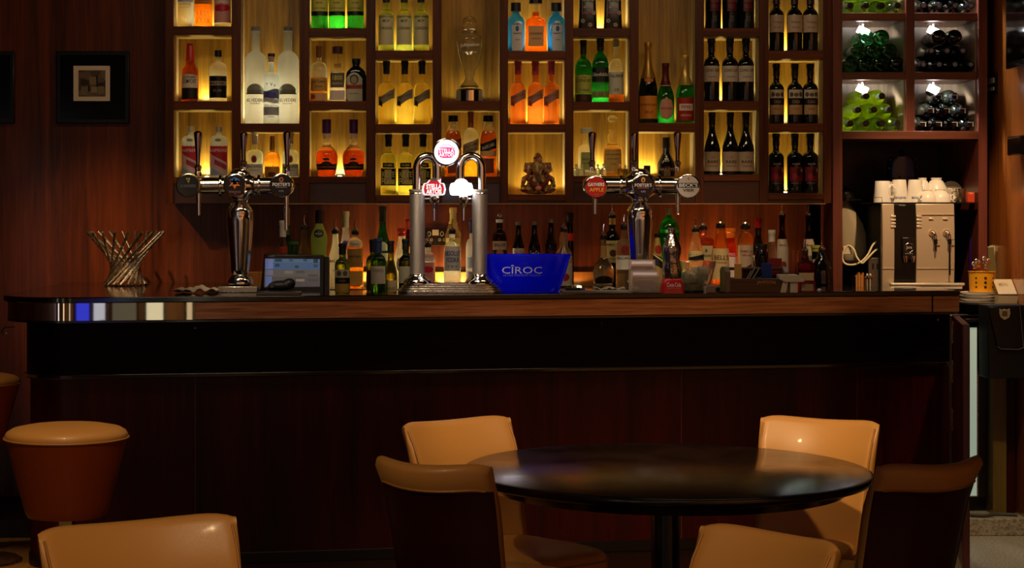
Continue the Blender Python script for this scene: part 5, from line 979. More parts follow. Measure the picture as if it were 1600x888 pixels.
# runner mat, brush, paper between tub and card holder
m = MB(); m.box(-.15,.15,-.05,.05,0,.007)
for i in range(3): m.box(-.148,.148,-.04+.027*i,-.03+.027*i,.007,.009)
o = m.build('bar_runner', pm('#8a8074', .5), None, .001, loc=(W(930, 8.40), 8.42, ZT)); tag(o, 'flat ribbed bar runner lying right of the blue tub', 'bar mat')
m = MB(); m.box(-.045,.02,-.012,.012,.0,.012); m.xf(Matrix.Rotation(.15, 4, 'Z')); t = thing('bottle_opener', 'small black opener with a blue end on the bar runner', 'opener', (W(900, 8.40), 8.40, ZT+.0095)); m.build('handle', pm('#0e0c0e', .4), t, .003)
m = MB(); m.box(.02,.04,-.010,.010,.001,.010); m.xf(Matrix.Rotation(.15, 4, 'Z')); m.build('blade', pm('#3a3ac0', .3, .4), t, .002)
t = thing('folded_cloth', 'crumpled grey cloth beneath the round bellied cognac bottle', 'cloth', (W(952, 8.5), 8.52, ZT)); m = MB(); vs = []; NX = 20; NY = 8
for j in range(NY+1):
    for i in range(NX+1): vs.append((-.07+.14*i/NX, -.04+.08*j/NY, .006+.012*abs(math.sin(i*.8+j))*abs(math.cos(i*.3))))
m.add(vs, [(j*(NX+1)+i, j*(NX+1)+i+1, (j+1)*(NX+1)+i+1, (j+1)*(NX+1)+i) for j in range(NY) for i in range(NX)]); o = m.build('cloth', pm('#8a7e70', .8), t); s_ = o.modifiers.new('thick', 'SOLIDIFY'); s_.thickness = .004
# acrylic card holder
D = 8.36; k = D/F; t = thing('card_holder', 'clear acrylic two-tier leaflet holder before the right beer tap', 'card holder', onc(1007, D)); q = lambda px: (px-1007)*k; zz = lambda y: ZY(y, D)-ZT
M_ac = pm('#f4ece4', .05, trans=.9, ior=1.3, tl=.3)
m = MB(); m.box(q(985), q(1032), -.03, .06, 0, .003); m.box(q(986), q(1030), -.032, -.030, .0, zz(431)); m.box(q(984), q(1026), .040, .043, 0, zz(406)); m.box(q(985), q(1028), .0, .003, 0, zz(421)); m.build('acrylic_stand', M_ac, t)
for (a_, b_, y0, y1, dy) in [(985.5, 1024, 419, 407, .038), (986, 1029, 445, 424, -.002)]:
    m = MB(); m.box(q(a_), q(b_), dy-.004, dy, zz(y0), zz(y1)); cd = m.build('card_stack', P('#b89c90', .5), t)
    m = MB(); m.box(q(a_+3), q(b_-3), dy-.0048, dy-.004, zz(y1+6), zz(y1+2)); m.build('card_title', P('#efe6f4', .5), cd)
    m = MB(); m.box(q(a_+2), q(b_-2), dy-.0048, dy-.004, zz(y1+13), zz(y1+9)); m.build('card_picture', P('#7a5a50', .5), cd)
m = MB(); m.box(q(988), q(1028), -.0305, -.026, zz(446), zz(433)); cd = m.build('card_stack', P('#8a6e66', .5), t)
m = MB(); m.box(q(992), q(1025), -.0312, -.0304, zz(440), zz(435)); m.build('card_picture', P('#d8b4a0'), cd)
for x_ in (998, 1008, 1018): m = MB(); m.box(q(x_-3), q(x_+3), -.0317, -.0311, zz(439.5), zz(436.5)); m.build('card_print', P('#5a4038'), cd)
for x_ in (993, 1022): m = MB(); m.ell((q(x_), -.036, zz(451)), 6*k, .006, 4*k); m.build('foot_clip', M_ac, t)
# cola bottle statuette
D = 8.32; k = D/F; t = thing('cola_bottle_stand', 'silvery contour cola bottle figure on a red lettered base', 'display stand', onc(1050, D)); q = lambda px: (px-1050)*k; zz = lambda y: ZY(y, D)-ZT
m = MB(); m.loft([tubring(17.5*k, .045, 0, 24, 8), tubring(17*k, .043, zz(446), 24, 8), tubring(14.5*k, .038, zz(437), 24, 8), tubring(14*k, .036, zz(436), 24, 8)]); bs_ = m.build('red_base', pm('#c8141c', .3, coat=.3), t, angle=30)
flat_text('lettering', 'Coca-Cola', 22*k, 7*k, (q(1051), -.0442, zz(444.5)), pm('#f4ecec', .4), bs_, .02, M=Matrix.Rotation(math.radians(0), 4, 'X'))
flat_text('lettering', 'ENJOY ICE COLD', 20*k, 1.6*k, (q(1051), -.0456, zz(450.5)), pm('#e8b8b8', .4), bs_)
prof = [(zz(436), 12.5), (zz(432), 14), (zz(420), 14.6), (zz(412), 12.6), (zz(404), 11.6), (zz(396), 13.6), (zz(388), 14.8), (zz(382), 13), (zz(374), 9), (zz(366), 6.2), (zz(361), 5.6), (zz(360), 7), (zz(357), 7), (zz(356), 5)]
m = MB(); m.loft([[(r_*k*(1+.06*math.cos(8*a_+z_*20))*math.cos(a_), r_*k*(1+.06*math.cos(8*a_+z_*20))*math.sin(a_), z_) for a_ in [2*math.pi*i/48 for i in range(48)]] for z_, r_ in prof]); m.build('bottle_figure', pm('#b8aca4', .16, 1, bump=.8, bscale=160), t)
# clear ice bucket
D = 8.50; k = D/F; t = thing('ice_bucket', 'clear acrylic ice bucket filled with ice right of the red cola stand', 'ice bucket', onc(1086, D)); q = lambda px: (px-1086)*k; zz = lambda y: ZY(y, D)-ZT
prof = [(0, 20), (.003, 22), (zz(430), 28), (zz(409), 33), (zz(408), 33), (zz(408), 31.6), (zz(430), 26.6), (.008, 20)]
m = MB(); m.lathe([(z_, r_*k) for z_, r_ in prof], 36); m.build('bucket_shell', G('#f0e8d8', .05, .06), t, angle=50)
random.seed(11); ice = []
for i in range(26):
    a_ = random.random()*6.28; zc_ = .012+.085*(i/26); rr_ = random.random()**.5*(19+7*zc_/.1)*k*.72; m = MB(); s_ = .0115+.004*random.random()
    m.box(-s_, s_, -s_, s_, -s_, s_); m.xf(Matrix.Translation((rr_*math.cos(a_), rr_*math.sin(a_), zc_+.004)) @ Matrix.Rotation(random.random()*3, 4, 'Z') @ Matrix.Rotation(random.random()*3, 4, 'X')); ice.append(m)
allm = MB(); 
for m in ice: allm.add(m.v, m.f)
o = allm.build('ice_cubes', pm('#e8e0cc', .12, trans=.75, ior=1.3, tl=.35), None, .002, loc=tuple(t.location)); tag(o, 'heap of ice cubes inside the clear ice bucket', 'ice'); o['kind'] = 'stuff'
# small grey dispenser box
t = thing('napkin_clip', 'small grey metal box with a dark round hole between ice bucket and wooden caddy', 'box', onc(1113, 8.36)); k = 8.36/F
m = MB(); m.box(-11*k, 10*k, -.03, .03, 0, 12*k); m.build('box_body', pm('#8a8078', .4, .3), t, .003); m = MB(); m.lathe([(-.0315, .001), (-.0315, 4*k), (-.029, 4*k)], 18, ax='y', c=(7*k, 0, 5*k)); m.build('hole', pm('#0a0808', .6), t)
m = MB(); m.lathe([(0,.006),(.002,.0075),(.030,.0075),(.034,.004)], 14); o = m.build('salt_pot', P('#b0a898', .3, .5), None, loc=onc(1102, 8.24)); tag(o, 'tiny metal pot on the counter edge right of the ice bucket', 'pot')
# wooden caddy
D = 8.44; k = D/F; t = thing('bar_caddy', 'wooden bar caddy with lettering holding napkins and straws', 'caddy', onc(1178, D)); q = lambda px: (px-1178)*k; zz = lambda y: ZY(y, D)-ZT
M_cw = wood('#3a1c0c', '#5a3016', .4, .2, 8, 'x', name='caddy_wood'); M_cm = wood('#5a4638', '#8a7464', .4, .1, 8, 'z', name='caddy_end')
m = MB(); m.box(q(1135), q(1222), -.075, -.066, 0.0, zz(434.5)); m.build('front_board', M_cw, t, .002); m = MB(); m.box(q(1135), q(1222), .066, .075, 0.0, zz(434.5)); m.build('rear_board', M_cw, t, .002)
m = MB(); m.box(q(1135), q(1222), -.066, .066, 0, .006); m.build('floor_board', M_cw, t)
for a_, b_ in ((1129, 1137), (1220, 1227)):
    m = MB(); P0 = [(-.078, 0), (.078, 0), (.078, zz(424)), (.03, zz(417)), (-.03, zz(417)), (-.078, zz(424))]; n = 6
    m.add([(q(a_), y, z_) for y, z_ in P0]+[(q(b_), y, z_) for y, z_ in P0], [tuple(range(n)), tuple(range(2*n-1, n-1, -1))]+[(i, (i+1) % n, (i+1) % n+n, i+n) for i in range(n)]); m.build('end_board', M_cm, t, .002)
m = MB(); m.tube([(q(1136), 0, zz(420)), (q(1222), 0, zz(420))], .007); m.build('carry_handle', M_cw, t)
vs, fs = txt('JAMESON'); m = MB(); m.add([(x*29*k+q(1192), -.0762, zz(440.5)+y*6*k-x*x*.012) for x, y in vs], fs); m.build('lettering', pm('#b88a50', .4), t, smooth=False)
flat_text('lettering', 'IRISH WHISKEY', 16*k, 1.4*k, (q(1192), -.0762, zz(445)), pm('#8a6438', .4), t)
def napk(px, py, w, h, c, nm, rot=0, D=8.44, dy=0):
    t = thing('napkin_stack', nm, 'napkins', (W(px, D), D+dy, ZT+.0065)); m = MB()
    H_ = ZY(py, D)-ZT-.0065
    for i in range(4): m.box(-w*k/2+.001*i, w*k/2-.001*i, -.012+.006*i, -.0075+.006*i, 0, H_-.002*i)
    m.xf(Matrix.Rotation(math.radians(rot), 4, 'Z')); m.build('napkins', P(c, .6), t, .001); return t
napk(1197, 411, 16, 40, '#1c3a8a', 'blue paper napkins standing in the wooden caddy', 8)
napk(1213, 404, 22, 40, '#8a1c20', 'dark red paper napkins standing behind the blue ones in the caddy', -14, dy=.035)
napk(1172, 418, 22, 30, '#3a1c18', 'brown paper napkins at the left inside the wooden caddy', 5, dy=.02)
napk(1151, 412, 11, 30, '#d8a858', 'amber coloured paper packets at the left end of the wooden caddy', -5, dy=-.03)
t = thing('straw_bundle', 'bundle of dark and grey drinking straws leaning in the caddy', 'straws', (W(1160, 8.46), 8.40, ZT+.0066)); M_s = P('#1c1614', .3); M_s2 = P('#9a9088', .3)
for i in range(9):
    m = MB(); m.tube([(-.02+.004*i, .0, 0.0), (.03+.006*i, .01*(i % 3), .09+.006*(i % 4))], .0028, 7); m.build('straw', M_s if i % 3 else M_s2, t)
# white plastic dispenser
D = 8.38; k = D/F; t = thing('napkin_dispenser', 'small white plastic stand with splayed legs at the right end of the caddy', 'dispenser', onc(1236, D)); q = lambda px: (px-1236)*k; zz = lambda y: ZY(y, D)-ZT
M_wp = P('#d8d0bc', .4)
m = MB(); P0 = [(q(1215), zz(429)), (q(1244), zz(429)), (q(1256), zz(439)), (q(1252), zz(441)), (q(1224), zz(441)), (q(1215), zz(436))]; slab(m, P0, -.03, .03); m.build('top_plate', M_wp, t, .003)
for P0 in ([(q(1222), zz(440)), (q(1230), zz(440)), (q(1227), 0), (q(1218), 0)], [(q(1233), zz(440)), (q(1245), zz(440)), (q(1245), 0), (q(1233), 0)]): m = MB(); slab(m, P0, -.025, .025); m.build('leg', M_wp, t, .002)
t = thing('bar_jar', 'small glass jar with pale label and dark red contents right of the white stand', 'jar', onc(1259, 8.40)); k = 8.4/F
m = MB(); m.loft([tubring(13*k, .035, z_, 24, 5) for z_ in (0, .002, .05, .052)]); m.build('jar_glass', G('#a03028'), t, angle=40); m = MB(); m.box(-9*k, 9*k, -.0362, -.0355, .008, .038); m.build('label', P('#a89c80'), t)
m = MB(); m.ell((0,0,.008), .010, .010, .008, 12); o = m.build('sugar_lump', P('#e8e0d4', .5), None, loc=onc(1280, 8.42)); tag(o, 'tiny crumpled white ball of paper on the counter near the cabinet', 'paper')
# ================================================================== COFFEE MACHINE AND CUPS
D = 9.24; k = D/F; t = thing('coffee_machine', 'silver coffee machine with black centre panel and two steam wands', 'coffee machine', (W(1435, D), D, ZB)); q = lambda px: (px-1435)*k; zz = lambda y: ZY(y, D)-ZB
M_cmh = pm('#c8b296', .4, .35, name='champagne_silver'); M_cmb = pm('#080707', .12, coat=.5)
H_ = zz(318.5)
def bowed(x0, x1, z0, z1, y0, y1, bow=.012, n=10):
    m = MB(); m.loft([[(x0, y0-bow*math.sin(math.pi*i/n)*.0-bow*(1-(2*i/n-1)**2), z0+(z1-z0)*i/n), (x1, y0-bow*(1-(2*i/n-1)**2), z0+(z1-z0)*i/n), (x1, y1, z0+(z1-z0)*i/n), (x0, y1, z0+(z1-z0)*i/n)] for i in range(n+1)]); return m
bowed(q(1378), q(1397), .005, H_, 0, .03).build('left_housing', M_cmh, t, .004)
bowed(q(1431), q(1491), .005, H_, 0, .03).build('right_housing', M_cmh, t, .004)
bowed(q(1397), q(1431), .0, H_-.002, .006, .03).build('centre_panel', pm('#060505', .3), t, .002)
m = MB(); m.box(q(1380), q(1489), .031, .36, .0, H_-.004); m.build('rear_body', M_blackm, t, .004)
m = MB(); m.box(q(1378.5), q(1396.5), -.0125, -.002, zz(420), zz(419)); m.box(q(1431.5), q(1490), -.0125, -.002, zz(420), zz(419)); m.box(q(1432), q(1490), -.011, -.002, zz(335.8), zz(335)); m.build('housing_seam', pm('#e8d8c0', .3, .6), t)
for i, y in enumerate((338, 343.5, 349, 354)):
    for a_, b_ in ((1391, 1398.5), (1431, 1439)):
        m = MB(); m.box(q(a_), q(b_), -.0155, -.004, zz(y+1.6), zz(y-1.6)); m.build('button', pm('#e8dcc4', .3, .4), t, .0012)
for a_ in (1454, 1476): m = MB(); m.box(q(a_-3.5), q(a_+3.5), -.0150, -.006, zz(343), zz(340.5)); m.build('button', pm('#f0e4cc', .3, .4), t, .001)
m = MB(); m.box(q(1408), q(1429), -.022, .0, zz(405), zz(371)); o = m.build('spout_block', pm('#1c1a18', .25, .4), t, .004)
m = MB(); m.tube([(q(1418.5)+7*k*math.cos(a_), -.0235, zz(387)+7*k*math.sin(a_)) for a_ in [i*math.pi/12 for i in range(24)]], .0011, 6, True); m.build('logo_ring', M_chrome, o)
flat_text('logo_lettering', 'Jura', 9*k, 6*k, (q(1418.5), -.0236, zz(387)), pm('#e0e0e0', .3, .6), o)
flat_text('logo_lettering', 'IMPRESSA', 12*k, 1.2*k, (q(1418.5), -.0232, zz(396.3)), pm('#a8a098', .3), o)
flat_text('logo_lettering', 'X9 WIN', 10*k, 1.8*k, (q(1409), -.0085, zz(321)), pm('#c0b8b0', .3), t)
for x_ in (1413, 1424): m = MB(); m.lathe([(zz(410), 2.2*k), (zz(404), 3.2*k), (zz(400), 3.4*k)], 16, c=(q(x_), -.024, 0)); m.build('coffee_nozzle', M_chrome, t)
for x_, y1, nm in ((1456.5, 392, 'w'), (1478.5, 430, 's')):
    m = MB(); m.lathe([(-.018, .001), (-.018, 5*k), (-.008, 5.4*k)], 20, ax='y', c=(q(x_-1.5), 0, zz(364))); m.build('knob', M_chrome, t)
    m = MB(); m.tube([(q(x_-1.5), -.017, zz(364)), (q(x_+.5), -.03, zz(364.5)), (q(x_+2), -.034, zz(368)), (q(x_+2.5), -.034, zz(374))], [3*k, 2.8*k, 2.5*k, 2.3*k], 12); m.build('wand_elbow', M_chrome, t)
    m = MB(); m.lathe([(zz(382), 2.3*k), (zz(381.5), 2.9*k), (zz(374), 2.9*k), (zz(373.5), 2.3*k)], 14, c=(q(x_+2.5), -.034, 0)); m.tube([(q(x_+2), -.034, zz(375)), (q(x_+10), -.036, zz(374))], .9*k, 6); m.build('wand_valve', M_black, t)
    m = MB(); m.lathe([(zz(y1), 1.0*k), (zz(y1-1), 1.5*k), (zz(381), 1.4*k)], 10, c=(q(x_+2.5), -.034, 0)); m.build('steam_wand', pm('#5a5048', .15, .9), t)
m = MB(); P0 = [(q(1389), zz(443)), (q(1503), zz(443)), (q(1500), zz(446)), (q(1480), zz(448.5)), (q(1410), zz(448.5)), (q(1392), zz(446))]
m = MB(); m.box(q(1390), q(1500), -.045, -.014, .0, .018); m.box(q(1388), q(1503), -.05, -.014, .018, .031); m.build('drip_tray', pm('#d8ccb8', .4, .3), t, .003)
# cup shelf
CZ = ZB+H_+.001
cs = thing('cup_shelf', 'thin dark shelf carrying white cups above the coffee machine', 'shelf', (W(1444, 9.4), 9.4, CZ)); k = 9.28/F
m = MB(); m.box(W(1362, 9.28)-cs.location.x, W(1526, 9.28)-cs.location.x, -.14, .35, 0, .006); m.build('shelf_plate', pm('#2a2018', .3, .6), cs, .001)
m = MB(); x0_, x1_ = W(1364, 9.28)-cs.location.x, W(1377, 9.28)-cs.location.x; m.tube([(x0_, -.135, .006), (x0_, -.135, .030), (x1_, -.135, .030), (x1_, -.135, .006)], .002, 6); m.build('guard_rail', M_chrome, cs)
CT = CZ+.0062
def mug(px, top, w0, w1, label, text=None, hx_=None, D=9.34, name='coffee_mug', hs=1, hpos=None):
    k = D/F; h = ZY(top, D)-CT; t = thing(name, label, 'cup', (W(px, D), D, CT)); m = MB()
    r0, r1 = w0/2*k, w1/2*k        # upside down: rim at the bottom
    m.lathe([(0, r0), (h*.5, (r0+r1)/2), (h-.004, r1), (h, r1*.95), (h-.002, r1*.6), (h-.002, .001)], 30, cap=False); m.build('cup_body', M_white, t, angle=50)
    if hx_ is not None:
        m = MB(); a_ = math.radians(hx_); ro = (r0+r1)/2; c_, s_ = math.sin(a_), -math.cos(a_)
        m.tube([((ro+dx)*c_, (ro+dx)*s_, z_) for dx, z_ in [(-.003, h*.25), (.018, h*.22), (.030, h*.42), (.027, h*.66), (.014, h*.78), (-.003, h*.76)]], .0045, 8); m.build('cup_handle', M_white, t)
    if text:
        vs, fs = txt(text, .02); m = MB(); rr = r0*.97; m.add([(math.sin(x*1.3)*rr*1.012, -math.cos(x*1.3)*rr*1.012, h*.20+y*.011) for x, y in vs], fs); m.build('cup_lettering', P('#2c3c8c'), t, smooth=False)
    return t
mug(1379, 283, 28, 23, 'white upside-down mug at the left end of the cup shelf', hx_=48)
mug(1396, 284, 14, 11, 'white narrow cup standing behind between two lettered mugs', D=9.45)
mug(1405, 281, 27, 21, 'white upside-down mug with blue lettering, left of its lettered neighbour', 'BOULEVARD', -60)
mug(1430, 281, 27, 21, 'white upside-down mug with blue lettering, right of its lettered neighbour', 'BOLLA')
def cup(px, top, r, label, D=9.34, hx_=40, name='coffee_cup', base=None):
    k = D/F; zb_ = CT if base is None else base; h = ZY(top, D)-zb_; t = thing(name, label, 'cup', (W(px, D), D, zb_)); m = MB(); R_ = r*k
    m.lathe([(0, R_), (h*.3, R_*.98), (h*.6, R_*.84), (h*.85, R_*.55), (h*.9, R_*.42), (h, R_*.45), (h, R_*.36), (h*.93, R_*.3), (h*.93, .001)], 30, cap=False); m.build('cup_body', M_white, t, angle=50)
    a_ = math.radians(hx_); c_, s_ = math.sin(a_), -math.cos(a_); m = MB()
    m.tube([((R_+dx)*c_, (R_+dx)*s_, z_) for dx, z_ in [(-.004, h*.22), (.012, h*.18), (.020, h*.35), (.012, h*.55), (-.006, h*.55)]], .0035, 8); m.build('cup_handle', M_white, t); return t
cup(1449, 297, 16, 'white upside-down teacup with handle to the left, in front of the cup stack', hx_=-50, D=9.30)
cup(1469, 296, 17, 'white upside-down teacup with handle to the right, in front of the cup stack', hx_=60, D=9.31)
c1 = cup(1441, 278, 15, 'round white cup rising behind the right lettered mug', hx_=60, D=9.47)
c2 = cup(1463, 278, 19, 'round white cup with foot rim rising behind the teacups', hx_=80, D=9.47)
cup(1484, 305, 10, 'small white espresso cup beside the steel jug', hx_=-70, D=9.34)
D = 9.52; k = D/F; t = thing('saucer', 'large white saucer leaning upright behind the small espresso cup', 'plate', (W(1489, D), D, CT)); m = MB(); m.lathe([(-.006, .001), (-.006, 11*k), (.0, 17*k), (.002, 17.4*k), (.004, 16.8*k), (.0, 11*k), (-.002, .001)], 34, ax='y', c=(0, 0, 17.6*k), cap=False); m.xf(Matrix.Translation((0,.008,0)) @ Matrix.Rotation(math.radians(-14), 4, 'X')); m.build('dish', pm('#b8aa94', .4), t)
D = 9.32; k = D/F; t = thing('milk_jug', 'small stainless steel jug at the right of the cup shelf', 'jug', (W(1500.5, D), D, CT)); m = MB(); h = ZY(295, D)-CT; m.lathe([(0, 8.2*k), (.002, 8.8*k), (h*.9, 8.4*k), (h, 8.8*k), (h, 8.2*k), (.005, 8*k)], 26); m.build('jug_body', M_steel, t, angle=50)
m = MB(); m.tube([(-8*k, -.01, h*.8), (-14*k, -.015, h*.75), (-14*k, -.015, h*.25), (-8*k, -.01, h*.2)], .0028, 8); m.build('jug_handle', M_steel, t)
t = thing('tea_box', 'small bright red cardboard box at the right end of the cup shelf', 'box', (W(1515.5, 9.34), 9.34, CT)); k = 9.34/F; m = MB(); m.box(-5.5*k, 5.5*k, -.02, .03, 0, ZY(300.5, 9.34)-CT); bx_ = m.build('carton', P('#c83c20', .45), t, .001); flat_text('carton_print', 'TEA', 7*k, 2.2*k, (0, -.0205, .045), P('#f0c8a0'), bx_)
# navy tub on the shelf back
D = 9.62; t = thing('ice_tub', 'dark navy tub with silver studs standing on a black tray behind the cups', 'tub', (W(1408, D), D, CT)); k = D/F; q = lambda px: (px-1408)*k; zz = lambda y: ZY(y, D)-CT
m = MB(); m.lathe([(0, 20*k), (zz(287), 22*k), (zz(283), 32*k), (zz(280), 32*k), (zz(279), 20*k)], 32); m.build('tray_stand', pm('#0c0a0a', .2, coat=.4), t, angle=40)
m = MB(); m.loft([tubring(w_*k, .05, zz(y), 32, 5) for y, w_ in ((279, 21), (277, 22.5), (252, 21), (247, 18), (245, 14))]); m.build('tub_body', pm('#10125a', .3, coat=.3), t, angle=50)
m = MB(); m.lathe([(zz(246), 6*k), (zz(243), 3*k), (zz(240), 5*k), (zz(236), 4*k), (zz(234.5), 1*k)], 18); m.build('lid_knob', pm('#3a2a20', .25, .5), t)
for a_, y in ((1389, 276), (1387, 263), (1389, 250), (1426, 276), (1429, 260), (1427, 250), (1402, 277), (1417, 277)):
    m = MB(); m.ell((q(a_), -.052 if 1395 < a_ < 1425 else -.034, zz(y)), 1.8*k, n=10); m.build('stud', P('#8a9098', .2, .8), t)
# hanging beige bag, black helmet, white cable, caddy, stand
D = 9.62; k = D/F; t = thing('cloth_bag', 'pale beige cloth bag hanging beside the left stile of the cabinet', 'bag', (W(1322, D), D, ZY(412, D))); zz = lambda y: ZY(y, D)-ZY(412, D); q = lambda px: (px-1322)*k
m = MB(); prof = [(412, 1330, 10), (405, 1334, 20), (392, 1335, 22), (370, 1332, 21), (350, 1328, 20), (335, 1323, 16), (322, 1320, 11), (312, 1318, 7), (303, 1317, 4)]
m.loft([[(q(c_)+w_*k*math.cos(a_)*(1+.06*math.sin(5*a_+i)), .05*(w_/20)*math.sin(a_)*(1+.1*math.sin(4*a_)), zz(y)) for a_ in [2*math.pi*j/28 for j in range(28)]] for i, (y, c_, w_) in enumerate(prof)]); m.build('bag_cloth', pm('#a8987a', .7, bump=.3, bscale=40), t, angle=70)
m = MB(); m.tube([(q(1317), 0, zz(305)), (q(1316.5), 0, zz(296)), (q(1314), .0, zz(293))], .003); m.build('strap', pm('#3a3028', .6), t)
D = 9.60; t = thing('visor_cap', 'black shiny cap hanging above the beige cloth bag', 'cap', (W(1324, D), D, ZY(313, D))); k = D/F
m = MB(); m.loft([[(x*k*math.cos(a_)+dx*k, y*math.sin(a_), z_*k) for a_ in [2*math.pi*j/24 for j in range(24)]] for x, y, z_, dx in ((14, .05, 0, -2), (14.5, .055, 3, -2), (12, .05, 12, -3), (7, .03, 18, -4), (1, .005, 21, -4))]); m.build('crown', pm('#14100e', .25, coat=.4), t)
m = MB(); m.loft([[(x*k*math.cos(a_)+8*k, y*math.sin(a_)-.03, z_*k) for a_ in [2*math.pi*j/20 for j in range(20)]] for x, y, z_ in ((12, .03, -1), (13, .034, 0), (12, .03, 1.5))]); m.build('peak', pm('#14100e', .25, coat=.4), t)
D = 9.30; t = thing('power_cable', 'looped white power cable at the left side of the coffee machine', 'cable', (W(1345, D), D, ZB)); k = D/F; q = lambda px: (px-1345)*k; zz = lambda y: ZY(y, D)-ZB
def spl(P0, n=8):
    out = []; P0 = [Vector(p) for p in P0]
    for i in range(len(P0)-1):
        a, b, c, d = P0[max(i-1, 0)], P0[i], P0[i+1], P0[min(i+2, len(P0)-1)]
        for j in range(n):
            s = j/n; out.append(tuple(.5*((2*b)+(-a+c)*s+(2*a-5*b+4*c-d)*s*s+(-a+3*b-3*c+d)*s**3)))
    return out+[tuple(P0[-1])]
m = MB(); m.tube(spl([(q(1380), .08, zz(389)), (q(1366), 0, zz(393)), (q(1352), -.02, zz(406)), (q(1345), -.02, zz(411)), (q(1338), -.01, zz(402)), (q(1334), .0, zz(390)), (q(1327), .02, zz(384)), (q(1321), .02, zz(390)), (q(1317.5), .02, zz(402)), (q(1321), .01, zz(412)), (q(1332), .0, zz(414)), (q(1345), .01, zz(410)), (q(1357), .02, zz(399)), (q(1367), .04, zz(383)), (q(1380), .1, zz(377))]), 1.5*k, 8); m.build('cord', P('#d8c89c', .45), t)
m = MB(); m.box(q(1319), q(1333), .02, .05, zz(398), zz(385)); m.build('plug', P('#c8bca0', .4), t, .003)
t = thing('sugar_caddy', 'small wire caddy of brown and white sugar sticks behind the counter edge', 'caddy', (W(1350, 9.22), 9.22, ZB)); k = 9.22/F; q = lambda px: (px-1350)*k; zz = lambda y: ZY(y, 9.22)-ZB
m = MB(); m.box(q(1335), q(1364), -.02, .03, .0, .004); m.build('tray', M_steel, t, .001)
for a_ in (1335, 1350, 1364): m = MB(); m.tube([(q(a_), -.02, .003), (q(a_), -.02, zz(432)), (q(a_), .03, zz(432)), (q(a_), .03, .003)], .0014, 6); m.build('wire', M_chrome, t)
for i in range(6): m = MB(); m.box(q(1337+i*2.1), q(1338.6+i*2.1), -.01, .014, .0045, zz(430-(i % 3)*2)); m.build('sugar_stick', P('#a06028' if i % 2 else '#c88a48'), t)
for i in range(5): m = MB(); m.ell((q(1352.5+i*2.4), .0, zz(434-(i % 2)*4)), 2*k, .008, 2.6*k, 8); m.tube([(q(1352.5+i*2.4), 0, .004), (q(1352.5+i*2.4), 0, zz(436))], .002, 6); m.build('sugar_stick', P('#c8bca8' if i % 2 else '#5a4030'), t)
t = thing('menu_stand', 'grey steel upright holder with two dark slots beside the coffee machine', 'stand', (W(1362, 9.3), 9.3, ZB)); k = 9.3/F; q = lambda px: (px-1362)*k; zz = lambda y: ZY(y, 9.3)-ZB
m = MB(); m.box(q(1357), q(1376), .0, .03, .0, zz(403)); m.build('plate', pm('#6a6054', .35, .7), t, .002)
for a_ in (1364, 1371): m = MB(); m.box(q(a_-1.5), q(a_+1.5), -.0012, .001, zz(421), zz(412)); m.build('slot', pm('#0c0a0a', .5), t)
# ================================================================== RIGHT-HAND SERVICE END
ZL = 1.08
D = 9.12; k = D/F; q0 = 1526
def plate(i, px, w): 
    t = thing('side_plate', ['bottom', 'second', 'third', 'fourth', 'topmost'][i]+' plate of the white stack under the yellow cutlery pot', 'plate', (W(px, D), D, ZL+.0008+i*.0152), 0, 'stacked white plates'); 
    m = MB(); R_ = w/2*k; m.lathe([(0, R_*.62), (.002, R_*.64), (.006, R_*.9), (.012, R_), (.0145, R_), (.0145, R_*.97), (.009, R_*.86), (.0075, .001)], 36, cap=False); m.build('dish', M_white, t, angle=60); return t
for i in range(4): plate(i, 1527+(i % 2), 56 if i < 3 else 54)
zt = ZL+.0008+3*.0152+.0147
t = thing('cutlery_pot', 'bright yellow pierced pot of spoons standing on the white plates', 'pot', (W(1534, D), D, zt)); q = lambda px: (px-1534)*k; h = 32*k
def holes():
    mt = bpy.data.materials.new('yellow_enamel'); mt.use_nodes = True; b = mt.node_tree.nodes['Principled BSDF']; b.inputs['Base Color'].default_value = (*hx('#e8a018'), 1); b.inputs['Roughness'].default_value = .35; nt = mt.node_tree
    nz = nt.nodes.new('ShaderNodeTexNoise'); nz.inputs['Scale'].default_value = 30; bp = nt.nodes.new('ShaderNodeBump'); bp.inputs['Strength'].default_value = .05; nt.links.new(nz.outputs['Fac'], bp.inputs['Height']); nt.links.new(bp.outputs[0], b.inputs['Normal']); return mt
m = MB(); m.lathe([(0, 18*k), (.001, 18.6*k), (h-.003, 20*k), (h-.002, 21*k), (h, 21*k), (h, 19.4*k), (.004, 17.8*k)], 34); m.build('pot_body', holes(), t, angle=50)
for r_, z_ in enumerate((8, 15, 22)):
    for a_ in (-42, 0, 42):
        a2 = math.radians(a_); R_ = (18.6+1.4*z_/32)*k+.0003; m = MB(); s_ = (2.2 if a_ == 0 else 1.6)*k
        m.lathe([(0, .0001), (0, s_), (-.0008, s_), (-.0008, .0001)], 12, ax='y', cap=False); m.xf(Matrix.Rotation(a2, 4, 'Z') @ Matrix.Translation((0, -R_, z_*k))); m.build('piercing', pm('#3a1c08', .6), t)
for i, (dx, dz, rot) in enumerate([(-14, 7, -20), (-8, 12, -6), (-3, 9, 4), (2, 16, 2), (8, 10, 12), (12, 12, 20), (5, 7, -10)]):
    t2 = thing('spoon', '%s spoon standing bowl up in the yellow pot' % ['leftmost short', 'second', 'third', 'tallest', 'fifth', 'rightmost', 'lowest middle'][i], 'spoon', (W(1534, D)+dx*k*.6, D+.02*((i % 3)-1), zt+.006), 0, 'spoons in the yellow pot')
    L_ = h+dz*k; m = MB(); m.tube([(0, 0, 0), (dx*.3*k, 0, L_*.8)], .0022, 7); m.ell((dx*.38*k, 0, L_), 4*k, 1.2*k, 6*k, 12, ('Y', rot)); m.build('spoon_metal', M_chrome, t2)
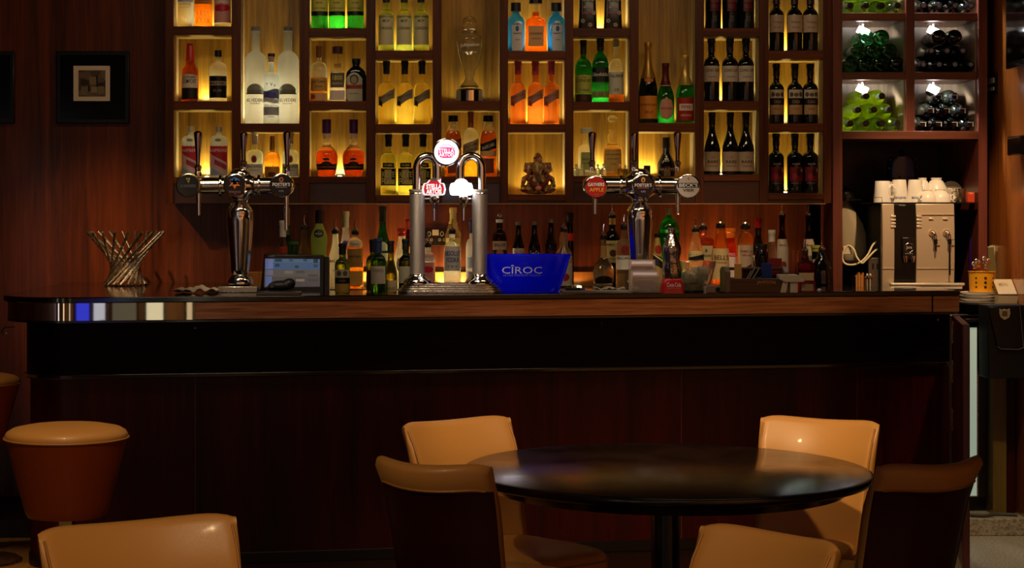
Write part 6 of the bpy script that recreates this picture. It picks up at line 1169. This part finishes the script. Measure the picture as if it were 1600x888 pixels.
t = thing('chocolate_tin', 'tall purple drinking chocolate tin behind the yellow pot', 'tin', (W(1527, 9.42), 9.42, ZL)); k = 9.42/F; h = ZY(364, 9.42)-ZL
m = MB(); m.lathe([(0, 12.5*k), (h-.006, 12.5*k), (h-.005, 13*k), (h, 13*k), (h+.001, 11*k)], 28); m.build('tin_body', P('#3c1c78', .3), t, angle=40)
S = Surf([(0, 12.6*k), (h, 12.6*k)])
for s_, zc_, w_, h_, c in [('Cadbury', h-.05, .05, .014, '#c8b8e8'), ('Chocolate', h-.085, .055, .010, '#a898d0')]:
    vs, fs = txt(s_); m = MB(); m.add([S.pt(x*w_, zc_+y*h_, .0012) for x, y in vs], fs); m.build('tin_lettering', P(c), t, smooth=False)
vs = [S.pt((-.9+1.0*i/8)*.03-.002, .13+.07*j, .0006) for j in range(2) for i in range(9)]; m = MB(); m.add(vs, [(i, i+1, i+10, i+9) for i in range(8)]); m.build('tin_label', P('#c8bcc8'), t)
t = thing('menu_cards', 'bundle of upright paper menus leaning by the right wall', 'menus', (W(1553, 9.38), 9.38, ZL)); k = 9.38/F; q = lambda px: (px-1553)*k; zz = lambda y: ZY(y, 9.38)-ZL
for i, c in enumerate(['#6a6038', '#c8c0a0', '#8a8468', '#d8d0b8', '#a8a080']):
    m = MB(); y0 = .02*i-.03; m.box(q(1541+i*3.4), q(1559+i*2.2), y0, y0+.003, 0, zz(386-i*1.5)); m.xf(Matrix.Rotation(math.radians(3*i-6), 4, 'Y')); m.build('menu_sheet', P(c, .6), t, smooth=False)
t = thing('flyer_stack', 'slanting stack of buff card flyers at the right of the plates', 'flyers', (W(1568, 9.06), 9.06, ZL)); k = 9.06/F
for i in range(9): m = MB(); m.box(-15*k+i*.001, 15*k+i*.001, -.055, .065, .001+i*.0052, .001+i*.0052+.0046); m.build('card', P('#b8a888' if i % 2 else '#a89474', .6), t, smooth=False)
m = MB(); m.box(-13*k, 16*k, 0, .11, 0, .004); m.xf(Matrix.Translation((0, -.05, .052)) @ Matrix.Rotation(math.radians(38), 4, 'X')); c_ = m.build('tilted_card', P('#c8b898', .6), t, smooth=False)
vs, fs = txt('MENU'); m = MB(); m.add([(x*14*k, .07+y*.025, .0045) for x, y in vs], fs); m.xf(Matrix.Translation((0, -.05, .052)) @ Matrix.Rotation(math.radians(38), 4, 'X')); m.build('card_print', P('#8a7a60'), c_, smooth=False)
# small white box left of plates
# bottle fridge
D = 9.06; k = D/F; t = thing('bottle_fridge', 'black glass-door fridge under the worktop at the right end of the bar', 'fridge', (W(1520, D), D, .08)); q = lambda px: (px-1520)*k; zz = lambda y: ZY(y, D)-.08
zt_ = ZL-.045-.08
m = MB(); m.box(q(1482), q(1550), .03, .45, .0, zt_-.001); m.build('fridge_body', M_blackm, t, .003)
m = MB(); m.box(q(1482), q(1546), 0, .029, .07, zt_-.004); dr = m.build('fridge_door', M_black, t, .002)
m = MB(); m.box(q(1510), q(1526), -.002, .001, zz(775), zz(512)); m.build('door_glass', pm('#b8c8b8', .12, tl=.3, emit='#a8b8a4', es=.8, name='lit_condensed_glass'), dr, smooth=False)
for a_, w_ in ((1527, 1.0),): m = MB(); m.box(q(a_-w_), q(a_+w_), -.004, .001, zz(775), zz(510)); m.build('chrome_trim', M_steel, dr)
m = MB(); m.box(q(1508), q(1527), -.004, .001, zz(776.5), zz(775)); m.build('chrome_trim', M_steel, dr)
m = MB(); m.box(q(1506), q(1538), -.02, -.002, zz(503), zz(498)); m.build('door_handle', pm('#3a322c', .3, .8), dr, .002)
# steel side cabinet and black bin bag
D = 8.98; k = D/F; t = thing('steel_cupboard', 'narrow brushed brass-toned steel cupboard at the right of the fridge', 'cupboard', (W(1560, D), D, .08)); q = lambda px: (px-1560)*k; zz = lambda y: ZY(y, D)-.08
m = MB(); m.box(q(1551.5), q(1573), .0, .5, 0, ZL-.045-.08); m.build('steel_body', wood('#6a5018', '#8a7030', .3, .3, 6, name='brassy_steel'), t, .003)
m = MB(); m.box(q(1573.5), q(1590), .03, .5, 0, ZL-.045-.08); m.build('end_panel', M_barpan, t, .002)
# hanging black cash bag with crest
D = 8.80; k = D/F; t = thing('waste_bin', 'black plastic bin with a pale shield badge hanging from the right worktop', 'bin', (W(1575, D), D, ZY(592, D))); zz = lambda y: ZY(y, D)-ZY(592, D); q = lambda px: (px-1575)*k
m = MB(); P0 = [(q(1545), zz(592)), (q(1606), zz(592)), (q(1606), zz(477)), (q(1543), zz(477))]; slab(m, P0, .0, .15); m.build('bin_body', pm('#060606', .5), t, .004)
m = MB(); P0 = [(q(1543), zz(480)), (q(1592), zz(478)), (q(1598), zz(543)), (q(1590), zz(546)), (q(1562), zz(545)), (q(1557), zz(541))]; slab(m, P0, -.012, -.001); fl = m.build('flap', pm('#0a0909', .35), t, .002)
m = MB(); n = len(P0); m.tube([(x, -.0135, z_) for x, z_ in P0[1:]], .0011, 6); m.build('flap_edge', P('#8a8a90', .3), fl)
m = MB(); sp = [(1560,482),(1564,484),(1568,482.5),(1572,484),(1576,482),(1577,490),(1575,496),(1568,500),(1562,496),(1560,490)]; slab(m, [(q(x), zz(y)) for x, y in sp], -.018, -.012); bd_ = m.build('shield_badge', P('#c8bc98', .4), fl, .001)
m = MB(); m.box(q(1564), q(1572), -.0195, -.018, zz(494), zz(486)); m.build('shield_emblem', P('#7a5c34', .4), bd_)
# handheld things on the floor right
m = MB(); D = 8.92; m.tube(spl([(W(1512, D), D, .088), (W(1535, D), D-.03, .090), (W(1560, D), D+.02, .088), (W(1590, D), D, .088)]), .008, 8); o = m.build('floor_cable', pm('#5a5448', .5), None); tag(o, 'dark cable lying on the kerb below the fridge', 'cable')
# television, switches and bracket on the right wall
t = thing('wall_television', 'black framed television fixed to the right wall at the top corner', 'television', (XR, 8.85, 2.2))
yT0, yT1 = 8.25, 9.02
m = MB(); zb_ = ZY(107, 8.95)-2.2
m.box(-.055, -.004, yT0-8.85, yT1-8.85, zb_, zb_+.62); tv = m.build('tv_frame', pm('#0a0808', .2, coat=.5), t, .006)
m = MB(); m.box(-.0575, -.054, yT0-8.85+.03, yT1-8.85-.03, zb_+.03, zb_+.59); m.build('tv_screen', pm('#14100c', .08, spec=.8), t)
t = thing('light_switch', 'small dark panel of pale switches on the right wall', 'switch', (XR, 9.42, ZY(131, 9.42)))
m = MB(); m.box(-.012, -.002, -.10, .07, -.055, .05); m.build('plate', pm('#1a120e', .3, .5), t, .002)
for r_, (z_, n_) in enumerate(((.008, 4), (-.028, 4))):
    for i in range(n_): m = MB(); m.box(-.018, -.012, -.085+i*.038, -.060+i*.038, z_-.010, z_+(.018 if r_ == 0 else .008)); m.build('rocker', P('#e0d4c0', .35), t, .001)
t = thing('door_closer', 'dark metal bracket on the right wall at the picture edge', 'bracket', (XR, 8.92, ZY(228, 8.92))); m = MB(); m.box(-.06, -.003, -.14, .06, -.045, .045); m.build('housing', pm('#1c1410', .25, .6), t, .004)
m = MB(); m.box(-.062, -.058, -.12, .05, .034, .040); m.build('trim', M_steel, t)
# ================================================================== PICTURES ON THE LEFT
def picture(px0, px1, y0, y1, label, show):
    D = YW-.03; k = D/F; cx_, cy_ = (px0+px1)/2, (y0+y1)/2; t = thing('picture_frame', label, 'picture', (W(cx_, D), D, ZY(cy_, D)), 0, None); q = lambda px: (px-cx_)*k; zz = lambda y: (cy_-y)*k
    m = MB(); m.box(q(px0), q(px1), 0, .026, zz(y1), zz(y0)); m.build('frame', pm('#060608', .3), t, .004)
    m = MB(); m.box(q(px0)+.02, q(px1)-.02, -.002, .001, zz(y1)+.02, zz(y0)-.02); m.build('black_mount', pm('#020203', .12), t)
    ox = px0-88
    m = MB(); m.box(q(115+ox), q(172+ox), -.004, -.0015, zz(158), zz(103)); mt = m.build('mat_board', P('#f8e4c4', .6), t)
    m = MB(); m.box(q(123+ox), q(165+ox), -.005, -.0035, zz(151), zz(110))
    pmn = bpy.data.materials.new('sepia_print'); pmn.use_nodes = True; nt = pmn.node_tree; b = nt.nodes['Principled BSDF']; tc = nt.nodes.new('ShaderNodeTexCoord'); v = nt.nodes.new('ShaderNodeTexVoronoi'); v.inputs['Scale'].default_value = 26; v.distance = 'CHEBYCHEV'; nt.links.new(tc.outputs['Object'], v.inputs['Vector'])
    cr = nt.nodes.new('ShaderNodeValToRGB'); cr.color_ramp.elements[0].color = (*hx('#1c140e'), 1); cr.color_ramp.elements[1].color = (*hx('#8a7458'), 1); sp = nt.nodes.new('ShaderNodeSeparateColor'); nt.links.new(v.outputs['Color'], sp.inputs[0]); nt.links.new(sp.outputs[0], cr.inputs[0]); nt.links.new(cr.outputs[0], b.inputs['Base Color'])
    pic = m.build('print', pmn, mt)
    for (a_, b_, c_, d_, col) in [(124,140,113,121,'#7a6448'),(126,136,124,133,'#3a2c20'),(140,150,120,132,'#98805c'),(151,153,118,134,'#14100c'),(154,163,121,129,'#6a5844'),(127,137,136,149,'#8a745a'),(138,141,134,143,'#1c140e'),(143,152,136,145,'#a8906c'),(153,163,135,147,'#907a5c'),(142,150,112,118,'#5a4836')]:
        m = MB(); m.box(q(a_+ox), q(b_+ox), -.0056, -.0050, zz(d_), zz(c_)); m.build('print_shape', P(col, .6), pic, smooth=False)
picture(88, 202, 80, 193, 'large black frame with a small sepia print in a cream mount on the left wall', True)
picture(-92, 22, 80, 193, 'black picture frame cut by the left edge of the view', True)
# ================================================================== TABLE
TX, TY, TR = W(1040, 5.74), 5.74, .622
t = thing('round_table', 'round dark polished table on a black pedestal in front of the bar', 'table', (TX, TY, 0))
def tabmat():
    mt = bpy.data.materials.new('worn_black_lacquer'); mt.use_nodes = True; nt = mt.node_tree; b = nt.nodes['Principled BSDF']; tc = nt.nodes.new('ShaderNodeTexCoord'); n = nt.nodes.new('ShaderNodeTexNoise'); n.inputs['Scale'].default_value = 5; n.inputs['Detail'].default_value = 10; n.inputs['Roughness'].default_value = .7; n.inputs['Distortion'].default_value = 1
    nt.links.new(tc.outputs['Object'], n.inputs['Vector']); cr = nt.nodes.new('ShaderNodeValToRGB'); cr.color_ramp.elements[0].position = .4; cr.color_ramp.elements[1].position = .7; cr.color_ramp.elements[0].color = (*hx('#0a0403'), 1); cr.color_ramp.elements[1].color = (*hx('#1e110b'), 1)
    nt.links.new(n.outputs['Fac'], cr.inputs[0]); nt.links.new(cr.outputs[0], b.inputs['Base Color']); mr = nt.nodes.new('ShaderNodeMapRange'); mr.inputs['To Min'].default_value = .08; mr.inputs['To Max'].default_value = .34; nt.links.new(n.outputs['Fac'], mr.inputs['Value']); nt.links.new(mr.outputs[0], b.inputs['Roughness'])
    return mt
m = MB(); m.lathe([(.722, TR-.03), (.722, TR-.012), (.728, TR-.003), (.737, TR), (.746, TR-.003), (.750, TR-.012), (.750, .001)], 96); m.build('tabletop', tabmat(), t, angle=40)
m = MB(); m.lathe([(.690, TR-.14), (.6905, TR-.08), (.7218, TR-.06)], 64); m.build('underframe', M_darkwood, t)
m = MB(); m.lathe([(.03, .044), (.68, .044), (.69, .09)], 28); m.build('pedestal', M_black, t)
m = MB(); m.box(-.30,.30,-.035,.035,.0,.03); m.box(-.035,.035,-.30,.30,.0,.03); m.lathe([(.03,.08),(.06,.075),(.08,.05)], 24); m.build('foot', M_black, t, .004)
m = MB(); m.box(.40, .52, -.10, -.02, .695, .7215); m.build('table_bracket', M_black, t, .002)
# ================================================================== CHAIRS
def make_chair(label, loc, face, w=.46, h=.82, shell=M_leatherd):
    t = thing('tub_chair', label, 'chair', loc, math.atan2(face[0], -face[1]), 'tan leather chairs')
    NU = 22; prof = []
    # local: chair faces -Y; back stands at +Y
    z0, z1 = .36, h
    def sec(u):
        """closed loop in (y, z) at lateral position u (-1..1); thick upholstered back, reclined, rolled top"""
        th = .060*(1-.25*abs(u)**4); pts = []
        bend = -.050*u*u; ydrop = .010*abs(u)**8-.014*u*u
        n = 9; F_ = []; B_ = []
        for i in range(n+1):
            s = i/n; z = z0+(z1-z0-ydrop)*s; y = .20+.10*s+.035*max(s-.72, 0)/.28*max(s-.72, 0)/.28
            F_.append((y, z)); B_.append((y+th*(1 if s < .85 else (1-.10*(s-.85)/.15)), z-.004*s))
        y, z = F_[-1]; yb, zb_ = B_[-1]; top = [(y+(yb-y)*.2, z+.014), (y+(yb-y)*.5, z+.019), (y+(yb-y)*.8, z+.012)]
        loop = F_+top+B_[::-1]
        return [(a+bend, b) for a, b in loop]
    rings = []
    for i in range(NU+1):
        u = -1+2*i/NU; wz = lambda z: 1-.10*(1-(z-z0)/(z1-z0)); rings.append([(u*w/2*wz(z), y, z) for y, z in sec(u)])
    # rounded ends
    def endring(src, sx, f): 
        cy = sum(p[1] for p in src)/len(src); mid = {}
        out = []
        for (x, y, z) in src:
            yc = .20+.10*(z-z0)/(z1-z0)-.050+.03; out.append((x+sx, yc+(y-yc)*f, z-(.004 if z > z1-.03 else 0)))
        return out
    rings = [endring(rings[0], -.016, .35), endring(rings[0], -.011, .75)]+rings+[endring(rings[-1], .011, .75), endring(rings[-1], .016, .35)]
    m = MB(); m.loft(rings)
    nr = len(rings[0]); NR = len(rings); m.m = []
    for r_ in range(NR-1):
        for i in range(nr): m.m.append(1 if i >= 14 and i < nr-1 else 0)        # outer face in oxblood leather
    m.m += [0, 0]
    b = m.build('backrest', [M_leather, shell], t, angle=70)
    # piping along inner end edges and under the top of the outer face
    for s_ in (0, -1):
        rg = rings[2] if s_ == 0 else rings[-3]; m = MB(); m.tube([(p[0]+(-.004 if s_ == 0 else .004), p[1]-.001, p[2]) for p in rg[:10]], .0036, 6); m.build('piping', M_pipe, b)
    m = MB(); m.tube([(r_[14][0], r_[14][1]+.0015, r_[14][2]) for r_ in rings[2:-2]], .0036, 6); m.build('piping', M_pipe, b)
    # seat cushion
    def sring(f, z, y0=-.27, y1=.215):
        out = []; n = 44; e = 4.5
        for i in range(n):
            a_ = 2*math.pi*i/n; c_, s_ = math.cos(a_), math.sin(a_)
            x = math.copysign(abs(c_)**(2/e), c_)*(w/2+.012)*f; y = (y0+y1)/2+math.copysign(abs(s_)**(2/e), s_)*(y1-y0)/2*f
            out.append((x*(1.03 if y < 0 else .94), y, z))
        return out
    m = MB(); m.loft([sring(.90, .345), sring(.97, .35), sring(1, .37), sring(1, .44), sring(.975, .458), sring(.92, .468), sring(.7, .476), sring(.35, .479)]); st = m.build('seat', M_leather, t, angle=60)
    m = MB(); m.tube([(x, y, z) for x, y, z in sring(1.0, .445)], .0036, 6, True); m.build('piping', M_pipe, st)
    for sx, sy, tx, ty in ((-1, -1, 0, 0), (1, -1, 0, 0), (-1, 1, 0, .05), (1, 1, 0, .05)):
        x, y = sx*(w/2-.04), (-.22 if sy < 0 else .17); m = MB(); m.loft([[(x+tx+a_*.015, y+ty+b_*.015, 0) for a_, b_ in ((-1,-1),(1,-1),(1,1),(-1,1))], [(x+a_*.022, y+b_*.022, .35) for a_, b_ in ((-1,-1),(1,-1),(1,1),(-1,1))]]); m.build('leg', M_darkwood, t, .002)
    return t
def corner(px, py, h=.84): D = F*(ZC-h)/(py-HZ); return Vector((W(px, D), D))
def chair_between(label, a, b, facing_cam, h=.82, **k):
    """a = left top corner, b = right top corner in the picture; facing_cam: inner face towards the viewer"""
    A_, B_ = corner(*a, h=h+.018), corner(*b, h=h+.018); d = B_-A_; L_ = d.length; d.normalize()
    n = Vector((d.y, -d.x))          # towards the viewer
    f = n if facing_cam else -n
    mid = (A_+B_)/2; off = .30-.0475+.03+.0       # local y of the top edge ends
    org = mid+f*(.30+.035-.06)
    return make_chair(label, (org.x, org.y, 0), (f.x, f.y), w=L_-.03, h=h, **k)
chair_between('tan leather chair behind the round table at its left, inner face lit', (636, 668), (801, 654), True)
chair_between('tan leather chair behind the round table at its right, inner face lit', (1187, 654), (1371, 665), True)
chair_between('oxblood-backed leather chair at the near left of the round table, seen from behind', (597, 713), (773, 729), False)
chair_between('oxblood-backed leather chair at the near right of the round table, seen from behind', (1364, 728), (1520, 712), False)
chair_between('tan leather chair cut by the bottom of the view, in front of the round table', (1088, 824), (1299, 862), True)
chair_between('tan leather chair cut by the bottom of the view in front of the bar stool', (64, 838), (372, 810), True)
# ================================================================== STOOLS
def make_stool(label, px, D):
    t = thing('bar_stool', label, 'stool', (W(px, D), D, 0), 0, 'drum bar stools'); k = 6.25/F
    m = MB(); m.lathe([(.52, .05), (.521, 60*k), (.530, 63*k), (.56, 67*k), (.76, 92*k), (.775, 94*k), (.780, 94.5*k), (.781, 90*k)], 48); m.build('drum', M_stool, t, angle=40)
    m = MB(); m.lathe([(.780, 95*k), (.790, 95.5*k), (.802, 92*k), (.812, 84*k), (.820, 66*k), (.824, 40*k), (.825, .001)], 48); st = m.build('seat_pad', M_leather, t, angle=60)
    m = MB(); m.tube([(95.8*k*math.cos(a_), 95.8*k*math.sin(a_), .781) for a_ in [2*math.pi*i/48 for i in range(48)]], .004, 6, True); m.build('piping', M_pipe, st)
    m = MB(); m.box(-.024, .024, -.024, .024, .02, .52); m.build('stem', pm('#a88a50', .25, 1), t, .003)
    m = MB(); m.lathe([(0, .21), (.006, .212), (.014, .20), (.022, .04), (.03, .03)], 40); m.build('base_plate', M_steel, t)
    m = MB(); m.tube([(.024, -.01, .26), (.10, -.14, .26), (0, -.19, .26), (-.10, -.14, .26), (-.024, -.01, .26)], .009, 8); m.build('footrest', M_chrome, t)
    return t
s1 = make_stool('tan topped drum stool with dark red side at the left of the view', 104, 6.25)
s2 = dup(s1, (W(-42, 8.2), 8.2, 0), 'drum stool further back, cut by the left edge')
s1['label'] = 'nearer tan topped drum stool standing in front of the bar counter'
